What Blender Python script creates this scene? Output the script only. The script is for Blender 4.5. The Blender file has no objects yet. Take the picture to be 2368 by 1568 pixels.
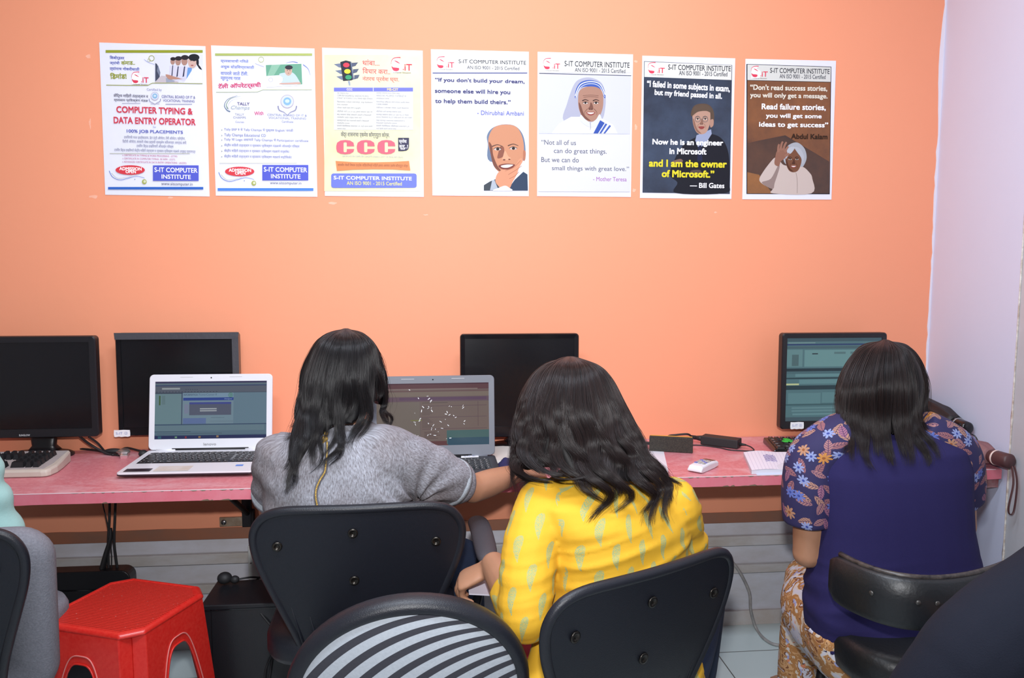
import bpy, math, random, re
from mathutils import Vector, Matrix, noise
import numpy as np
C = bpy.context.scene.collection
SC = bpy.context.scene
R = math.radians
random.seed(7)

# ---------------------------------------------------------------- camera
W_, H_, F_ = 2368, 1568, 1814.0
CAM = Vector((0.0, -2.7192, 1.3384))
_yaw, _pit, _rol = R(5.68435), R(5.44174), R(0.10206)
_f = Vector((math.sin(_yaw)*math.cos(_pit), math.cos(_yaw)*math.cos(_pit), -math.sin(_pit)))
_r = Vector((math.cos(_yaw), -math.sin(_yaw), 0)); _u = _r.cross(_f)
_r, _u = _r*math.cos(_rol)+_u*math.sin(_rol), _u*math.cos(_rol)-_r*math.sin(_rol)
cd = bpy.data.cameras.new('camera'); co = bpy.data.objects.new('camera', cd); C.objects.link(co)
cd.sensor_width = 36; cd.lens = 36*F_/W_; cd.clip_start = .05
_m = Matrix((( _r.x, _u.x, -_f.x), (_r.y, _u.y, -_f.y), (_r.z, _u.z, -_f.z))).to_4x4()
co.matrix_world = Matrix.Translation(CAM) @ _m
SC.camera = co

# ---------------------------------------------------------------- light and exposure
vs = SC.view_settings
vs.view_transform = 'Standard'; vs.look = 'None'; vs.gamma = 1; vs.use_curve_mapping = False; vs.exposure = 0.0
world = bpy.data.worlds.new('world'); SC.world = world; world.use_nodes = True
world.node_tree.nodes['Background'].inputs[0].default_value = (.75, .8, 1, 1)
world.node_tree.nodes['Background'].inputs[1].default_value = 0.05
def lamp(name, kind, loc, target, power, color=(1, 1, 1), **k):
    l = bpy.data.lights.new(name, kind); l.energy = power; l.color = color
    for a, b in k.items(): setattr(l, a, b)
    o = bpy.data.objects.new(name, l); C.objects.link(o); o.location = loc
    d = Vector(target)-Vector(loc)
    o.rotation_euler = d.to_track_quat('-Z', 'Y').to_euler()
    return o
# the flash on the camera, tipped up a little, and two unseen ceiling area lights added as fill
lamp('camera_flash', 'SPOT', (0.0, -2.68, 1.52), (0.2, 0, 1.95), 168, (.97, .98, 1), spot_size=R(130), spot_blend=1.0, shadow_soft_size=.03)
lamp('ceiling_fill_near', 'AREA', (-.1, -1.9, 2.68), (-.1, -1.6, 0), 46, (.80, .88, 1), shape='RECTANGLE', size=1.3, size_y=.25)
lamp('ceiling_fill_wall', 'AREA', (.3, -.9, 2.68), (.3, -.35, 1.5), 9, (.86, .92, 1), shape='RECTANGLE', size=1.5, size_y=.2)

# ---------------------------------------------------------------- helpers
def ray(px, py): return _r*((px-W_/2)/F_) - _u*((py-H_/2)/F_) + _f
def at(px, py, Y):
    d = ray(px, py); return CAM + d*((Y-CAM.y)/d.y)
def atz(px, py, Z):
    d = ray(px, py); return CAM + d*((Z-CAM.z)/d.z)
def lin(c):
    c = c/255.0; return c/12.92 if c <= .04045 else ((c+.055)/1.055)**2.4
def rgb(*c): return tuple(lin(x) for x in c)+(1,)
MATS = {}
def new_mat(name):
    m = bpy.data.materials.new(name); m.use_nodes = True
    return m, m.node_tree.nodes, m.node_tree.links, m.node_tree.nodes['Principled BSDF']
def mat(name, col, rough=.5, metal=0, spec=.5, var=0, vscale=8, bump=0, bscale=60, emit=None, estr=0, coat=0, sheen=0, col2=None, aniso=None):
    if name in MATS: return MATS[name]
    m, N, L, b = new_mat(name)
    b.inputs['Base Color'].default_value = col; b.inputs['Roughness'].default_value = rough
    b.inputs['Metallic'].default_value = metal; b.inputs['Specular IOR Level'].default_value = spec
    b.inputs['Coat Weight'].default_value = coat; b.inputs['Sheen Weight'].default_value = sheen
    if emit: b.inputs['Emission Color'].default_value = emit; b.inputs['Emission Strength'].default_value = estr
    if var or bump:
        tc = N.new('ShaderNodeTexCoord'); src = tc.outputs['Object']
        if aniso:
            mp = N.new('ShaderNodeMapping'); mp.inputs['Scale'].default_value = aniso; L.new(src, mp.inputs[0]); src = mp.outputs[0]
    if var:
        n = N.new('ShaderNodeTexNoise'); n.inputs['Scale'].default_value = vscale; n.inputs['Detail'].default_value = 8; n.inputs['Roughness'].default_value = .65
        L.new(src, n.inputs['Vector'])
        mx = N.new('ShaderNodeMix'); mx.data_type = 'RGBA'
        mx.inputs[6].default_value = col
        mx.inputs[7].default_value = col2 if col2 else tuple(min(1, x*(1+var)) for x in col[:3])+(1,)
        mr = N.new('ShaderNodeMapRange'); mr.inputs[1].default_value = .35; mr.inputs[2].default_value = .7; mr.inputs[4].default_value = 1 if not col2 else var
        L.new(n.outputs[0], mr.inputs[0]); L.new(mr.outputs[0], mx.inputs[0]); L.new(mx.outputs[2], b.inputs['Base Color'])
    if bump:
        n2 = N.new('ShaderNodeTexNoise'); n2.inputs['Scale'].default_value = bscale; n2.inputs['Detail'].default_value = 4; L.new(src, n2.inputs['Vector'])
        bp = N.new('ShaderNodeBump'); bp.inputs['Strength'].default_value = bump; bp.inputs['Distance'].default_value = .002
        L.new(n2.outputs[0], bp.inputs['Height']); L.new(bp.outputs[0], b.inputs['Normal'])
    MATS[name] = m
    return m

def tag(o, label=None, cat=None, group=None, kind=None):
    if label: o['label'] = label
    if cat: o['category'] = cat
    if group: o['group'] = group
    if kind: o['kind'] = kind
    return o
def thing(name, loc, label, cat, group=None, rz=0):
    o = bpy.data.objects.new(name, None); C.objects.link(o); o.location = loc; o.rotation_euler = (0, 0, rz)
    o.empty_display_size = .05
    return tag(o, label, cat, group)
def copy_tree(o, parent=None):
    c = o.copy(); C.objects.link(c)
    if parent: c.parent = parent
    for ch in list(o.children): copy_tree(ch, c)
    return c
def link(name, me, parent=None, world=True):
    """world=True: mesh is in world coordinates and the parent chain has no rotation"""
    o = bpy.data.objects.new(name, me); C.objects.link(o)
    if parent is not None:
        o.parent = parent
        if world:
            t = Vector((0, 0, 0)); p = parent
            while p is not None: t += Vector(p.location); p = p.parent if p.parent else None
            o.location = -t
    return o
def world_loc(p):
    return Vector(p.location)

class MB:
    def __init__(s): s.v = []; s.f = []; s.m = []; s.mats = []; s.sm = []
    def mi(s, m):
        if m not in s.mats: s.mats.append(m)
        return s.mats.index(m)
    def add(s, vs, fs, m=None, smooth=False):
        b = len(s.v); s.v += [tuple(v) for v in vs]
        k = s.mi(m) if m is not None else 0
        for f in fs: s.f.append([b+i for i in f]); s.m.append(k); s.sm.append(smooth)
        return s
    def box(s, c, size, m=None, rot=None, taper=1):
        x, y, z = [a/2 for a in size]
        vs = [Vector((i*x*(taper if k > 0 else 1), j*y*(taper if k > 0 else 1), k*z)) for k in (-1, 1) for j in (-1, 1) for i in (-1, 1)]
        if rot is not None: vs = [rot @ v for v in vs]
        vs = [v+Vector(c) for v in vs]
        return s.add(vs, [(0, 2, 3, 1), (4, 5, 7, 6), (0, 1, 5, 4), (2, 6, 7, 3), (0, 4, 6, 2), (1, 3, 7, 5)], m)
    def hull8(s, p, m=None):      # 8 corners: bottom 4 (ccw), top 4 (ccw)
        return s.add(p, [(3, 2, 1, 0), (4, 5, 6, 7), (0, 1, 5, 4), (1, 2, 6, 5), (2, 3, 7, 6), (3, 0, 4, 7)], m)
    def prism(s, pts, m=None, d=(0, 0, .01), smooth=False):   # closed outline extruded by d
        n = len(pts); d = Vector(d)
        vs = [Vector(p) for p in pts]+[Vector(p)+d for p in pts]
        s.add(vs, [tuple(range(n-1, -1, -1)), tuple(range(n, 2*n))], m)
        b = len(s.v)-2*n; k = s.mi(m) if m is not None else 0
        for i in range(n):
            j = (i+1) % n; s.f.append([b+i, b+j, b+n+j, b+n+i]); s.m.append(k); s.sm.append(smooth)
        return s
    def rings(s, rs, m=None, caps=True, closed=False, smooth=True):
        n = len(rs[0]); b = len(s.v); k = s.mi(m) if m is not None else 0
        for r in rs: s.v += [tuple(p) for p in r]
        N = len(rs)
        for i in range(N if closed else N-1):
            for j in range(n):
                a, c = b+i*n, b+((i+1) % N)*n
                s.f.append([a+j, a+(j+1) % n, c+(j+1) % n, c+j]); s.m.append(k); s.sm.append(smooth)
        if caps and not closed:
            s.f.append([b+j for j in range(n-1, -1, -1)]); s.m.append(k); s.sm.append(smooth)
            s.f.append([b+(N-1)*n+j for j in range(n)]); s.m.append(k); s.sm.append(smooth)
        return s
    def tube(s, pts, r, m=None, n=10, res=0, closed=False, caps=True, flat=1.0, up=None):
        pts = [Vector(p) for p in pts]
        rad = list(r) if hasattr(r, '__len__') else [r]*len(pts)
        if res: pts, rad = spline(pts, rad, res, closed)
        rs = []; pn = None; N = len(pts)
        for i, p in enumerate(pts):
            if closed: t = (pts[(i+1) % N]-pts[i-1]).normalized()
            else: t = (pts[min(i+1, N-1)]-pts[max(i-1, 0)]).normalized()
            if up is not None: a = t.cross(Vector(up)).normalized()
            elif pn is None: a = t.cross(Vector((0, 0, 1)) if abs(t.z) < .9 else Vector((1, 0, 0))).normalized()
            else: a = (pn-t*pn.dot(t)).normalized()
            pn = a; b = t.cross(a)
            q = rad[i]
            ra, rb = q if hasattr(q, '__len__') else (q, q*flat)
            rs.append([p+a*(ra*math.cos(2*math.pi*j/n))+b*(rb*math.sin(2*math.pi*j/n)) for j in range(n)])
        return s.rings(rs, m, caps, closed)
    def ball(s, c, r, m=None, n=16, k=10, rot=None):
        rx, ry, rz = r if hasattr(r, '__len__') else (r, r, r); rs = []
        for i in range(k+1):
            ph = math.pi*(i/k*.98+.01)
            ring = [Vector((rx*math.sin(ph)*math.cos(2*math.pi*j/n), ry*math.sin(ph)*math.sin(2*math.pi*j/n), -rz*math.cos(ph))) for j in range(n)]
            if rot is not None: ring = [rot @ v for v in ring]
            rs.append([v+Vector(c) for v in ring])
        return s.rings(rs, m)
    def disc(s, c, r, axis, h, m=None, n=20):
        a = Vector(axis).normalized(); return s.tube([Vector(c), Vector(c)+a*h], r, m, n)
    def lathe(s, prof, c, m=None, n=24, axis=None):
        rs = []
        q = Vector((0, 0, 1)).rotation_difference(Vector(axis)).to_matrix() if axis is not None else Matrix.Identity(3)
        for r, z in prof: rs.append([Vector(c)+q @ Vector((r*math.cos(2*math.pi*j/n), r*math.sin(2*math.pi*j/n), z)) for j in range(n)])
        return s.rings(rs, m)
    def mesh(s, name, default=None):
        me = bpy.data.meshes.new(name); me.from_pydata(s.v, [], s.f)
        for m in (s.mats or [default]): me.materials.append(m)
        if len(s.mats) > 1: me.polygons.foreach_set('material_index', s.m)
        me.polygons.foreach_set('use_smooth', s.sm)
        me.update(); return me
    def build(s, name, m=None, parent=None, world=True, bevel=0, seg=2, smooth=None, label=None):
        if m is not None and not s.mats: s.mats = [m]
        me = s.mesh(name, m)
        if smooth: me.polygons.foreach_set('use_smooth', [True]*len(me.polygons))
        o = link(name, me, parent, world)
        if bevel:
            b = o.modifiers.new('bevel', 'BEVEL'); b.width = bevel; b.segments = seg; b.limit_method = 'ANGLE'; b.angle_limit = R(35)
            b.harden_normals = False
        if label: o['label'] = label
        return o
def spline(pts, rad, res, closed=False):
    P, Q = [], []; N = len(pts)
    R4 = lambda a, b, c, d, t: .5*((2*b)+(c-a)*t+(2*a-5*b+4*c-d)*t*t+(3*b-a-3*c+d)*t**3)
    def g(l, i): return l[i % N] if closed else l[max(0, min(N-1, i))]
    tup = hasattr(rad[0], '__len__')
    for i in range(N if closed else N-1):
        for k in range(res):
            t = k/res
            P.append(R4(g(pts, i-1), g(pts, i), g(pts, i+1), g(pts, i+2), t))
            if tup: Q.append(tuple(max(1e-4, R4(g(rad, i-1)[c], g(rad, i)[c], g(rad, i+1)[c], g(rad, i+2)[c], t)) for c in (0, 1)))
            else: Q.append(max(1e-4, R4(g(rad, i-1), g(rad, i), g(rad, i+1), g(rad, i+2), t)))
    if not closed: P.append(pts[-1]); Q.append(rad[-1])
    return P, Q
def rrect(w, h, r, n=5, c=(0, 0)):
    o = []
    for cx, cy, a in ((w/2-r, h/2-r, 0), (-w/2+r, h/2-r, 90), (-w/2+r, -h/2+r, 180), (w/2-r, -h/2+r, 270)):
        for k in range(n+1):
            t = R(a+90*k/n); o.append((c[0]+cx+r*math.cos(t), c[1]+cy+r*math.sin(t)))
    return o
def text_geo(body, bold=0.0, shear=0.0, font=None):
    body = re.sub('((?:[\u0915-\u0939]\u094d)*[\u0915-\u0939])\u093f', '\u093f\\1', body)     # the short i sign is written before its consonant
    c = bpy.data.curves.new('t', 'FONT'); c.body = body; c.offset = bold; c.shear = shear; c.resolution_u = 3; c.fill_mode = 'FRONT'
    o = bpy.data.objects.new('t', c)
    me = bpy.data.meshes.new_from_object(o)
    v = [tuple(x.co) for x in me.vertices]; f = [tuple(p.vertices) for p in me.polygons]
    bpy.data.objects.remove(o); bpy.data.curves.remove(c); bpy.data.meshes.remove(me)
    return v, f
def text_on(mb, body, o, ex, ey, m, bold=0.0, shear=0.0, lift=0.0005):
    """text fitted to the parallelogram with lower-left corner o and edge vectors ex, ey; bold = overprinted slightly shifted"""
    v, f = text_geo(body, 0.0, shear)
    if not v: return
    w = bold*.75
    xs = [a[0] for a in v]; ys = [a[1] for a in v]
    x0, x1, y0, y1 = min(xs)-w, max(xs)+w, min(ys)-w, max(ys)+w
    nrm = Vector(ex).cross(Vector(ey)).normalized()
    for k, (sx, sy) in enumerate(((-1, -1), (1, -1), (-1, 1), (1, 1)) if w > 0 else ((0, 0),)):
        mb.add([Vector(o)+Vector(ex)*((a[0]+sx*w-x0)/max(1e-6, x1-x0))+Vector(ey)*((a[1]+sy*w-y0)/max(1e-6, y1-y0))+nrm*(lift+1.5e-5*k) for a in v], f, m)
# ================================================================ the room
def zw(py, px=1700): return at(px, py, 0).z
Z_OR, Z_T1, Z_T1b, Z_T2, Z_T2b, Z_SK = zw(1207), zw(1237), zw(1259), zw(1303), zw(1322), zw(1412)
RX0, RX1 = 1.818, 1.735           # the right wall runs slightly inward, from y=0 to y=-.54
def rx(y): return RX0+(RX1-RX0)*(-y/.54)
def wall_paint():
    m, N, L, b = new_mat('orange_wall_paint')
    tc = N.new('ShaderNodeTexCoord')
    n = N.new('ShaderNodeTexNoise'); n.inputs['Scale'].default_value = 1.6; n.inputs['Detail'].default_value = 6
    mx = N.new('ShaderNodeMix'); mx.data_type = 'RGBA'
    mx.inputs[6].default_value = (.88, .335, .192, 1); mx.inputs[7].default_value = (.9, .355, .207, 1)
    L.new(tc.outputs['Object'], n.inputs['Vector']); L.new(n.outputs[0], mx.inputs[0])
    # scuffs: little pale flecks
    v = N.new('ShaderNodeTexNoise'); v.inputs['Scale'].default_value = 9; v.inputs['Detail'].default_value = 12; v.inputs['Roughness'].default_value = .8
    L.new(tc.outputs['Object'], v.inputs['Vector'])
    mr = N.new('ShaderNodeMapRange'); mr.inputs[1].default_value = .745; mr.inputs[2].default_value = .78; L.new(v.outputs[0], mr.inputs[0])
    m2 = N.new('ShaderNodeMix'); m2.data_type = 'RGBA'; m2.inputs[7].default_value = (.85, .5, .36, 1)
    L.new(mx.outputs[2], m2.inputs[6]); L.new(mr.outputs[0], m2.inputs[0]); L.new(m2.outputs[2], b.inputs['Base Color'])
    b.inputs['Roughness'].default_value = .5; b.inputs['Specular IOR Level'].default_value = .22
    nb = N.new('ShaderNodeTexNoise'); nb.inputs['Scale'].default_value = 35; nb.inputs['Detail'].default_value = 5
    L.new(tc.outputs['Object'], nb.inputs['Vector'])
    bp = N.new('ShaderNodeBump'); bp.inputs['Strength'].default_value = .12; bp.inputs['Distance'].default_value = .004
    L.new(nb.outputs[0], bp.inputs['Height']); L.new(bp.outputs[0], b.inputs['Normal'])
    return m
M_orange = wall_paint()
M_lav = mat('lavender_wall_paint', (.69, .76, .97, 1), .5, var=.6, vscale=5, col2=(.71, .78, .98, 1), bump=.1, bscale=25)
M_white = mat('grubby_white_wall', (.68, .69, .77, 1), .5, var=.6, vscale=4, col2=(.45, .41, .37, 1), bump=.15, bscale=40, aniso=(1, 1, 2.5))
M_wtile = mat('pale_wall_tile', (.58, .62, .68, 1), .3, var=.5, vscale=3, col2=(.5, .52, .56, 1), aniso=(1, 1, 3))
M_brown = mat('brown_painted_ledge', (.34, .125, .065, 1), .55, var=.9, vscale=9, col2=(.22, .12, .085, 1), aniso=(.5, 1, 1))
M_trunk = mat('dusty_white_conduit', (.60, .59, .60, 1), .4, var=.8, vscale=9, col2=(.42, .37, .31, 1), aniso=(.6, 1, 2))
M_skirt = mat('stained_skirting_tile', (.62, .60, .60, 1), .35, var=.8, vscale=7, col2=(.52, .42, .35, 1))
M_ceil = mat('white_ceiling', (.8, .8, .8, 1), .8)
M_rwall = mat('cream_wall', (.45, .43, .42, 1), .8)
def struct(name, mb, m=None, bevel=0):
    o = mb.build(name, m, bevel=bevel); o['kind'] = 'structure'; return o
XL = -2.3
b = MB(); b.box(((XL+2.2)/2, .06, (2.8+Z_OR)/2), (2.2-XL, .12, 2.8-Z_OR), M_orange)
b.box(((XL+2.2)/2, .066, Z_OR/2), (2.2-XL, .12, Z_OR), M_white)
struct('wall_back', b)
# ledge strip of brown paint just above the white part
b = MB(); z0, z1 = Z_OR-.002, zw(1184)
n = 60; top = []; 
for i in range(n+1):
    x = XL+(1.83-XL)*i/n; top.append((x, -.003, z1+.003*noise.noise((x*9, 0, 0))))
b.prism([(XL, -.003, z0), (1.83, -.003, z0)]+top[::-1], M_brown, (0, .01, 0)); struct('trim_1', b)
b = MB(); b.box(((XL+1.8)/2, -.008, (Z_T1+Z_T1b)/2), (1.8-XL, .02, Z_T1-Z_T1b), M_trunk); struct('trim_2', b, bevel=.002)
b = MB(); b.box(((XL+1.8)/2, -.008, (Z_T2+Z_T2b)/2), (1.8-XL, .02, Z_T2-Z_T2b), M_trunk); struct('trim_3', b, bevel=.002)
b = MB(); b.box(((XL+1.8)/2, .0, Z_SK/2), (1.8-XL, .012, Z_SK), M_skirt); struct('baseboard_back', b, bevel=.001)
# right wall: lavender plaster to the chipped joint, then paler blue grey surface to the room's front
def wallquad(b, y0, y1, z0, z1, m, t=.1):
    a0, a1 = rx(y0), rx(y1)
    b.hull8([(a0, y0, z0), (a0+t, y0, z0), (a1+t, y1, z0), (a1, y1, z0), (a0, y0, z1), (a0+t, y0, z1), (a1+t, y1, z1), (a1, y1, z1)], m)
b = MB(); wallquad(b, .03, -.546, 0, 2.8, M_lav); wallquad(b, -.546, -4.2, 0, 2.8, M_wtile); struct('wall_right', b)
b = MB()
pts = []
for i in range(80):
    z = 2.78*i/79
    pts.append((z, .004+.003*noise.noise((z*14, 3, 0))+(.006 if z < .9 else 0)*max(0, noise.noise((z*40, 1, 0)))))
b.rings([[(rx(-.546)-.001, -.546-w, z), (rx(-.546)-.004, -.546, z), (rx(-.546)-.001, -.546+w, z)] for z, w in pts],
        mat('chipped_white_joint', (.8, .78, .74, 1), .7, var=.9, vscale=45, col2=(.36, .24, .17, 1)), caps=False)
struct('trim_4', b)
b = MB()
for zt, zb in ((Z_T1, Z_T1b), (Z_T2, Z_T2b)):
    y0, y1 = 0, -1.6; t = -.016; a0, a1 = rx(y0), rx(y1)
    b.hull8([(a0+t, y0, zb), (a0, y0, zb), (a1, y1, zb), (a1+t, y1, zb), (a0+t, y0, zt), (a0, y0, zt), (a1, y1, zt), (a1+t, y1, zt)], M_trunk)
struct('trim_5', b, bevel=.002)
# white paint overlapping the corner: an uneven pale edge on the orange wall
b = MB(); e = []
for i in range(70):
    z = .72+2.08*i/69
    e.append((1.83-.018-.022*abs(noise.noise((z*2.2, 7, 0)))-.004*noise.noise((z*30, 2, 0)), -.0012, z))
b.prism([(1.84, -.0012, .72)]+e+[(1.84, -.0012, 2.8)], mat('white_paint_edge', (.80, .74, .80, 1), .5), (0, .002, 0)); struct('trim_6', b)
# floor with pale tiles
def floor_mat():
    m, N, L, bs = new_mat('pale_floor_tiles')
    tc = N.new('ShaderNodeTexCoord'); mp = N.new('ShaderNodeMapping'); mp.inputs['Location'].default_value = (.235, .2, 0); L.new(tc.outputs['Object'], mp.inputs[0])
    br = N.new('ShaderNodeTexBrick'); br.offset = 0; br.inputs['Color1'].default_value = (.60, .70, .70, 1); br.inputs['Color2'].default_value = (.64, .73, .73, 1)
    br.inputs['Mortar'].default_value = (.12, .12, .11, 1); br.inputs['Scale'].default_value = 1; br.inputs['Mortar Size'].default_value = .0022
    br.inputs['Brick Width'].default_value = .4; br.inputs['Row Height'].default_value = .4
    L.new(mp.outputs[0], br.inputs['Vector']); L.new(br.outputs[0], bs.inputs['Base Color']); bs.inputs['Roughness'].default_value = .28
    return m
b = MB(); b.box(((XL+2.3)/2, -2.05, -.05), (2.3-XL, 4.4, .1), floor_mat()); struct('floor', b)
b = MB(); b.box(((XL+2.3)/2, -2.05, 2.85), (2.3-XL, 4.4, .1), M_ceil); struct('ceiling', b)
b = MB(); b.box((XL-.05, -2.05, 1.4), (.1, 4.4, 2.8), M_rwall); struct('wall_left', b)
b = MB(); b.box(((XL+2.3)/2, -4.25, 1.4), (2.3-XL, .1, 2.8), M_rwall); struct('wall_front', b)
# a pale door behind the photographer, mirrored in the dark screens
b = MB(); b.box((-2.0+.75, -4.19, 1.0), (.7, .03, 2.0), mat('white_door', (.8, .82, .85, 1), .4)); struct('door_1', b, bevel=.004)

# old tape scraps and scuffs on the orange wall
Mtape = mat('old_paint_scar', (.93, .5, .36, 1), .5, var=.5, vscale=60, col2=(.9, .35, .2, 1))
def wall_patch(px, py, w, h, seed, m):
    c = at(px, py, 0); o = []
    for k in range(14):
        t = 2*math.pi*k/14; q = .65+.5*noise.noise((math.cos(t)*1.3+seed, math.sin(t)*1.3, seed))
        o.append((c.x+w*q*math.cos(t), -.0004, c.z+h*q*math.sin(t)))
    return o
b = MB()
for k, (px, py, w, h) in enumerate([(205, 131, .012, .008), (208, 285, .006, .022), (395, 457, .018, .004), (217, 455, .02, .008), (1471, 142, .009, .006), (1470, 295, .006, .014), (1466, 440, .008, .008), (985, 497, .012, .003), (1655, 491, .008, .004), (690, 972, .003, .003), (768, 470, .02, .006)]):
    b.prism(wall_patch(px, py, w, h, k*3.7, Mtape), Mtape, (0, .002, 0))
o = b.build('trim_7'); o['kind'] = 'structure'
# ================================================================ the seven posters
PRINT = {}
def ink(c, rough=.45):
    k = tuple(c)
    if k not in PRINT: PRINT[k] = mat('printed_ink_%02x%02x%02x' % k, tuple(x*min(1, .5+.5*min(lin(v) for v in c)**2+.4*(max(lin(v) for v in c)-min(lin(v) for v in c))) for x in rgb(*c)[:3])+(1,), rough, spec=.18)
    return PRINT[k]
def print_noise(name, c1, c2, scale, rough=.3, grad=None):
    return mat(name, rgb(*c1), rough, var=1, vscale=scale, col2=rgb(*c2))
M_paper = mat('white_poster_paper', rgb(230, 231, 244), .5, spec=.2, var=.5, vscale=30, col2=rgb(226, 228, 242))
def catmull(pts, res=5):
    P, _ = spline([Vector((a, b, 0)) for a, b in pts], [1]*len(pts), res, True)
    return [(v.x, v.y) for v in P]
class Poster:
    GEO = [(-.9004, 1.8027, -.0069), (-.5514, 1.8043, -.002), (-.1965, 1.8073, -.0007), (.1618, 1.8128, .0027), (.5212, 1.8142, .0009), (.8837, 1.8111, .0001), (1.2524, 1.8115, .0068)]
    def __init__(s, k, view, label):
        x, z, a = s.GEO[k]; s.k = k; s.view = view
        s.ux = Vector((math.cos(a), 0, math.sin(a))); s.uz = Vector((-math.sin(a), 0, math.cos(a))); s.c = Vector((x, -.0012, z))
        s.root = thing('poster', (x, -.0012, z), label, 'poster', 'printed posters in a row on the orange wall')
        mb = MB(); w, h = .33, .483; nx, nz = 8, 12
        def g(i, j, y):
            u, v = i/nx-.5, j/nz-.5
            return s.c+s.ux*(u*w)+s.uz*(v*h)+Vector((0, y-.0008*abs(noise.noise((u*3+k*5, v*3, 1))), 0))
        fr = [g(i, j, -.0008) for j in range(nz+1) for i in range(nx+1)]
        mb.add(fr, [(j*(nx+1)+i, j*(nx+1)+i+1, (j+1)*(nx+1)+i+1, (j+1)*(nx+1)+i) for j in range(nz) for i in range(nx)], M_paper, True)
        mb.box(s.c, (w, .0006, h), M_paper, Matrix.Rotation(-a, 3, 'Y'))
        mb.build('paper', M_paper, s.root)
        s.parts = {}; s.lay = 0
    def part(s, n):
        if n not in s.parts: s.parts[n] = MB()
        return s.parts[n]
    def p(s, zx, zy, lift=0):
        ox, oy, sc = s.view
        q = at(ox+zx*sc, oy+zy*sc, -.0035); q.y = -.0035-lift; return q
    def L(s):
        s.lay += 1; return .00005+.00003*s.lay+0
    def text(s, part, body, x0, y0, x1, y1, col, bold=0, shear=0, rot=0):
        ctr = s.p((x0+x1)/2, (y0+y1)/2); wd = (s.p(x1, (y0+y1)/2)-s.p(x0, (y0+y1)/2)).length; hd = (s.p((x0+x1)/2, y0)-s.p((x0+x1)/2, y1)).length
        q = Matrix.Rotation(-R(rot), 3, 'Y'); ex = (q @ s.ux)*wd; ey = (q @ s.uz)*hd
        text_on(s.part(part), body, ctr-ex/2-ey/2, ex, ey, ink(col), bold, shear, s.L())
    def poly(s, part, pts, col, smooth=False):
        if smooth: pts = catmull(pts)
        l = s.L(); m = ink(col) if isinstance(col, tuple) else col
        P = [s.p(x, y, l) for x, y in pts]
        ar = sum(P[i].x*P[(i+1) % len(P)].z-P[(i+1) % len(P)].x*P[i].z for i in range(len(P)))
        if ar < 0: P.reverse()
        s.part(part).add(P, [tuple(range(len(P)))], m)
    def rect(s, part, x0, y0, x1, y1, col): s.poly(part, [(x0, y0), (x1, y0), (x1, y1), (x0, y1)], col)
    def ell(s, part, cx, cy, rx_, ry_, col, n=28, a0=0, a1=360):
        s.poly(part, [(cx+rx_*math.cos(R(a0+(a1-a0)*i/n)), cy+ry_*math.sin(R(a0+(a1-a0)*i/n))) for i in range(n if a1-a0 == 360 else n+1)], col)
    def stroke(s, part, pts, w0, w1, col, res=6):
        P, Q = spline([Vector((a, b, 0)) for a, b in pts], [w0+(w1-w0)*i/(len(pts)-1) for i in range(len(pts))], res)
        A, B = [], []
        for i, q in enumerate(P):
            t = (P[min(i+1, len(P)-1)]-P[max(0, i-1)]).normalized(); nn = Vector((-t.y, t.x, 0))*Q[i]/2
            A.append((q.x+nn.x, q.y+nn.y)); B.append((q.x-nn.x, q.y-nn.y))
        for i in range(len(A)-1): 
            l = .0001+.00003*s.lay; P4 = [s.p(x, y, l) for x, y in (A[i], A[i+1], B[i+1], B[i])]
            ar = sum(P4[j].x*P4[(j+1) % 4].z-P4[(j+1) % 4].x*P4[j].z for j in range(4))
            if ar < 0: P4.reverse()
            s.part(part).add(P4, [(0, 1, 2, 3)], ink(col))
        s.lay += 1
    def ring(s, part, cx, cy, r, w, col, ry=None):
        k = (ry or r)/r; s.stroke(part, [(cx+r*math.cos(R(t)), cy+k*r*math.sin(R(t))) for t in range(0, 361, 30)], w, w, col)
    def logo(s, x, y, u, white=True, red=(238, 72, 98)):
        n = 'school_logo'; q = lambda a, b: (x+a*u, y+b*u)
        if white: s.poly(n, [q(*t) for t in ((.02, .25), (.2, .08), (.55, .03), (.45, .22), (.72, .36), (.8, .62), (.7, .95), (.35, 1.02), (.03, 1.0), (.05, .7))], (250, 250, 255), True)
        s.stroke(n, [q(.0, .45), q(.04, .2), q(.22, .04), q(.62, .01)], u*.02, u*.07, red)
        s.poly(n, [q(*t) for t in ((.2, .22), (.38, .25), (.6, .42), (.42, .36))], red, True)
        s.poly(n, [q(*t) for t in ((.02, .58), (.14, .66), (.35, .68), (.52, .72), (.5, .86), (.32, .92), (.12, .84))], red, True)
        s.ell(n, x+.8*u, y+.8*u, .035*u, .04*u, red)
        s.text(n, 'iT', x+.88*u, y+.44*u, x+1.38*u, y+.88*u, red, .02)
        s.text(n, 'Computer Education', x+.12*u, y+.97*u, x+1.3*u, y+1.08*u, (130, 110, 90), .015)
    def done(s):
        for n, mb in s.parts.items(): mb.build(n, None, s.root)
    def header(s, lx, ly, lu, x0, y0, x1, y1, x2, y2, x3, y3):
        s.logo(lx, ly, lu)
        s.text('heading', 'S-IT COMPUTER INSTITUTE', x0, y0, x1, y1, (66, 68, 82), .012)
        s.text('heading', 'AN ISO 9001 - 2015 Certified', x2, y2, x3, y3, (92, 94, 112), .01)

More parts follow.
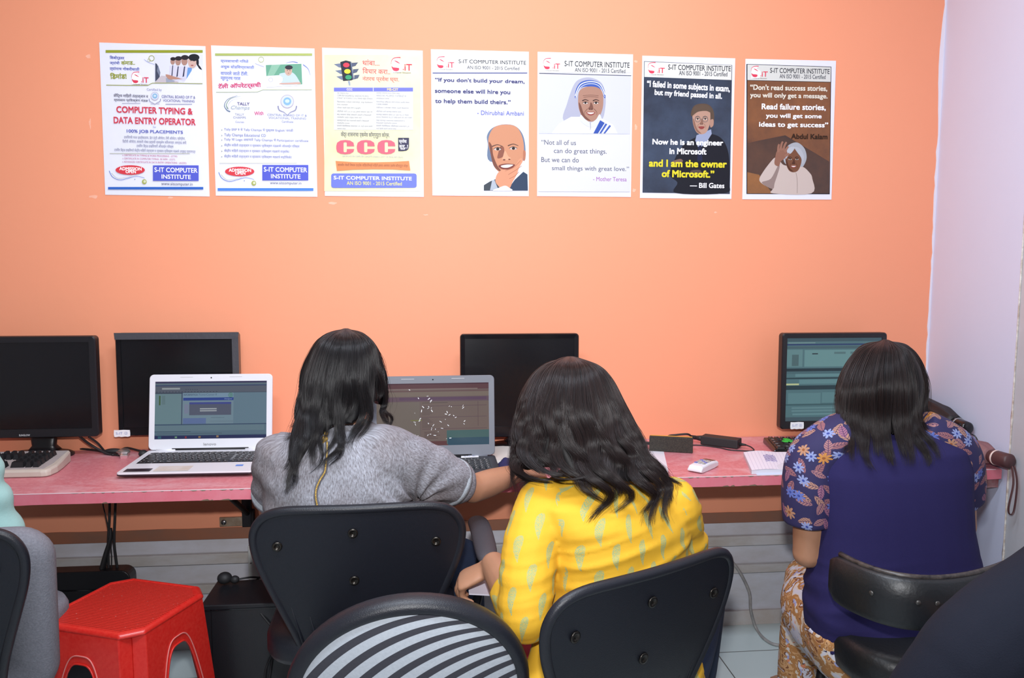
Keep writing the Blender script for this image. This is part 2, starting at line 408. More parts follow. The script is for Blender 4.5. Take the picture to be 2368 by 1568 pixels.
V12 = (220, 80, 520/2038); V34 = (730, 90, 510/2050); V57 = (1220, 100, 720/2368)
BLUE = (96, 110, 205); GREY = (140, 145, 180); RED = (228, 72, 92); OLIVE = (176, 184, 62)
def admission(q, dx, dy):
    n = 'admission_badge'
    pts = []
    for i in range(96):
        t = 2*math.pi*i/96; r = 1 if i % 2 else .965
        pts.append((320+dx+135*r*math.cos(t), 1228+dy+44*r*math.sin(t)))
    q.poly(n, pts, (235, 70, 82))
    q.text(n, 'ADMISSION', 222+dx, 1202+dy, 424+dx, 1232+dy, (255, 250, 250), .04)
    q.text(n, 'OPEN', 278+dx, 1230+dy, 372+dx, 1258+dy, (255, 250, 250), .04)
    q.stroke('wave_ornament', [(130+dx, 1235+dy), (160+dx, 1290+dy), (225+dx, 1318+dy), (300+dx, 1302+dy), (375+dx, 1284+dy), (450+dx, 1300+dy)], 5, 3, (70, 120, 215))
    q.stroke('wave_ornament', [(150+dx, 1255+dy), (200+dx, 1300+dy), (260+dx, 1300+dy), (340+dx, 1282+dy)], 3, 2, (190, 200, 160))
    q.ell('globe_ornament', 448+dx, 1334+dy, 22, 22, (196, 205, 110)); q.ell('globe_ornament', 452+dx, 1332+dy, 12, 12, (235, 240, 205))
    q.ell('dot_ornament', 362+dx, 1312+dy, 4, 4, (120, 130, 210))
def blue_panel(q, x0, y0, x1, y1):
    n = 'blue_name_panel'; q.rect(n, x0, y0, x1, y1, (98, 108, 226))
    w = x1-x0; h = y1-y0
    q.text(n, 'S-IT COMPUTER', x0+.035*w, y0+.15*h, x1-.025*w, y0+.46*h, (250, 250, 255), .02)
    q.text(n, 'INSTITUTE', x0+.19*w, y0+.6*h, x1-.17*w, y0+.88*h, (250, 250, 255), .02)
def emblem(q, cx, cy, r):
    n = 'board_emblem'
    q.ell(n, cx, cy, r, r, (222, 228, 245)); q.ell(n, cx, cy, r*.62, r*.62, (150, 200, 238)); q.ell(n, cx, cy-r*.05, r*.35, r*.28, (215, 235, 250))
    q.ring(n, cx, cy, r, r*.08, (205, 190, 215))
    for sgn in (-1, 1):
        q.stroke(n, [(cx+sgn*r*1.45, cy+r*.7), (cx+sgn*r*1.25, cy+r*1.35), (cx+sgn*r*.5, cy+r*1.7), (cx, cy+r*2.2)], r*.22, r*.05, (170, 172, 205))

# ---- poster: computer typing
q = Poster(0, V12, 'white poster with red heading COMPUTER TYPING & DATA ENTRY OPERATOR')
q.rect('olive_stripe', 95, 140, 975, 165, OLIVE)
q.text('marathi_slogan', 'किबोर्डवर', 133, 192, 265, 232, BLUE, .02)
q.text('marathi_slogan', 'ज्यांची', 133, 240, 222, 276, BLUE, .02)
q.text('marathi_slogan', 'कंमाड..', 236, 232, 360, 274, OLIVE, .03, 0, 3)
q.text('marathi_slogan', 'त्यांनाच नोकरीसाठी', 133, 293, 402, 332, BLUE, .02)
q.text('marathi_slogan', 'डिमांड!', 136, 345, 284, 402, OLIVE, .035, 0, 3)
n = 'staff_photo'
q.poly(n, [(540, 180), (975, 180), (975, 442), (540, 438)], (232, 234, 246))
q.poly(n, [(545, 258), (560, 265), (592, 345), (585, 385), (545, 430)], (92, 100, 125)); q.poly(n, [(570, 275), (592, 345), (586, 380), (560, 330)], (150, 160, 185))
q.poly(n, [(542, 430), (600, 372), (720, 385), (760, 440), (542, 437)], (222, 212, 220)); q.poly(n, [(640, 395), (720, 385), (720, 430), (645, 436)], (185, 190, 210))
for hx, hy, hr in ((703, 240, 26), (752, 240, 32), (810, 235, 36)):
    q.poly(n, [(hx-hr*1.1, hy+hr*1.6), (hx+hr*1.4, hy+hr*1.5), (hx+hr*2.3, 430), (hx-hr*1.3, 400)], (226, 224, 242))
    q.ell(n, hx, hy+4, hr*.8, hr*1.15, (205, 160, 145)); q.ell(n, hx+4, hy-hr*.75, hr*.98, hr*.62, (62, 56, 66))
    q.poly(n, [(hx-hr*.1, hy+hr*1.5), (hx+hr*.2, hy+hr*1.5), (hx-hr*.1, 380), (hx-hr*.5, 385)], (85, 85, 120))
q.poly(n, [(840, 300), (880, 300), (860, 400), (826, 415)], (120, 170, 235))
q.poly(n, [(880, 320), (935, 290), (972, 330), (974, 441), (800, 441), (830, 400)], (238, 238, 250), False)
q.poly(n, [(930, 270), (952, 290), (968, 320), (940, 305)], (48, 50, 60), True)
q.ell(n, 882, 248, 40, 58, (232, 196, 184)); q.ell(n, 896, 208, 50, 32, (48, 50, 60)); q.poly(n, [(925, 200), (940, 240), (936, 290), (918, 260)], (48, 50, 60), True)
q.ell(n, 868, 238, 6, 3, (60, 50, 55)); q.ell(n, 898, 240, 6, 3, (60, 50, 55)); q.ell(n, 880, 280, 13, 5, (190, 95, 100))
for a in (0, 40, 90): q.poly(n, [(640+a, 362+a*.3), (700+a, 375+a*.3), (730+a, 400), (670+a, 405)], (214, 160, 140), True)
q.ring('ring_ornament', 512, 215, 24, 5, OLIVE); q.ring('ring_ornament', 490, 232, 14, 3, (200, 208, 130)); q.stroke('swoosh_ornament', [(445, 225), (480, 250), (538, 270)], 3, 3, (130, 150, 220))
q.logo(332, 338, 112)
q.stroke('olive_stripe', [(102, 458), (300, 461), (478, 461), (520, 440), (700, 440), (974, 446)], 6, 5, OLIVE, 1)
q.text('certified_line', 'Certified by', 470, 488, 605, 516, (150, 150, 195), .0)
q.text('board_name', 'केंद्रिय माहिती तंत्रज्ञान व', 170, 538, 482, 578, (110, 110, 135), .015)
q.text('board_name', 'व्यवसाय प्रशिक्षण मंडळ', 172, 580, 480, 614, (110, 110, 135), .015)
q.text('english_board_name', 'CENTRAL BOARD OF IT &', 605, 553, 908, 578, (130, 132, 185), .012)
q.text('english_board_name', 'VOCATIONAL TRAINING', 617, 590, 902, 612, (130, 132, 185), .012)
q.rect('board_name', 245, 622, 412, 626, (170, 170, 200)); q.rect('board_name', 505, 626, 585, 630, (170, 170, 200)); q.rect('board_name', 640, 629, 880, 634, (165, 170, 205))
emblem(q, 543, 558, 36)
q.text('course_heading', 'COMPUTER TYPING &', 196, 658, 886, 718, RED, .035)
q.text('course_heading', 'DATA ENTRY OPERATOR', 172, 754, 913, 815, RED, .035)
q.text('course_text', 'for', 527, 828, 556, 846, (150, 170, 230))
q.text('course_text', '100% JOB PLACEMENTS', 289, 866, 798, 902, BLUE, .022)
for t, x0, x1, y in (('टायपिंगची गरज प्रत्येकालाच, डेटा एंट्री ऑपरेटर, टॅली ऑपरेटर, प्रोग्रॅमर,', 265, 818, 938), ('डिटीपी ऑपरेटर, सरकारी नोकर इत्यादी त्यामुळेच करिअरच्या अमर्याद संधी.', 252, 832, 976), ('टायपिंग स्पिड दाखविणारी ऑनलाईन परिक्षा', 378, 712, 1014), ('टायपिंग स्पिड दाखविणारे केंद्रीय माहिती तंत्रज्ञान व व्यवसाय प्रशिक्षण मंडळाचे उपयुक्त प्रमाणपत्र', 178, 912, 1055)):
    q.text('course_text', t, x0, y-18, x1, y+17, GREY, .004)
q.rect('course_text', 134, 1076, 860, 1081, (205, 208, 180))
for t, x1, y in (('» CERTIFICATE IN TYPING & WORD PROCESSING - (CTW)', 746, 1100), ('» CERTIFICATE IN COMPUTER TYPING- 30 WPM - (CCT)', 726, 1129), ('» ADVANCED CERTIFICATE IN DATA ENTRY OPERATIONS - (ACDO)', 830, 1160)):
    q.text('course_text', t, 250, y-9, x1, y+10, (215, 110, 150), .01)
admission(q, 0, 0); blue_panel(q, 526, 1186, 940, 1326)
q.text('web_address', 'www.sitcomputer.in', 602, 1342, 886, 1374, (125, 128, 155), .008)
q.rect('blue_stripe', 120, 1382, 982, 1404, (60, 116, 216)); q.done()

# ---- poster: Tally
q = Poster(1, V12, 'white poster with pink Marathi heading and small photo of a boy writing')
q.rect('olive_stripe', 1087, 170, 1967, 192, (200, 214, 122))
for t, x0, x1, y in (('व्यवसायाची गणिते', 1138, 1390, 243), ('अचुक सोडविण्यासाठी', 1138, 1442, 296), ('वापरले जाते टॅली.', 1138, 1386, 350), ('म्हणुनच गरज', 1138, 1318, 403)):
    q.text('marathi_slogan', t, x0, y-20, x1, y+18, (138, 156, 232), .018)
q.text('marathi_heading', 'टॅली ऑपरेटर्सची', 1115, 436, 1505, 494, (232, 84, 130), .03, 0, 3.5)
n = 'boy_photo'
q.poly(n, [(1538, 270), (1876, 256), (1884, 460), (1550, 476)], (252, 252, 255))
q.poly(n, [(1546, 276), (1870, 264), (1878, 452), (1556, 466)], (130, 198, 168))
q.poly(n, [(1600, 275), (1680, 272), (1620, 370), (1560, 376)], (165, 218, 190)); q.poly(n, [(1546, 376), (1700, 366), (1706, 458), (1556, 466)], (238, 238, 248))
q.poly(n, [(1668, 360), (1720, 345), (1790, 345), (1838, 400), (1845, 450), (1690, 455), (1705, 400)], (208, 228, 246), True)
q.ell(n, 1752, 328, 33, 45, (228, 192, 172)); q.ell(n, 1756, 298, 35, 20, (72, 70, 82)); q.poly(n, [(1680, 440), (1760, 436), (1850, 432), (1850, 450), (1685, 452)], (232, 190, 176), True)
q.ell(n, 1742, 325, 5, 3, (90, 70, 70)); q.ell(n, 1766, 326, 5, 3, (90, 70, 70)); q.ell(n, 1753, 350, 8, 3, (190, 120, 115))
q.ring(n, 1592, 410, 18, 3, (200, 200, 225))
q.ring('ring_ornament', 1505, 226, 24, 5, (208, 220, 140)); q.stroke('swoosh_ornament', [(1450, 262), (1490, 278), (1530, 292)], 3, 3, (150, 165, 230))
q.stroke('arc_ornament', [(1728, 258), (1790, 246), (1836, 256)], 2, 7, (110, 130, 215)); q.stroke('side_arc_ornament', [(1885, 272), (1930, 310), (1950, 370)], 8, 2, (130, 150, 225))
q.stroke('olive_stripe', [(1097, 522), (1300, 522), (1470, 521), (1520, 501), (1700, 501), (1965, 500)], 5, 5, (196, 212, 160), 1)
n = 'round_swoosh_logo'
q.stroke(n, [(1290, 552), (1205, 585), (1172, 640), (1195, 685), (1225, 698)], 2, 9, (110, 140, 170)); q.stroke(n, [(1320, 558), (1230, 580), (1190, 635), (1205, 675)], 1, 8, (135, 175, 140))
q.stroke(n, [(1340, 575), (1250, 590), (1205, 640), (1215, 690)], 1, 5, (214, 214, 236))
q.text(n, 'TALLY', 1288, 614, 1400, 641, (112, 104, 160), .02)
q.text(n, 'Champs', 1232, 645, 1402, 688, (180, 196, 206), -.008, .35)
for t, x0, y0, x1, y1 in (('TALLY', 1268, 714, 1350, 734), ('CHAMPS', 1252, 742, 1367, 761)): q.text('champs_caption', t, x0, y0, x1, y1, (170, 176, 205), .008)
q.text('champs_caption', 'Courses', 1272, 783, 1350, 800, (160, 170, 210), .008); q.text('english_board_name', 'Certificate', 1692, 779, 1796, 799, (160, 170, 210), .008)
q.text('with_word', 'With', 1444, 696, 1526, 730, (232, 92, 146), .02, 0, 5)
q.text('english_board_name', 'CENTRAL BOARD OF IT &', 1562, 720, 1920, 740, (160, 170, 212), .006); q.text('english_board_name', 'VOCATIONAL TRAINING', 1572, 748, 1912, 767, (160, 170, 212), .006)
emblem(q, 1742, 606, 58)
for t, x1, y in (('Tally ERP 9 चे Tally Champs चे पुस्तक English/ मराठी', 1797, 865), ('Tally Champs Educational CD', 1548, 915), ('Tally चा Logo असणारे Tally Champs चे Participation certificate', 1935, 956), ('केंद्रीय माहिती तंत्रज्ञान व व्यवसाय प्रशिक्षण मंडळाची ऑनलाईन परिक्षा', 1855, 1008), ('केंद्रीय माहिती तंत्रज्ञान व व्यवसाय प्रशिक्षण मंडळाचे मार्कशिट', 1763, 1057), ('केंद्रीय माहिती तंत्रज्ञान व व्यवसाय प्रशिक्षण मंडळाचे सर्टीफिकेट', 1784, 1108)):
    q.text('feature_list', t, 1172, y-16, x1, y+16, (138, 148, 206), .008); q.poly('feature_list', [(1142, y-7), (1156, y), (1142, y+7), (1147, y)], (165, 180, 170))
q.rect('feature_list', 1128, 1164, 1830, 1168, (214, 216, 200))
admission(q, 991, 13); blue_panel(q, 1516, 1182, 1933, 1322)
q.text('web_address', 'www.sitcomputer.in', 1586, 1334, 1870, 1364, (140, 145, 172), .008)
q.rect('blue_stripe', 1112, 1392, 1979, 1416, (86, 146, 240)); q.done()

# ---- poster: CCC
q = Poster(2, V34, 'pale yellow poster with traffic light and big pink CCC letters')
q.rect('yellow_panel', 80, 148, 976, 1416, print_noise('pale_yellow_print', (220, 217, 162), (228, 226, 192), 4))
n = 'traffic_light'
for y in (240, 300, 355):
    dx = (y-240)*.2
    q.poly(n, [(168+dx, y-5), (245+dx, y-15), (245+dx, y+30), (215+dx, y+25)], (140, 152, 182)); q.poly(n, [(395+dx*.6, y-22), (335+dx, y-18), (335+dx, y+22), (370+dx, y+12)], (112, 122, 150))
q.poly(n, [(228, 215), (280, 200), (330, 212), (358, 375), (330, 386), (255, 392)], (58, 60, 78)); q.poly(n, [(322, 212), (332, 212), (358, 375), (345, 380)], (128, 140, 170))
for cx, cy, c in ((285, 243, (238, 72, 92)), (295, 302, (240, 224, 72)), (305, 357, (72, 180, 130))): q.ell(n, cx, cy, 33, 24, (32, 34, 46)); q.ell(n, cx, cy, 30, 22, c)
q.poly(n, [(298, 392), (318, 390), (324, 432), (310, 435)], (176, 190, 214))
for t, x0, x1, y0, y1 in (('थांबा...', 436, 592, 192, 248), ('विचार करा..', 436, 692, 268, 326), ('नंतरच प्रवेश घ्या.', 436, 775, 346, 405)): q.text('marathi_heading', t, x0, y0, x1, y1, (235, 92, 104), .01)
q.logo(702, 172, 140)
n = 'comparison_table'
q.rect(n, 170, 490, 905, 846, (240, 241, 232)); q.rect(n, 170, 453, 905, 489, (128, 134, 236)); q.rect(n, 533, 455, 538, 486, (245, 245, 250))
q.text(n, 'CCC', 288, 460, 342, 480, (250, 240, 200), .04); q.text(n, 'MS-CIT', 664, 459, 768, 482, (248, 230, 150), .04)
for y in (522, 575, 626, 662, 698, 750, 800, 846): q.rect(n, 170, y, 905, y+1.5, (210, 210, 222))
q.rect(n, 537, 490, 539, 846, (214, 214, 226))
rows = [(507, 'केंद्र सरकारचा कोर्स', 306, 'महाराष्ट्र सरकारचे मान्यता दिलेला कोर्स', 780), (533, 'COMPUTER FUNDAMENTAL, WINDOWS, MS-OFFICE,', 495, 'WINDOWS, MS-OFFICE, व INTERNET चा', 842), (556, 'INTERNET, NETWORKING व LINUX यांसारखा उपयुक्त अभ्यासक्रम', 530, 'अभ्यासक्रमात समावेश.', 688),
        (590, 'विद्यार्थ्यांच्या गरजेनुसार नवनवे समजून, उमजून शिकविण्याचा', 530, 'रोजगाराभिमुख प्रॅक्टिकल आधारे सरावावर आधारित वेगवान', 872), (613, 'वेगवान अभ्यासक्रम.', 300, 'व आकर्षक अभ्यासक्रम.', 672), (643, 'परीक्षा पध्दती सहज सोपी व सुटसुटीत', 420, 'लेखीपेक्षा व ऑनलाईन परीक्षा पध्दती शिक्षणाचा', 865), (678, 'सर्टिफिकेट साठी Govt of India, तुमच्या सरकारचा उद्देश नेणे', 528, 'सर्टिफिकेट साठी महाराष्ट्र सरकारचा उद्देश.', 798),
        (708, 'केंद्र सरकारचा कोर्स असल्याने, सरकारी व निमसरकारी', 518, 'महाराष्ट्र सरकारचा कोर्स G.R. नुसार MS-CIT शिवाय', 866), (732, 'नोकरीकरिता अत्यंत उपयुक्त मानला जातो.', 430, 'सामान्य शिक्षणाचे MS-CIT कोर्स करणे भाग आता गरजेचे', 895), (762, 'महाराष्ट्रामध्ये सर्व राज्यामध्ये सरकारी व निमसरकारी', 497, 'फक्त महाराष्ट्र सरकारमान्य सर्वसाधारणपणे व', 828), (785, 'नोकरीकरिता मान्यता', 316, 'निमसरकारी नोकरीकरिता मान्यता.', 758),
        (812, 'सरकारी नोकरीविषयक सरकारच्या G.R. मध्ये प्रथम स्थानी', 528, 'सरकारी नोकरीविषयक माहितीपर्यंत सरकारच्या G.R.', 872), (836, 'असणारा कोर्स', 280, 'मध्ये द्वितीय स्थानी असणारा कोर्स', 750)]
for y, a, xa, c, xc in rows: q.text(n, a, 200, y-10, xa, y+9, (160, 160, 178), .0); q.text(n, c, 564, y-10, xc, y+9, (160, 160, 190), .0)
q.text('marathi_line', 'केंद्र शासनाचा एकमेव कॉम्प्युटर कोर्स.', 236, 862, 687, 924, (110, 112, 140), .005)
for x0 in (192, 383, 574):
    n = 'big_letters'; w = 168; o = []
    for t in range(0, 91, 15): o.append((x0+w-60+60*math.sin(R(t))*1.0, 942+56-56*math.cos(R(t))))
    P = [(x0, 995), (x0+8, 965), (x0+40, 945), (x0+84, 940), (x0+128, 945), (x0+160, 965), (x0+167, 998), (x0+98, 998), (x0+98, 966), (x0+92, 960), (x0+74, 960), (x0+68, 966), (x0+68, 1047), (x0+74, 1054), (x0+92, 1054), (x0+98, 1047), (x0+98, 1024), (x0+167, 1024), (x0+160, 1050), (x0+128, 1068), (x0+84, 1073), (x0+40, 1068), (x0+8, 1050), (x0, 1020)]
    q.poly(n, P, (246, 112, 132))
q.poly('entry_badge', [(766, 920), (868, 920), (868, 1000), (862, 1025), (842, 1040), (810, 1044), (768, 1044)], (82, 80, 112))
q.text('entry_badge', 'प्रवेश', 774, 930, 846, 978, (250, 250, 255), .02); q.text('entry_badge', 'सुरु..!', 776, 984, 858, 1030, (250, 250, 255), .02)
q.text('certificate_line', 'CERTIFICATE ON COMPUTER CONCEPTS (DOEACC, GOVT. OF INDIA, NEW DELHI)', 248, 1088, 812, 1106, (176, 180, 214), .0)
q.poly('orange_ribbon', [(186, 1135), (350, 1146), (540, 1148), (720, 1144), (868, 1135), (880, 1224), (720, 1214), (540, 1212), (350, 1216), (198, 1227)], (244, 150, 96))
q.text('orange_ribbon', 'शासकीय नोकरी विषयक प्रत्येक जाहिरातीमध्ये माहिती इमारत असणारा एकमेव कॉम्प्युटर कोर्स', 208, 1160, 858, 1196, (164, 104, 78), .01)
q.poly('blue_name_panel', [(145+p[0], p[1]) for p in [(0, 1270), (6, 1257), (20, 1251), (772, 1251), (788, 1257), (794, 1270), (794, 1366), (788, 1379), (772, 1385), (20, 1385), (6, 1379), (0, 1366)]], (122, 136, 240))
q.text('blue_name_panel', 'S-IT COMPUTER INSTITUTE', 170, 1278, 895, 1312, (252, 252, 255), .025); q.text('blue_name_panel', 'AN ISO 9001 - 2015 Certified', 290, 1326, 802, 1361, (240, 234, 140), .02)
q.done()

# ---- generic portraits (flat prints)
def face(q, n, cx, cy, w, h, skin, shade, dark, hair=None, smile=True, glasses=False, beard=None):
    q.poly(n, [(cx-w, cy-h*.2), (cx-w*.9, cy-h*.75), (cx-w*.4, cy-h), (cx+w*.4, cy-h), (cx+w*.9, cy-h*.75), (cx+w, cy-h*.2), (cx+w*.9, cy+h*.35), (cx+w*.55, cy+h*.85), (cx, cy+h), (cx-w*.55, cy+h*.85), (cx-w*.9, cy+h*.35)], skin, True)
    q.poly(n, [(cx-w*.95, cy-h*.1), (cx-w*.78, cy+h*.05), (cx-w*.5, cy+h*.6), (cx, cy+h*.95), (cx-w*.5, cy+h*.82), (cx-w*.85, cy+h*.38)], shade, True)
    for sg in (-1, 1):
        ex = cx+sg*w*.42; q.stroke(n, [(ex-w*.25, cy-h*.2), (ex, cy-h*.27), (ex+w*.25, cy-h*.2)], w*.09, w*.05, dark)
        q.ell(n, ex, cy-h*.08, w*.19, h*.06, (240, 232, 226)); q.ell(n, ex, cy-h*.08, w*.09, h*.055, (52, 38, 36)); q.stroke(n, [(ex-w*.22, cy-h*.08), (ex, cy-h*.15), (ex+w*.22, cy-h*.08)], w*.05, w*.05, dark)
        if glasses: q.ring(n, ex, cy-h*.06, w*.3, w*.045, (120, 120, 130))
    q.poly(n, [(cx-w*.02, cy-h*.1), (cx+w*.1, cy-h*.05), (cx+w*.2, cy+h*.24), (cx+w*.02, cy+h*.32), (cx-w*.2, cy+h*.25), (cx-w*.08, cy+h*.1)], shade, True)
    q.ell(n, cx-w*.1, cy+h*.28, w*.06, h*.025, dark); q.ell(n, cx+w*.1, cy+h*.28, w*.06, h*.025, dark)
    q.poly(n, [(cx-w*.36, cy+h*.47), (cx-w*.1, cy+h*.44), (cx+w*.15, cy+h*.44), (cx+w*.36, cy+h*.47), (cx+w*.15, cy+h*.62), (cx-w*.15, cy+h*.62)], (176, 84, 80), True)
    if smile: q.poly(n, [(cx-w*.28, cy+h*.48), (cx, cy+h*.47), (cx+w*.28, cy+h*.48), (cx+w*.1, cy+h*.555), (cx-w*.1, cy+h*.555)], (244, 236, 230), True)
    for sg in (-1, 1): q.stroke(n, [(cx+sg*w*.25, cy+h*.25), (cx+sg*w*.48, cy+h*.45), (cx+sg*w*.46, cy+h*.6)], w*.04, w*.02, shade)

# ---- poster: dream quote
q = Poster(3, V34, 'white poster with blue quote about building your dream and balding man resting chin on hand')
q.rect('cream_header', 1086, 160, 1966, 312, (246, 246, 244)); q.header(1125, 164, 118, 1330, 198, 1957, 233, 1408, 254, 1893, 286)
q.rect('header_rule', 1087, 312, 1967, 321, (112, 120, 178))
NB = (78, 80, 142)
q.text('quote_text', '“If you don\'t build your dream,', 1112, 368, 1944, 416, NB, .03); q.text('quote_text', 'someone else will hire you', 1110, 468, 1810, 520, NB, .03)
q.text('quote_text', 'to help them build theirs.”', 1112, 562, 1814, 614, NB, .03); q.text('author_line', '- Dhirubhai Ambani', 1502, 668, 1936, 710, (128, 136, 220), .015)
n = 'portrait'
q.poly(n, [(1562, 800), (1760, 790), (1972, 830), (1972, 1410), (1562, 1410)], (236, 242, 252))
q.poly(n, [(1600, 980), (1592, 900), (1640, 830), (1740, 795), (1850, 808), (1920, 880), (1948, 990), (1945, 1120), (1890, 1130), (1620, 1140)], (130, 150, 182), True)
q.poly(n, [(1612, 900), (1660, 822), (1760, 796), (1860, 815), (1912, 890), (1935, 1000), (1925, 1120), (1890, 1190), (1820, 1240), (1730, 1250), (1660, 1190), (1630, 1080), (1606, 980)], (226, 158, 122), True)
q.poly(n, [(1610, 960), (1640, 1000), (1650, 1080), (1690, 1180), (1740, 1245), (1660, 1190), (1628, 1080)], (150, 92, 74), True)
q.poly(n, [(1715, 1000), (1750, 1010), (1745, 1090), (1690, 1110), (1700, 1050)], (170, 104, 84), True)
for ex, ey in ((1690, 1022), (1836, 1016)):
    q.stroke(n, [(ex-50, ey-22), (ex, ey-38), (ex+48, ey-22)], 10, 5, (112, 78, 70)); q.ell(n, ex, ey+2, 34, 13, (226, 214, 208)); q.ell(n, ex+2, ey+2, 15, 13, (54, 40, 40)); q.stroke(n, [(ex-38, ey+2), (ex, ey-14), (ex+38, ey+2)], 5, 5, (96, 64, 60))
q.poly(n, [(1760, 1040), (1790, 1090), (1815, 1110), (1780, 1130), (1735, 1122), (1742, 1090)], (240, 178, 142), True)
q.ell(n, 1752, 1124, 12, 6, (130, 70, 60)); q.ell(n, 1800, 1120, 10, 6, (150, 84, 70))
q.poly(n, [(1700, 1178), (1760, 1160), (1840, 1165), (1850, 1185), (1780, 1215), (1720, 1205)], (150, 74, 66), True); q.poly(n, [(1722, 1180), (1780, 1168), (1836, 1172), (1790, 1196), (1740, 1196)], (244, 234, 226), True)
q.poly(n, [(1930, 1040), (1952, 1050), (1948, 1120), (1930, 1130)], (206, 134, 104), True)
q.poly(n, [(1563, 1360), (1620, 1325), (1680, 1300), (1720, 1410), (1563, 1410)], (82, 92, 104)); q.poly(n, [(1640, 1315), (1660, 1308), (1700, 1408), (1620, 1408)], (196, 206, 220))
q.poly(n, [(1800, 1380), (1850, 1310), (1930, 1235), (1968, 1260), (1972, 1410), (1790, 1410)], (62, 84, 116), False)
q.poly(n, [(1700, 1370), (1670, 1320), (1690, 1250), (1740, 1215), (1800, 1215), (1850, 1180), (1890, 1120), (1915, 1110), (1925, 1135), (1890, 1200), (1870, 1260), (1830, 1330), (1800, 1390), (1740, 1400)], (236, 164, 128), True)
for a in (((1760, 1228), (1840, 1195), (1905, 1130)), ((1790, 1262), (1860, 1220), (1915, 1180)), ((1800, 1300), (1850, 1275), (1890, 1235))): q.stroke(n, a, 4, 4, (196, 122, 94))
q.poly(n, [(1650, 1410), (1700, 1385), (1760, 1365), (1800, 1385), (1822, 1410)], (240, 244, 252), True)
q.done()

# ---- poster: great love quote
q = Poster(4, V57, 'white poster with grey quote about great love and woman in white blue-striped veil')
q.rect('cream_header', 90, 112, 788, 225, (240, 240, 236)); q.header(120, 114, 92, 282, 140, 777, 182, 360, 192, 744, 222)
q.poly('header_rule', [(88, 226), (788, 244), (788, 249), (88, 231)], (98, 102, 130))
n = 'portrait'
q.poly(n, [(88, 240), (786, 254), (780, 690), (84, 686)], (222, 224, 240))
q.poly(n, [(275, 590), (300, 460), (350, 320), (400, 272), (480, 262), (560, 300), (590, 380), (592, 480), (560, 590), (440, 640)], (196, 198, 220), True)
q.poly(n, [(185, 680), (240, 610), (330, 560), (420, 560), (480, 610), (560, 570), (650, 620), (685, 686), (185, 686)], (232, 234, 250), False)
q.poly(n, [(365, 360), (400, 300), (470, 280), (545, 300), (585, 360), (588, 420), (540, 350), (460, 330), (400, 345), (362, 420)], (72, 106, 200), True)
q.stroke(n, [(362, 400), (400, 318), (475, 292), (550, 312), (590, 392)], 7, 7, (240, 242, 252)); q.stroke(n, [(366, 412), (405, 334), (475, 308), (545, 328), (585, 408)], 4, 4, (236, 238, 250))
face(q, n, 480, 465, 96, 132, (200, 152, 132), (150, 100, 86), (92, 62, 58))
for a in ((420, 400, 540), (425, 412, 538)): q.stroke(n, [(a[0], a[1]), (480, a[1]-6), (a[2], a[1])], 3, 3, (160, 112, 98))
q.poly(n, [(405, 545), (440, 580), (480, 602), (520, 580), (548, 540), (560, 600), (480, 640), (400, 590)], (224, 226, 244), True)
q.stroke(n, [(476, 602), (478, 640), (476, 660)], 4, 2, (150, 150, 170))
q.poly(n, [(500, 686), (552, 586), (586, 606), (535, 686)], (66, 98, 194)); q.poly(n, [(545, 686), (592, 610), (606, 616), (560, 686)], (80, 110, 200)); q.poly(n, [(576, 686), (622, 622), (634, 630), (590, 686)], (80, 110, 200)); 
q.poly('quote_panel', [(84, 690), (780, 694), (778, 1130), (80, 1128)], (229, 230, 244))
QT = (120, 122, 140)
q.text('quote_text', '“Not all of us', 104, 736, 368, 774, QT, .004); q.text('quote_text', 'can do great things.', 200, 802, 602, 850, QT, .004); q.text('quote_text', 'But we can do', 104, 868, 390, 906, QT, .004); q.text('quote_text', 'small things with great love.”', 186, 936, 772, 980, QT, .004)
q.text('author_line', '- Mother Teresa', 498, 1018, 753, 1050, (196, 128, 206), .01); q.done()

# ---- poster: owner quote
q = Poster(5, V57, 'black poster with white and yellow quote and bespectacled man in dark suit')
q.poly('dark_panel', [(886, 136), (1556, 166), (1538, 1146), (874, 1136)], print_noise('blue_black_print', (34, 36, 48), (70, 84, 108), 3))
q.poly('cream_header', [(890, 140), (1552, 168), (1550, 280), (888, 256)], (238, 238, 232)); q.header(916, 146, 92, 1070, 168, 1546, 208, 1152, 214, 1520, 248)
n = 'portrait'
q.poly(n, [(1080, 1000), (1120, 880), (1180, 780), (1290, 710), (1390, 690), (1480, 730), (1530, 850), (1535, 1060), (1500, 1140), (1130, 1140), (1140, 1060)], (46, 47, 58), True)
q.poly(n, [(1285, 700), (1395, 655), (1400, 690), (1350, 770), (1300, 800), (1275, 740)], (176, 186, 218), False); q.poly(n, [(1296, 790), (1320, 770), (1330, 900), (1290, 900)], (52, 58, 92))
q.poly(n, [(1250, 560), (1256, 490), (1300, 462), (1370, 465), (1412, 510), (1418, 590), (1396, 640), (1370, 560)], (120, 98, 84), True)
face(q, n, 1322, 585, 68, 108, (212, 168, 148), (172, 126, 108), (96, 74, 66), None, False, True)
q.poly(n, [(1252, 550), (1262, 500), (1310, 470), (1370, 475), (1400, 530), (1360, 515), (1300, 520), (1268, 540)], (124, 102, 86), True)
q.poly(n, [(1385, 590), (1412, 580), (1412, 625), (1390, 640)], (206, 160, 140), True)
q.poly(n, [(1100, 900), (1160, 880), (1180, 900), (1130, 920)], (150, 120, 110), True); q.poly(n, [(1240, 970), (1310, 965), (1320, 1000), (1250, 1005)], (112, 96, 94), True)
WQ = (248, 248, 255); YQ = (240, 226, 56)
q.text('quote_text', '“I failed in some subjects in exam,', 908, 302, 1540, 366, WQ, .04, 0, -2); q.text('quote_text', 'but my friend passed in all.', 966, 366, 1480, 422, WQ, .04, 0, -2)
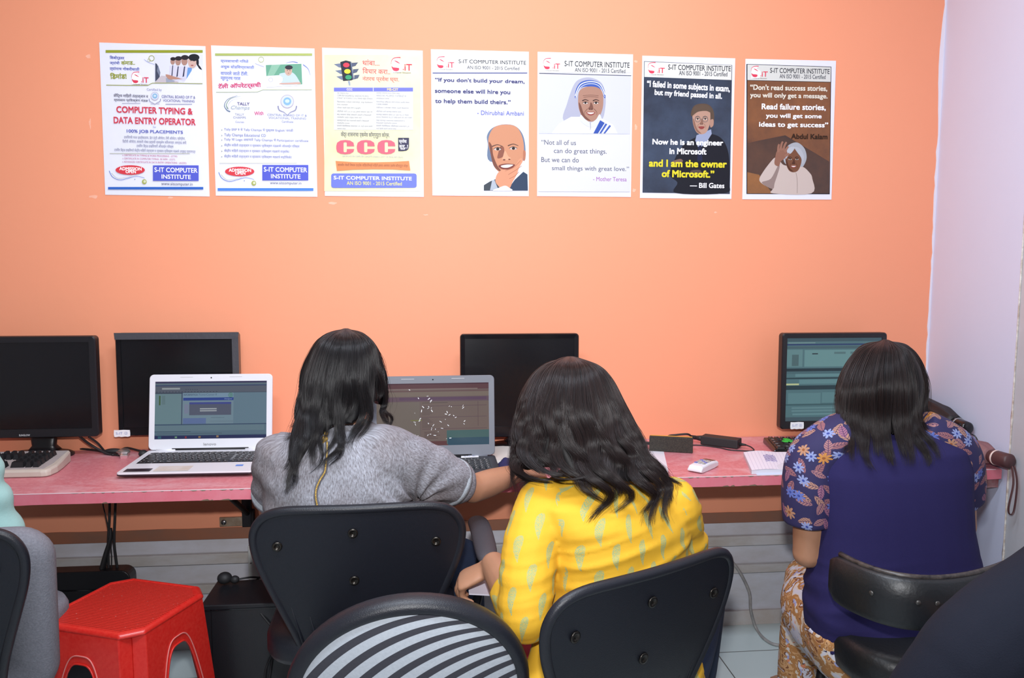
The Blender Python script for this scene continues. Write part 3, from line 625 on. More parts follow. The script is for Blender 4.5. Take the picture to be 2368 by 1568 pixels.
q.text('engineer_quote_text', 'Now he is an engineer', 950, 732, 1488, 788, WQ, .04); q.text('engineer_quote_text', 'in Microsoft', 1078, 798, 1360, 846, WQ, .04)
q.text('yellow_quote_text', 'and I am the owner', 924, 888, 1516, 944, YQ, .045); q.text('yellow_quote_text', 'of Microsoft.”', 1020, 966, 1420, 1022, YQ, .045)
q.text('author_line', '— Bill Gates', 1234, 1062, 1496, 1102, WQ, .025); q.done()

# ---- poster: failure stories
q = Poster(6, V57, 'brown poster with quote about success stories and waving white-haired man')
q.poly('black_border', [(1665, 158), (2310, 178), (2298, 1148), (1665, 1146)], (40, 38, 48))
q.poly('brown_panel', [(1672, 284), (2304, 298), (2294, 1142), (1671, 1142)], print_noise('brown_print', (140, 88, 52), (92, 58, 42), 5))
q.poly('brown_panel', [(1671, 760), (1760, 740), (1960, 700), (2294, 900), (2294, 1142), (1671, 1142)], print_noise('dark_brown_print', (52, 40, 38), (90, 60, 46), 5)); q.poly('brown_panel', [(1671, 980), (1760, 1000), (1860, 1142), (1671, 1142)], print_noise('amber_print', (150, 98, 54), (110, 74, 48), 6))
q.poly('cream_header', [(1672, 162), (2306, 182), (2304, 294), (1672, 280)], (232, 233, 228)); q.header(1700, 174, 92, 1845, 192, 2298, 230, 1917, 238, 2267, 270)
n = 'portrait'
q.poly(n, [(1762, 1040), (1790, 980), (1850, 900), (1885, 870), (1920, 900), (1960, 930), (2080, 935), (2140, 980), (2165, 1030), (2158, 1142), (1866, 1142), (1862, 1108), (1800, 1080)], (226, 208, 200), True)
q.poly(n, [(1780, 1060), (1850, 1030), (1905, 930), (1915, 950), (1880, 1060), (1862, 1108)], (182, 158, 152), True)
q.poly(n, [(1950, 900), (1946, 830), (1985, 775), (2050, 755), (2105, 800), (2122, 870), (2100, 930), (2075, 940), (1985, 930)], (196, 200, 210), True)
face(q, n, 2022, 890, 62, 92, (150, 100, 76), (112, 70, 54), (60, 42, 40))
q.poly(n, [(1962, 880), (1968, 820), (2000, 790), (2032, 792), (2010, 830), (1985, 850)], (206, 210, 220), True); q.poly(n, [(2028, 792), (2070, 800), (2100, 860), (2092, 920), (2078, 870), (2050, 830)], (204, 208, 218), True)
q.poly(n, [(1878, 920), (1882, 870), (1896, 820), (1940, 800), (1975, 830), (1960, 870), (1925, 900), (1910, 935)], (176, 124, 104), True)
for p0, p1, p2 in (((1905, 830), (1906, 790), (1912, 768)), ((1922, 815), (1930, 770), (1940, 748)), ((1942, 815), (1955, 775), (1968, 752)), ((1956, 830), (1970, 800), (1982, 785)), ((1955, 860), (1980, 845), (1990, 838))): q.stroke(n, [p0, p1, p2], 19, 13, (184, 132, 112))
q.stroke(n, [(2040, 985), (2050, 1040), (2050, 1140)], 3, 3, (190, 168, 162))
CQ = (244, 236, 220)
q.text('quote_text', '“Don\'t read success stories,', 1693, 318, 2280, 366, CQ, .035); q.text('quote_text', 'you will only get a message.', 1693, 380, 2282, 428, CQ, .035)
q.text('quote_text', 'Read failure stories,', 1780, 462, 2268, 514, WQ, .035); q.text('quote_text', 'you will get some', 1812, 536, 2236, 580, WQ, .035); q.text('quote_text', 'ideas to get success”', 1760, 600, 2286, 650, WQ, .035)
q.text('author_line', 'Abdul Kalam', 2004, 690, 2280, 730, (72, 50, 40), .035); q.done()
# ================================================================ the long desk and what stands on it
DZ = .714; DY = -.518
def atx(px, py, X):
    d = ray(px, py); return CAM + d*((X-CAM.x)/d.x)
def lam_mat(name, c1, c2, wear):
    m, N, L, b = new_mat(name)
    tc = N.new('ShaderNodeTexCoord')
    n = N.new('ShaderNodeTexNoise'); n.inputs['Scale'].default_value = 70; n.inputs['Detail'].default_value = 6; n.inputs['Roughness'].default_value = .7
    L.new(tc.outputs['Object'], n.inputs[0])
    mx = N.new('ShaderNodeMix'); mx.data_type = 'RGBA'; mx.inputs[6].default_value = c1; mx.inputs[7].default_value = c2
    mr = N.new('ShaderNodeMapRange'); mr.inputs[1].default_value = .38; mr.inputs[2].default_value = .62; L.new(n.outputs[0], mr.inputs[0]); L.new(mr.outputs[0], mx.inputs[0])
    w = N.new('ShaderNodeTexNoise'); w.inputs['Scale'].default_value = 5; w.inputs['Detail'].default_value = 10; w.inputs['Roughness'].default_value = .72; w.inputs['Distortion'].default_value = .6
    mp = N.new('ShaderNodeMapping'); mp.inputs['Scale'].default_value = (1, 2.2, 1); mp.inputs['Rotation'].default_value = (0, 0, .5); L.new(tc.outputs['Object'], mp.inputs[0]); L.new(mp.outputs[0], w.inputs[0])
    m2r = N.new('ShaderNodeMapRange'); m2r.inputs[1].default_value = .5; m2r.inputs[2].default_value = .75; m2r.inputs[4].default_value = .75; L.new(w.outputs[0], m2r.inputs[0])
    m2 = N.new('ShaderNodeMix'); m2.data_type = 'RGBA'; m2.inputs[7].default_value = wear; L.new(mx.outputs[2], m2.inputs[6]); L.new(m2r.outputs[0], m2.inputs[0])
    L.new(m2.outputs[2], b.inputs['Base Color']); b.inputs['Roughness'].default_value = .4
    return m
M_lam = lam_mat('worn_red_pink_laminate', (.58, .16, .19, 1), (.66, .25, .28, 1), (.74, .52, .56, 1))
M_edge = mat('pink_edge_laminate', (.66, .16, .21, 1), .4, var=.6, vscale=14, col2=(.7, .27, .32, 1))
M_chip = mat('chipped_core_board', (.16, .12, .08, 1), .8)
M_black = mat('black_plastic', (.012, .012, .015, 1), .35, bump=.1, bscale=400)
M_blackg = mat('glossy_black_plastic', (.008, .008, .01, 1), .12)
M_blackm = mat('matt_black_rubber', (.016, .016, .018, 1), .6)
M_steel = mat('dull_steel', (.4, .4, .4, 1), .35, 1)
desk = thing('wall_desk', (-.2, DY, DZ), 'long pink laminate wall desk running the full width under the monitors', 'desk')
b = MB(); yb = -.004
xr = 1.733
b.hull8([(XL+.02, DY+.002, DZ-.02), (xr, DY+.002, DZ-.02), (1.81, yb, DZ-.02), (XL+.02, yb, DZ-.02), (XL+.02, DY+.002, DZ), (xr, DY+.002, DZ), (1.81, yb, DZ), (XL+.02, yb, DZ)], M_lam)
b.build('worktop', M_lam, desk, bevel=.0008)
b = MB(); n = 220; up, lo = [], []
for i in range(n+1):
    x = XL+.02+(xr-XL-.02)*i/n
    lo.append((x, DY, DZ-.0305-.0022*max(0, noise.noise((x*11, 0, 3)))+.004*max(0, noise.noise((x*5, 4, 1))-.3)))
    up.append((x, DY, DZ-.0008-.0035*max(0, noise.noise((x*6, 9, 2))-.12)))
b.prism(lo+up[::-1], M_edge, (0, .0035, 0)); b.build('front_edging', M_edge, desk)
b = MB(); rn = random.Random(4)
for k in range(150):
    x = XL+.05+(xr-XL-.1)*k/150; q = noise.noise((x*4, 11, 2))
    if q < -.02: continue
    l = rn.uniform(.006, .022); h = rn.uniform(.0008, .0028)
    b.prism([(x, DY-.0003, DZ-.0012), (x+l*.4, DY-.0003, DZ-.0012-h), (x+l*.8, DY-.0003, DZ-.0012-h*.7), (x+l, DY-.0003, DZ-.001), (x+l*.5, DY-.0003, DZ-.0006)], M_chip, (0, .001, 0))
    if q > .22:
        l *= 1.6; h *= 1.4; b.prism([(x, DY-.0003, DZ-.0312), (x+l*.3, DY-.0003, DZ-.0305+h*.6), (x+l*.7, DY-.0003, DZ-.0305+h), (x+l, DY-.0003, DZ-.0312)], M_chip, (0, .001, 0))
o = b.build('edge_chips', M_chip, desk); o['kind'] = 'stuff'
b = MB(); b.box(((XL+xr)/2, DY+.0012, DZ-.0001), (xr-XL-.04, .0034, .0016), mat('pale_laminate_edge', (.78, .62, .66, 1), .5)); b.build('edge_line', None, desk)
b = MB(); b.box(((XL+xr)/2, DY+.019, DZ-.0115), (xr-XL-.06, .03, .021), M_chip); b.box(((XL+xr)/2, DY+.014, DZ-.018), (xr-XL-.06, .02, .014), M_chip); b.build('core_board', M_chip, desk)
b = MB(); b.hull8([(1.70, -.50, .652), (1.738, -.50, .652), (1.80, -.02, .652), (1.76, -.02, .652), (1.70, -.50, .693), (1.738, -.50, .693), (1.80, -.02, .693), (1.76, -.02, .693)], mat('maroon_painted_batten', (.24, .03, .03, 1), .5, var=.6, vscale=18, col2=(.5, .45, .45, 1)))
b.build('batten', None, desk)
def bracket(x):
    t = thing('shelf_bracket', (x, -.01, .5), 'black folding metal bracket on the wall under the desk', 'bracket')
    b = MB(); b.box((x, -.012, .565), (.032, .014, .255), M_black); b.build('wall_plate', M_black, t, bevel=.002)
    b = MB(); b.box((x, -.22, .685), (.03, .42, .016), M_black); b.build('top_arm', M_black, t, bevel=.002)
    b = MB(); b.tube([(x+.006, -.03, .49), (x-.03, -.30, .676)], .009, M_blackm, 8); b.tube([(x+.02, -.02, .42), (x+.022, -.022, .5)], .007, M_blackm, 8); b.build('brace', M_blackm, t)
    b = MB(); b.box((x-.05, -.008, .455), (.085, .008, .032), mat('rusty_tin', (.25, .16, .1, 1), .5, .4, var=1, vscale=40, col2=(.4, .33, .25, 1))); b.disc((x-.078, -.012, .455), .009, (0, -1, 0), .004, M_steel); b.build('fixing_tab', None, t)
bracket(at(571, 1180, -.012).x)

# ---------------- screens
GLOW = {}
def glow(c, k=1.0):
    key = (tuple(c), k)
    if key not in GLOW: GLOW[key] = mat('screen_pixels_%d_%d_%d_%d' % (c[0], c[1], c[2], k*100), (.012, .012, .014, 1), .12, spec=.35, emit=rgb(*c), estr=.8*k)
    return GLOW[key]
def monitor(name_label, x0, x1, z0, z1, Y, brand=None, sticker=None, ui=None, tilt=2, lip=.019, chin=.026, gloss=False, stand=True, taped=False, group=None):
    w, h = x1-x0, z1-z0; cx = (x0+x1)/2
    t = thing('monitor', (cx, Y+.05, DZ), name_label, 'monitor', group)
    rot = Matrix.Rotation(R(-tilt), 3, 'X'); piv = Vector((cx, Y, z0))
    T = lambda x, y, z: piv+rot @ Vector((x-cx, y, z-z0))
    mm = M_blackg if gloss else M_black
    # casing: front frame ring with rounded corners + stepped back shell
    b = MB(); r = .012
    o = rrect(w, h, r, 5); i_ = [(max(-w/2+lip, min(w/2-lip, p[0])), max(-h/2+chin, min(h/2-lip, p[1]))) for p in o]
    def ring(pts, y): return [T(cx+p[0], y, z0+h/2+p[1]) for p in pts]
    o2 = [(p[0]*.985, p[1]*.985) for p in o]
    b.rings([ring(i_, .006), ring(i_, .001), ring(o2, 0), ring(o, .004), ring(o, .03), ring([(p[0]*.9, p[1]*.9) for p in o], .046), ring([(p[0]*.55, p[1]*.5) for p in o], .056)], mm, caps=False, smooth=False)
    b.rings([ring([(p[0]*.55, p[1]*.5) for p in o], .056), ring([(p[0]*.01, p[1]*.01) for p in o], .057)], mm, caps=False)
    b.build('casing', mm, t, bevel=.0008)
    b = MB(); sx0, sx1, sz0, sz1 = cx-w/2+lip-.001, cx+w/2-lip+.001, z0+chin-.001, z1-lip+.001
    if ui is None:
        b.add([T(sx0, .005, sz0), T(sx1, .005, sz0), T(sx1, .005, sz1), T(sx0, .005, sz1)], [(0, 1, 2, 3)], mat('dark_glass_screen', (.006, .006, .008, 1), .06 if gloss else .18, spec=.5))
    else:
        b.add([T(sx0, .0055, sz0), T(sx1, .0055, sz0), T(sx1, .0055, sz1), T(sx0, .0055, sz1)], [(0, 1, 2, 3)], glow(ui[0]))
        for k, (u0, v0, u1, v1, c) in enumerate(ui[1]):
            X = lambda u: sx0+(sx1-sx0)*u
            Zv = lambda v: sz1-(sz1-sz0)*v
            y = .0053-.00008*k/len(ui[1])*30*.02-.0002
            b.add([T(X(u0), y-.00002*k, Zv(v1)), T(X(u1), y-.00002*k, Zv(v1)), T(X(u1), y-.00002*k, Zv(v0)), T(X(u0), y-.00002*k, Zv(v0))], [(0, 1, 2, 3)], glow(c))
    b.build('screen', None, t)
    if brand:
        b = MB(); s0, bw, bh = brand
        o_ = T(s0, -.0002, z0+.006); text_on(b, 'SUNGLOW', o_, rot @ Vector((bw, 0, 0)), rot @ Vector((0, 0, bh)), mat('silver_lettering', (.65, .65, .67, 1), .4), .02)
        b.build('brand_lettering', None, t)
    if sticker:
        sx, sz, sw, sh, txt = sticker; b = MB()
        pts = [(0, 0), (.1, -.06), (.3, .02), (.45, -.05), (.7, .0), (.85, -.04), (1, .05), (1.01, .5), (.99, .97), (.6, 1.02), (.3, .98), (0, 1), (-.02, .4)]
        b.prism([T(sx+sw*p[0], -.0012, sz+sh*p[1]) for p in pts], mat('white_sticker_paper', (.85, .85, .88, 1), .5), rot @ Vector((0, .0012, 0)))
        text_on(b, txt, T(sx+.12*sw, -.0014, sz+.3*sh), rot @ Vector((sw*.74, 0, 0)), rot @ Vector((0, 0, sh*.42)), mat('blue_biro', (.25, .28, .55, 1), .5))
        b.build('sticker', None, t)
    if stand:
        b = MB(); b.rings([[(cx+a*sx, Y+.075+c*sy, z) for a, c in rrect(2, 2, .6, 4)] for sx, sy, z in ((.045, .012, z0+.1), (.04, .014, z0-.005), (.036, .016, DZ+.03), (.05, .03, DZ+.012))], mm); b.build('neck', mm, t)
        b = MB(); b.rings([[(cx+a*.1*k, Y+.05+c*.055*k, z) for a, c in rrect(2, 2, .9, 6)] for k, z in ((1, DZ+.0005), (1, DZ+.008), (.9, DZ+.013), (.4, DZ+.017))], mm); b.build('base', mm, t)
    else:
        b = MB(); b.box((cx, Y+.063, z0+h/2), (.1, .012, .1), M_blackm); b.build('wall_mount', M_blackm, t, bevel=.002)
    if taped:
        b = MB(); tape = mat('crinkled_clear_tape', (.07, .07, .08, 1), .15, bump=.8, bscale=70)
        b.hull8([T(x0, -.001, z1-.021), T(x1, -.001, z1-.021), T(x1, .0, z1-.021), T(x0, 0, z1-.021), T(x0-.002, -.001, z1+.001), T(x1+.003, -.001, z1+.001), T(x1+.003, 0, z1+.001), T(x0-.002, 0, z1+.001)], tape)
        b.hull8([T(x1-.02, -.001, z0+.1), T(x1+.001, -.001, z0+.1), T(x1+.001, 0, z0+.1), T(x1-.02, 0, z0+.1), T(x1-.02, -.001, z1-.02), T(x1+.001, -.001, z1-.02), T(x1+.001, 0, z1-.02), T(x1-.02, 0, z1-.02)], tape)
        b.build('clear_tape', tape, t)
    return t
G = None
p0, p1 = at(217, 777, -.12), at(212, 1010, -.12)
monitor('black monitor on a stand behind the old beige keyboard', p0.x-.405, p0.x, p1.z, p0.z, -.12, brand=(at(44, 1003, -.12).x, .033, .006), lip=.02, chin=.027, tilt=1)
p0, p1, p2 = at(263, 771, -.072), at(549, 771, -.072), at(259, 1009, -.072)
monitor('black monitor with taped frame standing behind the white laptop', p0.x, p1.x, p2.z, p0.z, -.072, stand=False, sticker=(at(264, 1000, -.072).x, at(263, 1010, -.072).z, .05, .022, 'S-IT ②'), gloss=True, taped=True, lip=.016, chin=.026, tilt=1)
p0, p1, p2 = at(1064, 773, -.13), at(1340, 770, -.13), at(1064, 1013, -.13)
monitor('black monitor behind the grey laptop, partly hidden by the yellow kurta woman', p0.x, p1.x, p2.z, p0.z, -.13, brand=(at(1194, 1000, -.13).x, .05, .008), gloss=True, lip=.016, chin=.036, tilt=1)
SB = (80, 115, 122)
ui4 = (SB, [(0, 0, 1, .045, (62, 88, 98)), (.02, .055, .3, .065, (120, 150, 150)), (0, .072, 1, .09, (40, 62, 105)), (0, .1, 1, .13, (70, 98, 106)), (.0, .14, .17, .345, (98, 136, 140)), (.06, .2, .13, .335, (76, 104, 108)), (.19, .145, 1, .345, (104, 145, 148)), (.27, .185, .33, .198, (30, 42, 50)), (.5, .17, .62, .195, (84, 116, 120)), (.67, .17, .8, .195, (84, 116, 120)),
   (0, .365, 1, .4, (30, 52, 60)), (.0, .4, 1, .43, (72, 104, 112)), (.1, .43, 1, .465, (98, 138, 144)), (.0, .475, 1, .492, (36, 62, 70)), (.14, .5, 1, .55, (96, 136, 142)), (0, .545, .14, .565, (190, 200, 150)), (0, .57, 1, .62, (34, 58, 66)), (.03, .66, .37, .79, (92, 130, 136)), (.385, .655, 1, .78, (92, 130, 136)), (0, .79, 1, .81, (60, 92, 98)), (.07, .83, 1, .85, (98, 134, 140)), (.07, .865, 1, .885, (98, 134, 140)), (.08, .905, 1, .925, (100, 138, 144)), (0, .95, 1, 1, (66, 88, 98))])
p0, p1, p2 = at(1812, 771, -.12), at(2055, 769, -.12), at(1820, 993, -.12)
monitor('lit monitor with teal-tinted software windows facing the woman in navy', p0.x, p1.x, p2.z, p0.z, -.12, sticker=(at(1828, 985, -.12).x, at(1828, 992, -.12).z, .048, .024, 'S-IT ⑤'), ui=ui4, lip=.018, chin=.028, tilt=1)

# ---------------- keyboards
def keyrows(b, T, x0, x1, y0, y1, rows, m, mt, gap=.003, h=.006, ztop=0, marks=True, seed=1, tall=1):
    rnd = random.Random(seed); dy = (y1-y0)/len(rows)
    for j, row in enumerate(rows):
        tot = sum(abs(k) for k in row); x = x0
        for k in row:
            kw = (x1-x0)*abs(k)/tot
            if k > 0:
                a, c = x+gap/2, x+kw-gap/2; ya, yc = y1-dy*(j+1)+gap/2, y1-dy*j-gap/2; s = .0022*tall
                b.hull8([T(a, ya, 0), T(c, ya, 0), T(c, yc, 0), T(a, yc, 0), T(a+s, ya+s, h), T(c-s, ya+s, h), T(c-s, yc-s*.6, h), T(a+s, yc-s*.6, h)], m)
                if marks and rnd.random() < .95:
                    mw = rnd.uniform(.0028, .0045) if kw < .025 else rnd.uniform(.006, .012); u = a+s+.0018; v = yc-s-.0045
                    b.add([T(u, v-.0028, h+.0002), T(u+mw, v-.0028, h+.0002), T(u+mw, v, h+.0002), T(u, v, h+.0002)], [(0, 1, 2, 3)], mt)
            x += kw
M_key = mat('black_keycaps', (.014, .014, .016, 1), .38); M_mark = mat('white_key_legends', (.6, .6, .62, 1), .5)
M_beige = mat('yellowed_beige_plastic', (.56, .50, .44, 1), .45, var=.5, vscale=10, col2=(.45, .38, .31, 1))
M_beiget = mat('dusty_grey_plastic', (.44, .40, .40, 1), .5, var=.7, vscale=14, col2=(.34, .30, .28, 1))
p = atz(112, 1104, DZ); q = atz(168, 1046, DZ+.03)
kx, ky0, ky1 = p.x, p.y, q.y
t = thing('keyboard', (kx-.2, (ky0+ky1)/2, DZ), 'old beige keyboard with black keys', 'keyboard')
b = MB()
o = [(kx-.46, ky0), (kx-.02, ky0), (kx-.006, ky0+.004), (kx, ky0+.016), (kx+.004, ky0+.05), (kx-.002, ky0+.1), (q.x-.006, ky1), (kx-.46, ky1)]
b.rings([[(x, y, DZ+.001) for x, y in o], [(x, y, DZ+.016+.03*(y-ky0)/(ky1-ky0)*.5) for x, y in o], [(kx-.23+(x-kx+.23)*.985, (ky0+ky1)/2+(y-(ky0+ky1)/2)*.96, DZ+.022+.016*(y-ky0)/(ky1-ky0)) for x, y in o]], M_beige, smooth=False)
b.build('case', M_beige, t, bevel=.004, seg=3)
sl = .016/(ky1-ky0)
b = MB(); T = lambda x, y, z: Vector((x, y, DZ+.0228+(y-ky0)*sl+z))
o2 = [(kx-.44, ky0+.012), (kx-.018, ky0+.012), (kx-.012, ky0+.06), (kx-.022, ky1-.01), (kx-.44, ky1-.01)]
b.rings([[T(x, y, -.004) for x, y in o2], [T(x, y, .0006) for x, y in o2]], M_beiget, smooth=False); b.build('top_panel', M_beiget, t)
b = MB(); keyrows(b, T, kx-.26, kx-.035, ky0+.02, ky1-.045, [[1, 1, 1, -.4, 1, 1, 1, -.4, 1, 1, 1, 1], [1, 1, 1, -.4, 1, 1, 1, -.4, 1, 1, 1, 1], [1, 1, 1, -.4, -3.4, 1, 1, 1, 1], [2, 1, -.4, -1, 1, -1, -.4, 1, 1, 1, 1], [1, 1, 1, -.4, 1, 1, 1, -.4, 2, 1, 1]], M_key, M_mark, .004, .016, marks=False, tall=1.8)
b.build('keys', M_key, t)
# right keyboard
a0, a1 = atz(1764, 1016, DZ+.012), atz(1790, 1041, DZ+.012)
dirv = (a0-a1).normalized(); rgt = Vector((dirv.y, -dirv.x, 0)); L_ = (a0-a1).length
t = thing('keyboard', a1+rgt*.2, 'black keyboard with bright green key stickers in front of the lit monitor', 'keyboard')
T = lambda x, y, z: Vector((a1.x, a1.y, DZ))+rgt*x+dirv*y+Vector((0, 0, z))
b = MB(); b.hull8([T(0, 0, .0005), T(.44, 0, .0005), T(.44, L_, .0005), T(0, L_, .0005), T(.002, .002, .012), T(.438, .002, .012), T(.438, L_-.002, .02), T(.002, L_-.002, .02)], M_blackg); b.build('case', M_blackg, t, bevel=.003)
T2 = lambda x, y, z: T(x, y, .0125+.008*y/L_+z)
rows = [[1]*13+[2]]+[[1.5]+[1]*12+[1.5], [1.8]+[1]*11+[2.2], [2.3]+[1]*10+[2.7], [1.3, 1.3, 1.3, 6, 1.3, 1.3, 1.3]]
b = MB(); keyrows(b, T2, .012, .31, .01, L_-.012, rows, M_key, M_mark, .003, .006); keyrows(b, T2, .325, .43, .01, L_-.012, [[1]*4]*5, M_key, M_mark, .003, .006, seed=3); b.build('keys', None, t)
b = MB(); Mg = mat('bright_green_sticker', (.06, .62, .07, 1), .4)
for (gx, gy) in ((.068, .115), (.058, .089), (.08, .089), (.104, .089), (.074, .1), (.092, .082)):
    b.prism([T2(gx+.0125*math.cos(R(60*k)), gy*L_/.165+.0125*math.sin(R(60*k)), .0064) for k in range(6)], Mg, (0, 0, .0006))
b.build('green_key_stickers', Mg, t)

# ---------------- laptops
def laptop(label, fl, fr_, hinge_y, lid_h, lean, m_deck, m_lid, m_bot, ui, brand, keys_w, n_sticker=None, deckz=.024):
    ctr = (fl+fr_)/2; ang = math.atan2(fr_.y-fl.y, fr_.x-fl.x); w = (fr_-fl).length; d = hinge_y
    t = thing('laptop', (ctr.x, ctr.y+d/2, DZ), label, 'laptop')
    ux = Vector((math.cos(ang), math.sin(ang), 0)); uy = Vector((-math.sin(ang), math.cos(ang), 0)); o = Vector((ctr.x, ctr.y, DZ))
    T = lambda x, y, z: o+ux*x+uy*y+Vector((0, 0, z))
    zt = lambda y: deckz*.72+deckz*.28*y/d
    b = MB(); rr = rrect(w, d, .012, 4, (0, d/2))
    b.rings([[T(x*.95, d/2+(y-d/2)*.92, .004) for x, y in rr], [T(x, y, .009) for x, y in rr], [T(x, y, zt(y)-.004) for x, y in rr]], m_bot, smooth=False); b.build('bottom_shell', m_bot, t)
    b = MB(); b.rings([[T(x, y, zt(y)-.004) for x, y in rr], [T(x, y, zt(y)-.0008) for x, y in rr], [T(x*.996, d/2+(y-d/2)*.994, zt(y)) for x, y in rr]], m_deck, smooth=False); b.build('deck', m_deck, t)
    Td = lambda x, y, z: T(x, y, zt(y)+z)
    b = MB(); k0, k1 = -w/2+.022, w/2-.022; b.add([Td(k0-.003, d*.40-.003, .0002), Td(k1+.003, d*.40-.003, .0002), Td(k1+.003, d*.86+.003, .0002), Td(k0-.003, d*.86+.003, .0002)], [(0, 1, 2, 3)], M_blackg)
    kr = [[1.2]+[1]*15+[1.1], [1]*13+[1.8, -.3, 1, 1, 1, 1], [1.5]+[1]*12+[1.3, -.3, 1, 1, 1, 1], [1.8]+[1]*11+[2, -.3, 1, 1, 1, 1], [2.3]+[1]*10+[2.5, -.3, 1, 1, 1, 1], [1.2, 1, 1, 1.2, 5.5, 1, 1, 1, 1, 1, -.3, 1, 1, 1, 1]]
    keyrows(b, Td, k0, k1, d*.40, d*.86, kr, M_key, M_mark, .0026, .0022, seed=9); b.build('keys', None, t)
    tp = mat('worn_touchpad', (.70, .66, .62, 1), .4, var=.9, vscale=25, col2=(.58, .5, .42, 1)) if m_deck.name.startswith('white') else M_black
    b = MB(); b.box(Td(-.045, d*.19, .0002), (.1, d*.27, .0006), tp, Matrix.Rotation(ang, 3, 'Z')); b.build('touchpad', tp, t)
    if n_sticker:
        for (sx, sy, sw, sh, mm) in n_sticker:
            b = MB(); b.add([Td(sx, sy, .0004), Td(sx+sw, sy, .0004), Td(sx+sw, sy+sh, .0004), Td(sx, sy+sh, .0004)], [(0, 1, 2, 3)], mm); b.build('palm_rest_sticker', mm, t)
    # lid
    ql = lambda x, y, z: T(x, d-.008+y*math.cos(R(lean))+z*math.sin(R(lean)), deckz+.002+z*math.cos(R(lean))-y*math.sin(R(lean)))
    b = MB(); rl = rrect(w, lid_h, .014, 5, (0, lid_h/2))
    lip, top, chin = .018, .023, .034
    il = [(max(-w/2+lip, min(w/2-lip, x)), max(chin, min(lid_h-top, z))) for x, z in rl]
    b.rings([[ql(x, .0018, z) for x, z in il], [ql(x, .0, z) for x, z in il], [ql(x*.992, -.0005, lid_h/2+(z-lid_h/2)*.99) for x, z in rl], [ql(x, .001, z) for x, z in rl], [ql(x, .007, z) for x, z in rl], [ql(x*.97, .009, lid_h/2+(z-lid_h/2)*.96) for x, z in rl]], m_lid, caps=False, smooth=False)
    b.rings([[ql(x*.97, .009, lid_h/2+(z-lid_h/2)*.96) for x, z in rl], [ql(x*.02, .0095, lid_h/2+(z-lid_h/2)*.02) for x, z in rl]], m_lid, caps=False)
    b.build('lid', m_lid, t)
    for sg in (-1, 1): b = MB(); b.tube([ql(sg*w*.36-.03, .003, -.002), ql(sg*w*.36+.03, .003, -.002)], .006, m_lid, 10); b.build('hinge', m_lid, t)
    b = MB(); b.tube([ql(-w*.31, .003, .002), ql(w*.31, .003, .002)], .0045, M_blackm, 8); b.build('hinge_strip', M_blackm, t)
    b = MB(); sx0, sx1, s0, s1 = -w/2+lip, w/2-lip, chin, lid_h-top
    b.add([ql(sx0, .0016, s0), ql(sx1, .0016, s0), ql(sx1, .0016, s1), ql(sx0, .0016, s1)], [(0, 1, 2, 3)], glow(ui[0]))
    for k, (u0, v0, u1, v1, c) in enumerate(ui[1]):
        y = .0015-.000012*k; X = lambda u: sx0+(sx1-sx0)*u
        Zv = lambda v: s1-(s1-s0)*v
        b.add([ql(X(u0), y, Zv(v1)), ql(X(u1), y, Zv(v1)), ql(X(u1), y, Zv(v0)), ql(X(u0), y, Zv(v0))], [(0, 1, 2, 3)], glow(c))
    for s_, u0, v0, u1, v1, c in ui[2]:
        X = lambda u: sx0+(sx1-sx0)*u
        Zv = lambda v: s1-(s1-s0)*v
        text_on(b, s_, ql(X(u0), .0009, Zv(v1)), ql(X(u1), .0009, Zv(v1))-ql(X(u0), .0009, Zv(v1)), ql(X(u0), .0009, Zv(v0))-ql(X(u0), .0009, Zv(v1)), glow(c), .01)
    b.build('screen', None, t)
    b = MB(); txt, bc, bx, bw, bh, bz, shear = brand
    text_on(b, txt, ql(bx, -.0006, bz), ql(bx+bw, -.0006, bz)-ql(bx, -.0006, bz), ql(bx, -.0006, bz+bh)-ql(bx, -.0006, bz), bc, .02, shear); b.build('brand_lettering', None, t)
    b = MB(); b.disc(ql(0, -.0008, lid_h-top*.5), .0022, uy*-1, .0004, M_blackg, 12)
    b.build('webcam', None, t)
    for sg in (-1, 1):
        b = MB(); b.add([ql(sg*.078-.02, -.0008, lid_h-top*.42), ql(sg*.078+.02, -.0008, lid_h-top*.42), ql(sg*.078+.02, -.0008, lid_h-top*.36), ql(sg*.078-.02, -.0008, lid_h-top*.36)], [(0, 1, 2, 3)], mat('lid_bumper', (.5, .5, .52, 1), .5)); b.build('lid_bumper', None, t)
    return t, Td, ql
M_wht = mat('white_laptop_plastic', (.74, .75, .80, 1), .3); M_purp = mat('dark_purple_shell', (.03, .022, .03, 1), .35)
S1 = (88, 112, 128)
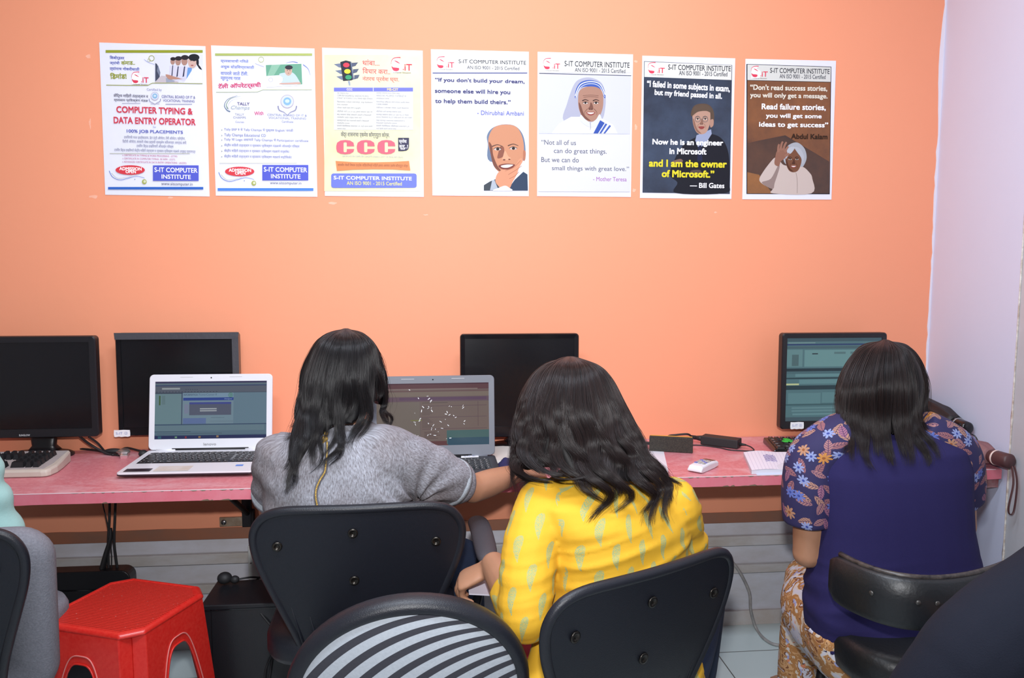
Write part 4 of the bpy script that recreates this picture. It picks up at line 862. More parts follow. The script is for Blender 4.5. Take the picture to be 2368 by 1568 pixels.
ui1 = (S1, [(0, 0, 1, .03, (52, 50, 84)), (0, .03, 1, .06, (92, 110, 122)), (0, .065, 1, .08, (44, 58, 98)), (0, .08, 1, .19, (86, 94, 108)), (.06, .11, .22, .14, (150, 158, 162)), (0, .19, 1, .215, (64, 76, 92)), (0, .215, .235, .74, (104, 132, 140)), (.035, .245, .048, .41, (62, 92, 52)), (.06, .245, .09, .4, (96, 122, 128)), (.235, .19, .242, .75, (52, 66, 92)), (.245, .2, .70, .74, (112, 136, 150)), (.25, .21, .7, .285, (118, 146, 168)), (.25, .285, .70, .335, (40, 66, 140)),
   (.305, .37, .68, .59, (82, 88, 108)), (.305, .365, .68, .4, (62, 72, 140)), (.4, .47, .55, .49, (164, 170, 176)), (.4, .505, .55, .525, (164, 170, 176)), (.25, .64, .455, .74, (92, 112, 156)), (.26, .4, .3, .56, (118, 128, 152)), (.5, .63, .62, .638, (88, 110, 124)), (.49, .69, .7, .694, (92, 112, 126)), (.49, .71, .7, .714, (92, 112, 126)), (.7, .2, 1, .74, (98, 124, 140)), (0, .745, 1, .758, (50, 70, 98)), (.0, .765, .98, .86, (98, 122, 134)), (0, .865, .32, .88, (70, 92, 108)), (.02, .9, .6, .912, (72, 92, 106)), (0, .94, 1, 1, (32, 42, 86)), (0, .925, 1, .94, (78, 104, 120)), (.03, .95, .06, .99, (44, 92, 110)), (.18, .955, .2, .985, (110, 150, 120)), (.27, .955, .285, .99, (140, 50, 60)), (.39, .955, .41, .985, (150, 120, 80)), (.55, .945, .57, .98, (150, 120, 90))]
   + [(.01+.028*k, .175, .022+.028*k, .186, (56, 62, 80)) for k in range(20)] + [(.27+.02*k, .135, .278+.02*k, .147, (62, 68, 84)) for k in range(6)],
   [('INFORMATICA', .255, .22, .38, .25, (50, 62, 84)), ('PowerCenter 8', .39, .215, .55, .25, (84, 108, 128)), ('Designer', .62, .3, .69, .325, (150, 170, 200)), ('Ⓓ', .655, .205, .695, .285, (46, 120, 64))])
fl, fr_ = atz(272, 1106, DZ), atz(588, 1104, DZ); fl.y = -.385; fr_.y = -.393; fl.x = -.925; fr_.x = -.535
lap, Td, ql = laptop('white laptop open on the desk in front of the taped monitor', fl, fr_, .26, .243, 9, M_wht, M_wht, M_purp, ui1, ('lenovo', mat('grey_lettering', (.32, .32, .34, 1), .4), -.022, .04, .009, .012, 0), .3,
   [(-.18, .014, .075, .032, mat('dark_sticker', (.03, .02, .03, 1), .3)), (.13, .055, .022, .016, mat('blue_sticker', (.1, .25, .75, 1), .4))])
M_gry = mat('grey_laptop_bezel', (.16, .17, .20, 1), .5); M_dk = mat('charcoal_laptop_deck', (.035, .035, .042, 1), .45)
S2 = (112, 98, 94)
ui2 = (S2, [(0, 0, 1, .02, (78, 48, 58)), (0, .02, 1, .1, (96, 62, 66)), (.1, .085, .9, .105, (130, 110, 106)), (0, .115, 1, .135, (108, 82, 80)), (0, .14, 1, .21, (124, 110, 100)), (0, .22, 1, .29, (104, 82, 94)), (.2, .225, .98, .27, (96, 72, 94)), (.0, .3, .38, 1, (116, 106, 98)), (.39, .3, 1, .93, (116, 100, 94)), (.4, .31, .63, .32, (92, 80, 76)), (.4, .36, .98, .368, (98, 78, 84)), (.4, .54, .98, .548, (98, 78, 84)), (.4, .73, .98, .738, (98, 78, 84)), (.3, .585, .4, .6, (120, 122, 70)), (0, .93, .65, 1, (98, 62, 62)), (.62, .76, 1, .98, (72, 104, 104)), (.63, .88, 1, 1, (48, 82, 100)), (.9, .3, .905, .7, (98, 80, 80))]
   + [(.4, .38+.02*k, .47+.01*(k % 3), .388+.02*k, (96, 82, 80)) for k in range(7)] + [(.4, .56+.02*k, .46+.012*(k % 4), .568+.02*k, (96, 82, 80)) for k in range(8)] + [(.42, .78+.025*k, .52+.02*(k % 3), .79+.025*k, (96, 78, 76)) for k in range(5)], [])
hr = atz(1139, 1052, DZ+.024); fr2 = Vector((hr.x+.012, hr.y-.25, DZ)); fl2 = fr2+Vector((-.385, -.008, 0))
lap2, Td2, ql2 = laptop('grey laptop with charcoal keys open in front of the woman in grey', fl2, fr2, .25, .252, 5.5, M_dk, M_gry, M_dk, ui2, ('acer', mat('white_lettering', (.75, .75, .78, 1), .4), -.01, .027, .008, .012, .2), .3)
b = MB(); b.hull8([Td2(.085, .225, .0003), Td2(.14, .228, .0003), Td2(.14, .241, .0003), Td2(.086, .24, .0003), Td2(.085, .225, .002), Td2(.14, .228, .002), Td2(.14, .241, .002), Td2(.086, .24, .002)], mat('white_sticker_paper', (.85, .85, .88, 1), .5))
text_on(b, 'S-IT ⑧', Td2(.095, .229, .0022), Td2(.13, .23, .0022)-Td2(.095, .229, .0022), Td2(.095, .238, .0022)-Td2(.095, .229, .0022), mat('blue_biro', (.25, .28, .55, 1), .5)); b.build('sticker', None, lap2)
b = MB(); rn = random.Random(5); Mdust = mat('white_screen_specks', (.8, .82, .84, 1), .5)
for k in range(46):
    x, z = rn.uniform(-.06, .1), rn.uniform(.05, .16)
    if rn.random() < .15: x, z = rn.uniform(-.1, 0), rn.uniform(.17, .22)
    a = rn.uniform(0, 3.1); l = rn.uniform(.001, .004); wv = rn.uniform(.0004, .0011)
    dx, dz = l*math.cos(a), l*math.sin(a); nx_, nz_ = -wv*math.sin(a), wv*math.cos(a)
    b.add([ql2(x-dx-nx_, .0008, z-dz-nz_), ql2(x+dx-nx_, .0008, z+dz-nz_), ql2(x+dx+nx_, .0008, z+dz+nz_), ql2(x-dx+nx_, .0008, z-dz+nz_)], [(0, 1, 2, 3)], Mdust)
b.build('dust_specks', Mdust, lap2)['kind'] = 'stuff'

# ---------------- small things on the desk
def tagm(o, label, cat, group=None): return tag(o, label, cat, group)
# silver pen drive / watch like gadget
p = atz(286, 1056, DZ)
t = thing('wrist_watch', p, 'small silver wrist watch lying beside the white laptop', 'watch')
b = MB(); Ms = mat('worn_silver', (.42, .40, .38, 1), .3, .8); b.lathe([(.0, 0), (.017, 0), (.019, .004), (.019, .008), (.015, .011), (.0, .0115)], p+Vector((-.003, .012, .008)), Ms, 20, (.1, -.3, 1)); b.build('case', Ms, t)
b = MB(); b.box(p+Vector((.008, -.016, .008)), (.022, .022, .012), mat('bright_silver', (.85, .84, .84, 1), .18, .9), Matrix.Rotation(.2, 3, 'Z') @ Matrix.Rotation(.35, 3, 'X')); b.build('clasp', None, t, bevel=.002)
b = MB(); b.tube([p+Vector(v) for v in ((-.012, .02, .006), (-.02, .008, .012), (-.01, -.006, .014), (.006, -.012, .01))], .007, Ms, 8, res=5, flat=.35); b.build('strap', Ms, t)
# power adapter
pa, pb = atz(1622, 1030, DZ), atz(1700, 1040, DZ)
t = thing('power_adapter', (pa+pb)/2, 'black laptop power brick with its cord on the pink desk', 'power adapter')
ang = math.atan2(pb.y-pa.y, pb.x-pa.x); ux = (pb-pa).normalized(); uy = Vector((-ux.y, ux.x, 0))
c = (pa+pb)/2+uy*.03; L0 = (pb-pa).length
b = MB(); b.box(c+Vector((0, 0, .0165)), (L0+.012, .05, .03), M_blackm, Matrix.Rotation(ang, 3, 'Z')); b.build('brick', M_blackm, t, bevel=.003, seg=3)
b = MB(); e0 = c-ux*(L0/2+.006)+Vector((0, 0, .018))
b.tube([e0, e0-ux*.012, e0-ux*.03], [.011, .009, .006], M_blackm, 10)
for k in range(4): b.tube([e0-ux*(.026+.004*k), e0-ux*(.028+.004*k)], .0075, M_blackm, 10)
q0 = e0-ux*.04
b.tube([q0, at(1590, 1004, -.11), at(1562, 1006, -.10), at(1545, 1009, -.1), (at(1535, 1013, -.09).x, -.09, DZ+.005), (.6, -.05, DZ+.005)], .0035, M_blackm, 8, res=6); b.build('mains_cord', M_blackm, t)
b = MB(); e1 = c+ux*(L0/2+.006)+Vector((0, 0, .014)); b.tube([e1, e1+ux*.022], [.006, .003], M_blackm, 8)
b.tube([e1+ux*.02, e1+ux*.036+Vector((0, -.01, -.004)), e1+ux*.03+Vector((0, -.035, -.011)), pb+Vector((-.02, -.012, .002)), (pa+pb)/2+Vector((0, -.012, .002)), pa+Vector((-.01, -.006, .002)), pa+Vector((-.08, -.0, .002)), pa+Vector((-.2, .03, .002))], .0022, M_blackm, 8, res=6); b.build('output_cord', M_blackm, t)
# board duster
da, db = atz(1501, 1043, DZ+.001), atz(1603, 1049, DZ+.001); db.y = da.y-.045
ux = (db-da).normalized(); uy = Vector((-ux.y, ux.x, 0)); Ld = (db-da).length
t = thing('board_duster', (da+db)/2, 'black felt board duster with yellow back standing on its edge', 'duster')
T = lambda x, y, z: da+ux*x+uy*y+Vector((0, 0, z))
b = MB(); b.hull8([T(0, 0, 0), T(Ld, 0, 0), T(Ld, .018, 0), T(0, .018, 0), T(0, 0, .05), T(Ld, 0, .05), T(Ld, .018, .05), T(0, .018, .05)], mat('dusty_black_felt', (.02, .018, .016, 1), .9, var=1, vscale=260, col2=(.06, .05, .038, 1), bump=.8, bscale=300)); b.build('felt_pad', None, t, bevel=.002)
b = MB(); b.hull8([T(.002, .018, .002), T(Ld-.002, .018, .002), T(Ld-.002, .026, .002), T(.002, .026, .002), T(.002, .018, .0505), T(Ld-.002, .018, .0505), T(Ld-.002, .026, .0505), T(.002, .026, .0505)], mat('yellow_plastic', (.75, .36, .03, 1), .45)); b.build('back_plate', None, t, bevel=.002)
# white air-conditioner remote
t = thing('remote_control', atz(1626, 1085, DZ), 'white remote control with dark display on the pink desk', 'remote control')
f0, f1, k0, k1 = atz(1588, 1089, DZ), atz(1623, 1099, DZ), atz(1640, 1070, DZ), atz(1667, 1077, DZ)
ux = ((f1-f0)+(k1-k0)).normalized(); uy = Vector((-ux.y, ux.x, 0)); o = (f0+f1)/2; w = .047; Lr = .115
uy = (((k0+k1)/2)-o).normalized(); ux = Vector((uy.y, -uy.x, 0))
T = lambda x, y, z: o+ux*x+uy*y+Vector((0, 0, z))
prof = [(0, .004, .012), (.01, .001, .021), (.05, .0005, .024), (.09, .001, .023), (Lr, .004, .019)]
b = MB(); b.rings([[T(-w/2, y, za), T(w/2, y, za), T(w/2, y, zb-.004), T(w/2-.005, y, zb), T(-w/2+.005, y, zb), T(-w/2, y, zb-.004)] for y, za, zb in prof], mat('white_remote_plastic', (.74, .75, .80, 1), .35), smooth=False); b.build('body', None, t, bevel=.003, seg=3)
b = MB(); b.add([T(-.017, .085, .0237), T(.017, .085, .0237), T(.017, .109, .0212), T(-.017, .109, .0212)], [(0, 1, 2, 3)], mat('dark_lcd', (.03, .02, .02, 1), .2)); b.build('display', None, t)
b = MB()
for i in range(3):
    for j in range(4): b.box(T(-.013+.013*i, .036+.012*j, .0244), (.009, .008, .002), mat('grey_buttons', (.38, .38, .36, 1), .5) if (i+j) % 3 else mat('blue_buttons', (.15, .18, .5, 1), .5), Matrix.Rotation(math.atan2(ux.y, ux.x), 3, 'Z'))
b.build('buttons', None, t)
# open exercise book
t = thing('exercise_book', atz(1800, 1080, DZ), 'open ruled exercise book with handwriting beside the woman in navy', 'notebook')
BL, FL = atz(1719, 1046, DZ+.012), atz(1750, 1099, DZ+.008); BR, FR = BL+Vector((.30, -.02, 0)), FL+Vector((.29, .02, 0))
FL.y = max(FL.y, -.505); FR.y = max(FR.y, -.505)
def page(u, v, z): 
    p = (BL*(1-u)+BR*u)*(1-v)+(FL*(1-u)+FR*u)*v
    return Vector((p.x, p.y, DZ+z+.005*math.sin(min(1, u*3)*math.pi)*(1-v*.4)))
def ruled():
    m, N, L, bs = new_mat('ruled_paper'); tc = N.new('ShaderNodeTexCoord'); sp = N.new('ShaderNodeSeparateXYZ'); L.new(tc.outputs['UV'], sp.inputs[0])
    ml = N.new('ShaderNodeMath'); ml.operation = 'MULTIPLY'; ml.inputs[1].default_value = 26; L.new(sp.outputs[0], ml.inputs[0])
    fr = N.new('ShaderNodeMath'); fr.operation = 'FRACT'; L.new(ml.outputs[0], fr.inputs[0])
    ls = N.new('ShaderNodeMath'); ls.operation = 'LESS_THAN'; ls.inputs[1].default_value = .1; L.new(fr.outputs[0], ls.inputs[0])
    mx = N.new('ShaderNodeMix'); mx.data_type = 'RGBA'; mx.inputs[6].default_value = (.76, .74, .84, 1); mx.inputs[7].default_value = (.55, .52, .66, 1); L.new(ls.outputs[0], mx.inputs[0]); L.new(mx.outputs[2], bs.inputs['Base Color']); bs.inputs['Roughness'].default_value = .7
    return m
M_rule = ruled()
n = 14; vs, fs, uv = [], [], []
for j in range(n+1):
    for i in range(n+1): vs.append(page(i/n, j/n, .0125)); uv.append((i/n, j/n))
me = bpy.data.meshes.new('page'); me.from_pydata([tuple(v) for v in vs], [], [(j*(n+1)+i, (j+1)*(n+1)+i, (j+1)*(n+1)+i+1, j*(n+1)+i+1) for j in range(n) for i in range(n)])
ul = me.uv_layers.new(name='UVMap')
for l in me.loops: ul.data[l.index].uv = uv[l.vertex_index]
me.materials.append(M_rule); link('page', me, t)
b = MB(); per = [(0, v/8) for v in range(9)]+[(u/8, 1) for u in range(1, 9)]+[(1, 1-v/8) for v in range(1, 9)]+[(1-u/8, 0) for u in range(1, 8)]
b.rings([[page(u, v, -.004)*1 if False else Vector((page(u, v, 0).x, page(u, v, 0).y, DZ+.0006)) for u, v in per], [page(u, v, .0118) for u, v in per]], mat('page_block', (.66, .66, .74, 1), .7), smooth=False); b.build('page_block', None, t)
b = MB(); o2 = [Vector((page(u, v, 0).x, page(u, v, 0).y, DZ)) for u, v in ((.03, .9), (1, .88), (1, 1.03), (.06, 1.05))]
for q_ in o2: q_.y = max(q_.y, -.516)
b.prism(o2, mat('pale_blue_page', (.55, .62, .8, 1), .7), (0, 0, .0012)); b.build('lower_page', None, t)
b = MB(); rn = random.Random(2)
for k in range(8):
    u = .2+k*.016; v0 = .2+rn.random()*.05; pts = []
    for s in range(14): pts.append(page(u+.01*math.sin(s*2.3+k), v0+s*.028+rn.random()*.01, .0132))
    b.tube(pts, .0006, mat('blue_ink', (.32, .28, .55, 1), .6), 4)
b.build('handwriting', None, t)
# sheets and book near the yellow woman
Mpl = mat('plain_white_paper', (.72, .71, .78, 1), .7)
def sheet(name, pts, z, label, cat, m=Mpl, th=.0008):
    b = MB(); P = [atz(px, py, DZ) for px, py in pts]; c = sum(P, Vector())/len(P); b.prism([Vector((p.x, p.y, DZ+z)) for p in P], m, (0, 0, th)); o = b.build(name, m); tag(o, label, cat)
    return o
sheet('paper_sheet', [(1440, 1035), (1534, 1041), (1546, 1092), (1440, 1090)][::-1], .0004, 'white sheet of paper on the desk under the board duster', 'paper')
b = MB(); P = [atz(px, py, DZ+.01) for px, py in ((1140, 1068), (1196, 1066), (1180, 1032), (1137, 1034))]; b.prism([Vector((p.x, p.y, DZ+.0005)) for p in P], mat('cream_book', (.68, .64, .60, 1), .5), (0, 0, .012)); tag(b.build('book', None, None, bevel=.001), 'cream booklet between the grey laptop and the woman in yellow', 'book')
vs, fs = [], []; n = 16
P = [atz(px, py, DZ) for px, py in ((1150, 1094), (1225, 1098), (1225, 1062), (1150, 1066))]
for j in range(n+1):
    for i in range(n+1):
        u, v = i/n, j/n; p = (P[0]*(1-u)+P[1]*u)*(1-v)+(P[3]*(1-u)+P[2]*u)*v
        e = min(u, v, 1-u, 1-v); z = .003+min(1, e*5)*(.016+.014*noise.noise((u*4, v*4, 2)))
        vs.append((p.x, p.y, DZ+z))
b = MB(); b.add(vs, [(j*(n+1)+i, j*(n+1)+i+1, (j+1)*(n+1)+i+1, (j+1)*(n+1)+i) for j in range(n) for i in range(n)], mat('navy_cloth', (.018, .016, .085, 1), .85), True)
o = b.build('folded_cloth'); sd = o.modifiers.new('s', 'SOLIDIFY'); sd.thickness = .003; sd.offset = -1; tag(o, 'navy blue cloth crumpled beside the grey laptop', 'cloth')

# ---------------- folded umbrellas at the right end
def umbrella(a, d, label, fab, handle, hr, r0, bandm, strap=None, bulge=1):
    t = thing('folded_umbrella', (a+d)/2, label, 'umbrella'); ax = (d-a).normalized(); Lu = (d-a).length
    b = MB(); rs = []; side = ax.cross(Vector((0, 0, 1))).normalized(); upv = side.cross(ax)
    hlen = .075; N = 22
    for k in range(N+1):
        u = k/N; p = a+ax*(Lu-hlen)*u; r = r0*(.55+.45*min(1, u*3))*(1-.35*max(0, (u-.8)/.2)); ring = []
        for j in range(28):
            th = 2*math.pi*j/28; q = r*(1+.13*math.sin(8*th+u*5)+.05*noise.noise((u*6, j*.4, r0*99)))
            ring.append(p+side*(q*math.cos(th))+upv*(q*.8*math.sin(th)))
        rs.append(ring)
    b.rings(rs, fab); b.build('canopy', fab, t)
    b = MB(); h0 = a+ax*(Lu-hlen-.005); q = Vector((0, 0, 1)).rotation_difference(ax)
    b.lathe([(hr*.75, 0), (hr*.9, .008), (hr, .03), (hr, .055), (hr*1.02, hlen), (hr*.8, hlen+.006), (0.001, hlen+.007)], h0, handle, 20, ax); b.build('handle', handle, t)
    b = MB(); b.lathe([(hr*1.03, .024), (hr*1.05, .027), (hr*1.03, .030)], h0, bandm, 20, ax); b.build('band', bandm, t)
    if strap: b = MB(); b.tube(strap, .0035, handle, 8, res=6, flat=.6); b.build('wrist_strap', handle, t)
    return t
M_bfab = mat('black_nylon', (.014, .012, .014, 1), .55); M_mfab = mat('dusty_pink_nylon', (.24, .11, .115, 1), .6); M_mh = mat('maroon_rubber', (.075, .03, .032, 1), .45)
e1 = atx(2238, 992, 1.735); s1 = atx(2105, 928, 1.77)
umbrella(s1+(s1-e1)*.25, e1, 'black folded umbrella with black handle leaning on the lavender wall', M_bfab, M_blackg, .022, .043, mat('grey_band', (.3, .3, .32, 1), .3), [e1+Vector(v) for v in ((-.005, -.003, -.012), (.012, -.02, -.02), (.014, -.04, -.05), (-.0, -.05, -.075), (-.02, -.04, -.085))])
e2 = atx(2337, 1068, 1.705); s2 = atx(2190, 1012, 1.68); s2.z = DZ+.04; e2.z = max(e2.z, DZ+.02)
umbrella(s2, e2, 'maroon folded umbrella with pink canopy and wrist strap at the desk corner', M_mfab, M_mh, .0225, .042, mat('cream_band', (.75, .6, .55, 1), .4), [e2+Vector(v) for v in ((-.004, -.012, -.01), (-.006, -.024, -.06), (-.018, -.026, -.13), (-.012, -.026, -.152), (.0, -.026, -.14), (.006, -.024, -.06), (.004, -.012, -.01))])

# ---------------- cables on the desk and under it
def cable(name, pts, r, m, label, res=6, cat='cable'):
    b = MB(); b.tube(pts, r, m, 8, res=res); o = b.build(name, m); tag(o, label, cat); return o
cable('monitor_cable', [at(180, 1005, -.1), at(200, 1022, -.08), at(222, 1036, -.07), atz(250, 1050, DZ+.004), atz(275, 1052, DZ+.004)], .004, M_blackm, 'thick black cable dropping to the desk from the monitor behind the beige keyboard')
cable('monitor_cable', [at(205, 1010, -.1), at(226, 1025, -.08), atz(245, 1046, DZ+.004), atz(262, 1052, DZ+.004)], .0035, M_blackm, 'thin black cable beside the thick one dropping behind the beige keyboard')
cable('power_cable', [atz(172, 1037, DZ+.004), atz(212, 1040, DZ+.004), atz(250, 1046, DZ+.004), atz(275, 1042, DZ+.006), atz(295, 1036, DZ+.008), atz(330, 1044, DZ+.005), (-.9, -.09, DZ+.004)], .0035, M_blackm, 'black cable lying along the wall behind the white laptop')
b = MB(); b.ball(atz(262, 1043, DZ+.01), (.03, .012, .009), M_blackm); b.ball(atz(331, 1049, DZ+.012), (.014, .014, .012), M_blackm); tag(b.build('cable_plug'), 'black plug ends lying beside the silver watch', 'plug')
Yc = -.16
def under(pxs): return [at(px, py, Yc) for px, py in pxs]
cable('hanging_cable', under([(254, 1135), (253, 1200), (250, 1260), (252, 1330)]), .0042, M_blackm, 'thick black cable hanging straight down under the desk')
cable('hanging_cable', under([(268, 1135), (266, 1190), (264, 1250), (268, 1290), (274, 1330)]), .0042, M_blackm, 'black cable with a kink at the outer side of the hanging bundle')
cable('hanging_cable', under([(240, 1135), (238, 1165), (246, 1200), (252, 1235), (258, 1280), (257, 1330)]), .002, M_blackm, 'thin black lead bowing away from the hanging cables under the desk')
b = MB(); b.tube(under([(256, 1222), (256, 1245), (246, 1280), (236, 1318)]), [(.006, .004), (.011, .006), (.013, .008), (.015, .009)], M_blackm, 12, res=5); tag(b.build('cable_wrap'), 'black cloth wrap tied around the cables under the desk', 'cable wrap')
t = thing('computer_case', (-1.09, -.16, 0), 'black rounded computer case against the wall behind the red stool', 'computer')
b = MB(); p = at(300, 1319, -.19); o = [(x, z) for x, z in rrect(.62, p.z*1.0, .03, 6, (p.x-.31, p.z/2+.0))]
b.rings([[(x, y, z) for x, z in o] for y in (-.19, -.187, -.135)], M_black, smooth=False); b.build('body', M_black, t, bevel=.004)
b = MB(); b.box((p.x-.31, -.1905, p.z-.06), (.5, .003, .004), M_blackg); b.build('front_seam', M_blackg, t)
t = thing('computer_tower', (-.42, -.52, 0), 'black computer tower standing on the floor under the desk beside the red stool', 'computer')
TH = .362; c0 = atz(463, 1401, TH)
b = MB(); x0, x1, y0, y1 = c0.x, c0.x+.44, c0.y, c0.y+.18
b.box(((x0+x1)/2, (y0+y1)/2, TH/2+.004), (x1-x0, y1-y0, TH-.008), M_black); b.build('case', M_black, t, bevel=.003)
b = MB(); b.box(((x0+x1)/2, y0-.001, TH-.014), (x1-x0-.006, .003, .003), M_blackg); b.box((x0+.03, y0-.001, .2), (.002, .003, .3), M_blackg); b.build('panel_seam', M_blackg, t)
for sx in (x0+.04, x1-.04):
    for sy in (y0+.03, y1-.03): b = MB(); b.box((sx, sy, .004), (.03, .02, .008), M_blackm); b.build('foot', M_blackm, t)
b = MB(); pk = Vector((x0+.03, y1-.03, TH)); b.ball(pk+Vector((.0, 0, .02)), (.022, .02, .018), M_blackm); b.ball(pk+Vector((.03, 0, .014)), (.014, .012, .012), M_blackm); tag(b.build('cable_plug'), 'black power connector resting on top of the computer tower', 'plug')
# socket board with plug
t = thing('socket_board', at(605, 1300, -.02), 'white wall socket board beside the computer tower', 'socket')
p, q = at(573, 1262, -.035), at(655, 1338, -.035)
b = MB(); b.box(((p.x+q.x)/2, -.02, (p.z+q.z)/2), (q.x-p.x, .035, p.z-q.z), mat('white_switch_plastic', (.62, .64, .62, 1), .4)); b.build('box', None, t, bevel=.003)
b = MB(); b.disc(at(580, 1302, -.0385), .003, (0, -1, 0), .002, M_steel, 10); b.build('screw', M_steel, t)
b = MB(); p = at(607, 1312, -.055); b.prism([p+Vector((x, 0, z)) for x, z in ((-.02, -.012), (-.008, -.02), (.008, -.02), (.02, -.012), (.017, .004), (.004, .026), (-.004, .026), (-.017, .004))], M_blackm, (0, .018, 0)); t = thing('power_plug', p, 'black plug with its cord pushed into the white socket board', 'plug'); pl = b.build('plug', M_blackm, t, bevel=.004, seg=3)
b = MB(); b.tube([at(606, 1316, -.06), at(605, 1330, -.07), at(590, 1343, -.1), at(563, 1352, -.2), at(562, 1378, -.38), at(585, 1398, -.45), at(608, 1425, -.476), at(633, 1460, -.48), at(632, 1500, -.48), at(620, 1590, -.48)], .0035, M_blackm, 8, res=6); b.build('plug_cord', M_blackm, t)
cable('loose_cable', [at(665, 1418, -.476), at(648, 1438, -.478), at(634, 1470, -.486), at(630, 1510, -.486), at(614, 1550, -.486), at(612, 1600, -.486)], .003, M_blackm, 'black cable hanging down the front of the computer tower')
cable('power_cable', [pk+Vector((.04, 0, .014)), at(580, 1335, -.3), at(605, 1336, -.2), at(640, 1336, -.12)], .003, M_blackm, 'black cable running from the tower connector to the socket board')
cable('floor_cable', [(-.7, -.5, .005), (-.62, -.62, .005), (-.63, -.7, .005), (-.72, -.72, .005)], .004, M_blackm, 'black cable coiled on the floor under the red stool')
M_gc = mat('dirty_grey_cable', (.26, .25, .25, 1), .4, var=1, vscale=40, col2=(.42, .4, .38, 1))
cp = [at(px, py, y) for px, py, y in ((1690, 1295, -.02), (1712, 1325, -.03), (1733, 1370, -.04), (1736, 1410, -.05))]
cp += [atz(px, py, .006) for px, py in ((1748, 1452), (1766, 1476), (1793, 1491), (1822, 1488), (1850, 1480), (1900, 1460))]
cable('floor_cable', cp, .0055, M_gc, 'grey cable curving down the wall onto the tiles beside the floral trousers')
p = at(1662, 1281, -.03); b = MB(); b.lathe([(.004, 0), (.005, .02), (.012, .03), (.013, .038), (.009, .042), (0.001, .043)], p+Vector((0, .03, 0)), M_steel, 16, (-.3, -1, .25)); tag(b.build('wall_hook'), 'small metal knob fixed to the white wall above the curving grey cable', 'knob')

# ---------------- red stool
M_red = mat('red_stool_plastic', (.62, .016, .012, 1), .32, spec=.5, var=.7, vscale=120, col2=(.70, .045, .03, 1))
t = thing('plastic_stool', (-.812, -.638, 0), 'red plastic stool with ribbed top beside the computer tower', 'stool', None, R(-21))
def stool(t):
    H, a, bt, ch = .448, .150, .185, .042
    def oct_(s, c, z): return [(s, -s+c, z), (s, s-c, z), (s-c, s, z), (-s+c, s, z), (-s, s-c, z), (-s, -s+c, z), (-s+c, -s, z), (s-c, -s, z)]
    m, N, L, bs = new_mat('ribbed_red_plastic'); bs.inputs['Base Color'].default_value = (.64, .028, .018, 1); bs.inputs['Roughness'].default_value = .4
    tc = N.new('ShaderNodeTexCoord'); wv = N.new('ShaderNodeTexWave'); wv.bands_direction = 'Y'; wv.inputs['Scale'].default_value = 42; wv.inputs['Distortion'].default_value = .3
    L.new(tc.outputs['Object'], wv.inputs[0]); bp = N.new('ShaderNodeBump'); bp.inputs['Strength'].default_value = .9; bp.inputs['Distance'].default_value = .003; L.new(wv.outputs[1], bp.inputs['Height']); L.new(bp.outputs[0], bs.inputs['Normal'])
    ns = N.new('ShaderNodeTexNoise'); ns.inputs['Scale'].default_value = 130; ns.inputs['Detail'].default_value = 4; L.new(tc.outputs['Object'], ns.inputs[0]); mr = N.new('ShaderNodeMapRange'); mr.inputs[1].default_value = .69; mr.inputs[2].default_value = .75; L.new(ns.outputs[0], mr.inputs[0])
    mx = N.new('ShaderNodeMix'); mx.data_type = 'RGBA'; mx.inputs[6].default_value = (.64, .028, .018, 1); mx.inputs[7].default_value = (.75, .35, .3, 1); L.new(mr.outputs[0], mx.inputs[0]); L.new(mx.outputs[2], bs.inputs['Base Color'])
    b = MB()
    b.rings([oct_(a*.97, ch, H-.02), oct_(a+.004, ch, H-.012), oct_(a, ch, H-.003), oct_(a*.93, ch*.95, H), oct_(a*.9, ch*.95, H-.003)], M_red, smooth=False, caps=False)
    b.build('top_rim', M_red, t, world=False, bevel=.004, seg=3)
    b = MB(); b.rings([oct_(a*.9, ch*.95, H-.012), oct_(a*.9, ch*.95, H-.003)], m, smooth=False); b.build('seat', m, t, world=False)
    b = MB(); bead = MB(); Mw = mat('worn_pale_edge', (.72, .2, .18, 1), .45)
    for k in range(4):
        Rk = Matrix.Rotation(R(90*k), 3, 'Z')
        def S(u, z, off=0): 
            s = a+(bt-a)*(H-z)/H; return Rk @ Vector((s+off, u, z))
        ua, ub = a-ch, bt-.045
        wid = lambda z: ua+(ub-ua)*(H-z)/H
        inner = []
        for j in range(17):
            u = -1+2*j/16; z = .36*(1-abs(u)**3.6)
            inner.append((u*(wid(max(.0, z))-.035), z if 0 < j < 16 else 0))
        out = [(-ua, H-.012), (-ub, 0)]+inner+[(ub, 0), (ua, H-.012)]
        nrm = Rk @ Vector((-.005, 0, 0))
        b.prism([S(u, z) for u, z in out], M_red, nrm)
        for off, rr in ((.0, .0025), (.02, .0018)):
            bead.tube([S(u*(1+off*3.2), z+off if 0 < z else z, .0015) for u, z in inner], rr, Mw if off else M_red, 6, res=3)
        # corner strip
        c0 = [S(wid(z), z) for z in (H-.012, 0)]; R2 = Matrix.Rotation(R(90*(k+1)), 3, 'Z')
        def S2(u, z): s = a+(bt-a)*(H-z)/H; return R2 @ Vector((s, u, z))
        q = [S(wid(H-.012), H-.012), S(wid(0), 0), S2(-wid(0), 0), S2(-wid(H-.012), H-.012)]
        inn = (Rk @ Vector((-.012, -.0, 0)))+(R2 @ Vector((-.012, 0, 0)))
        mid = [((q[0]+q[3])/2+inn), ((q[1]+q[2])/2+inn)]
        b.prism([q[0], q[1], mid[1], mid[0]], M_red, inn*.25); b.prism([mid[0], mid[1], q[2], q[3]], M_red, inn*.25)
    b.build('legs', M_red, t, world=False, bevel=.003); bead.build('arch_beading', None, t, world=False)
stool(t)
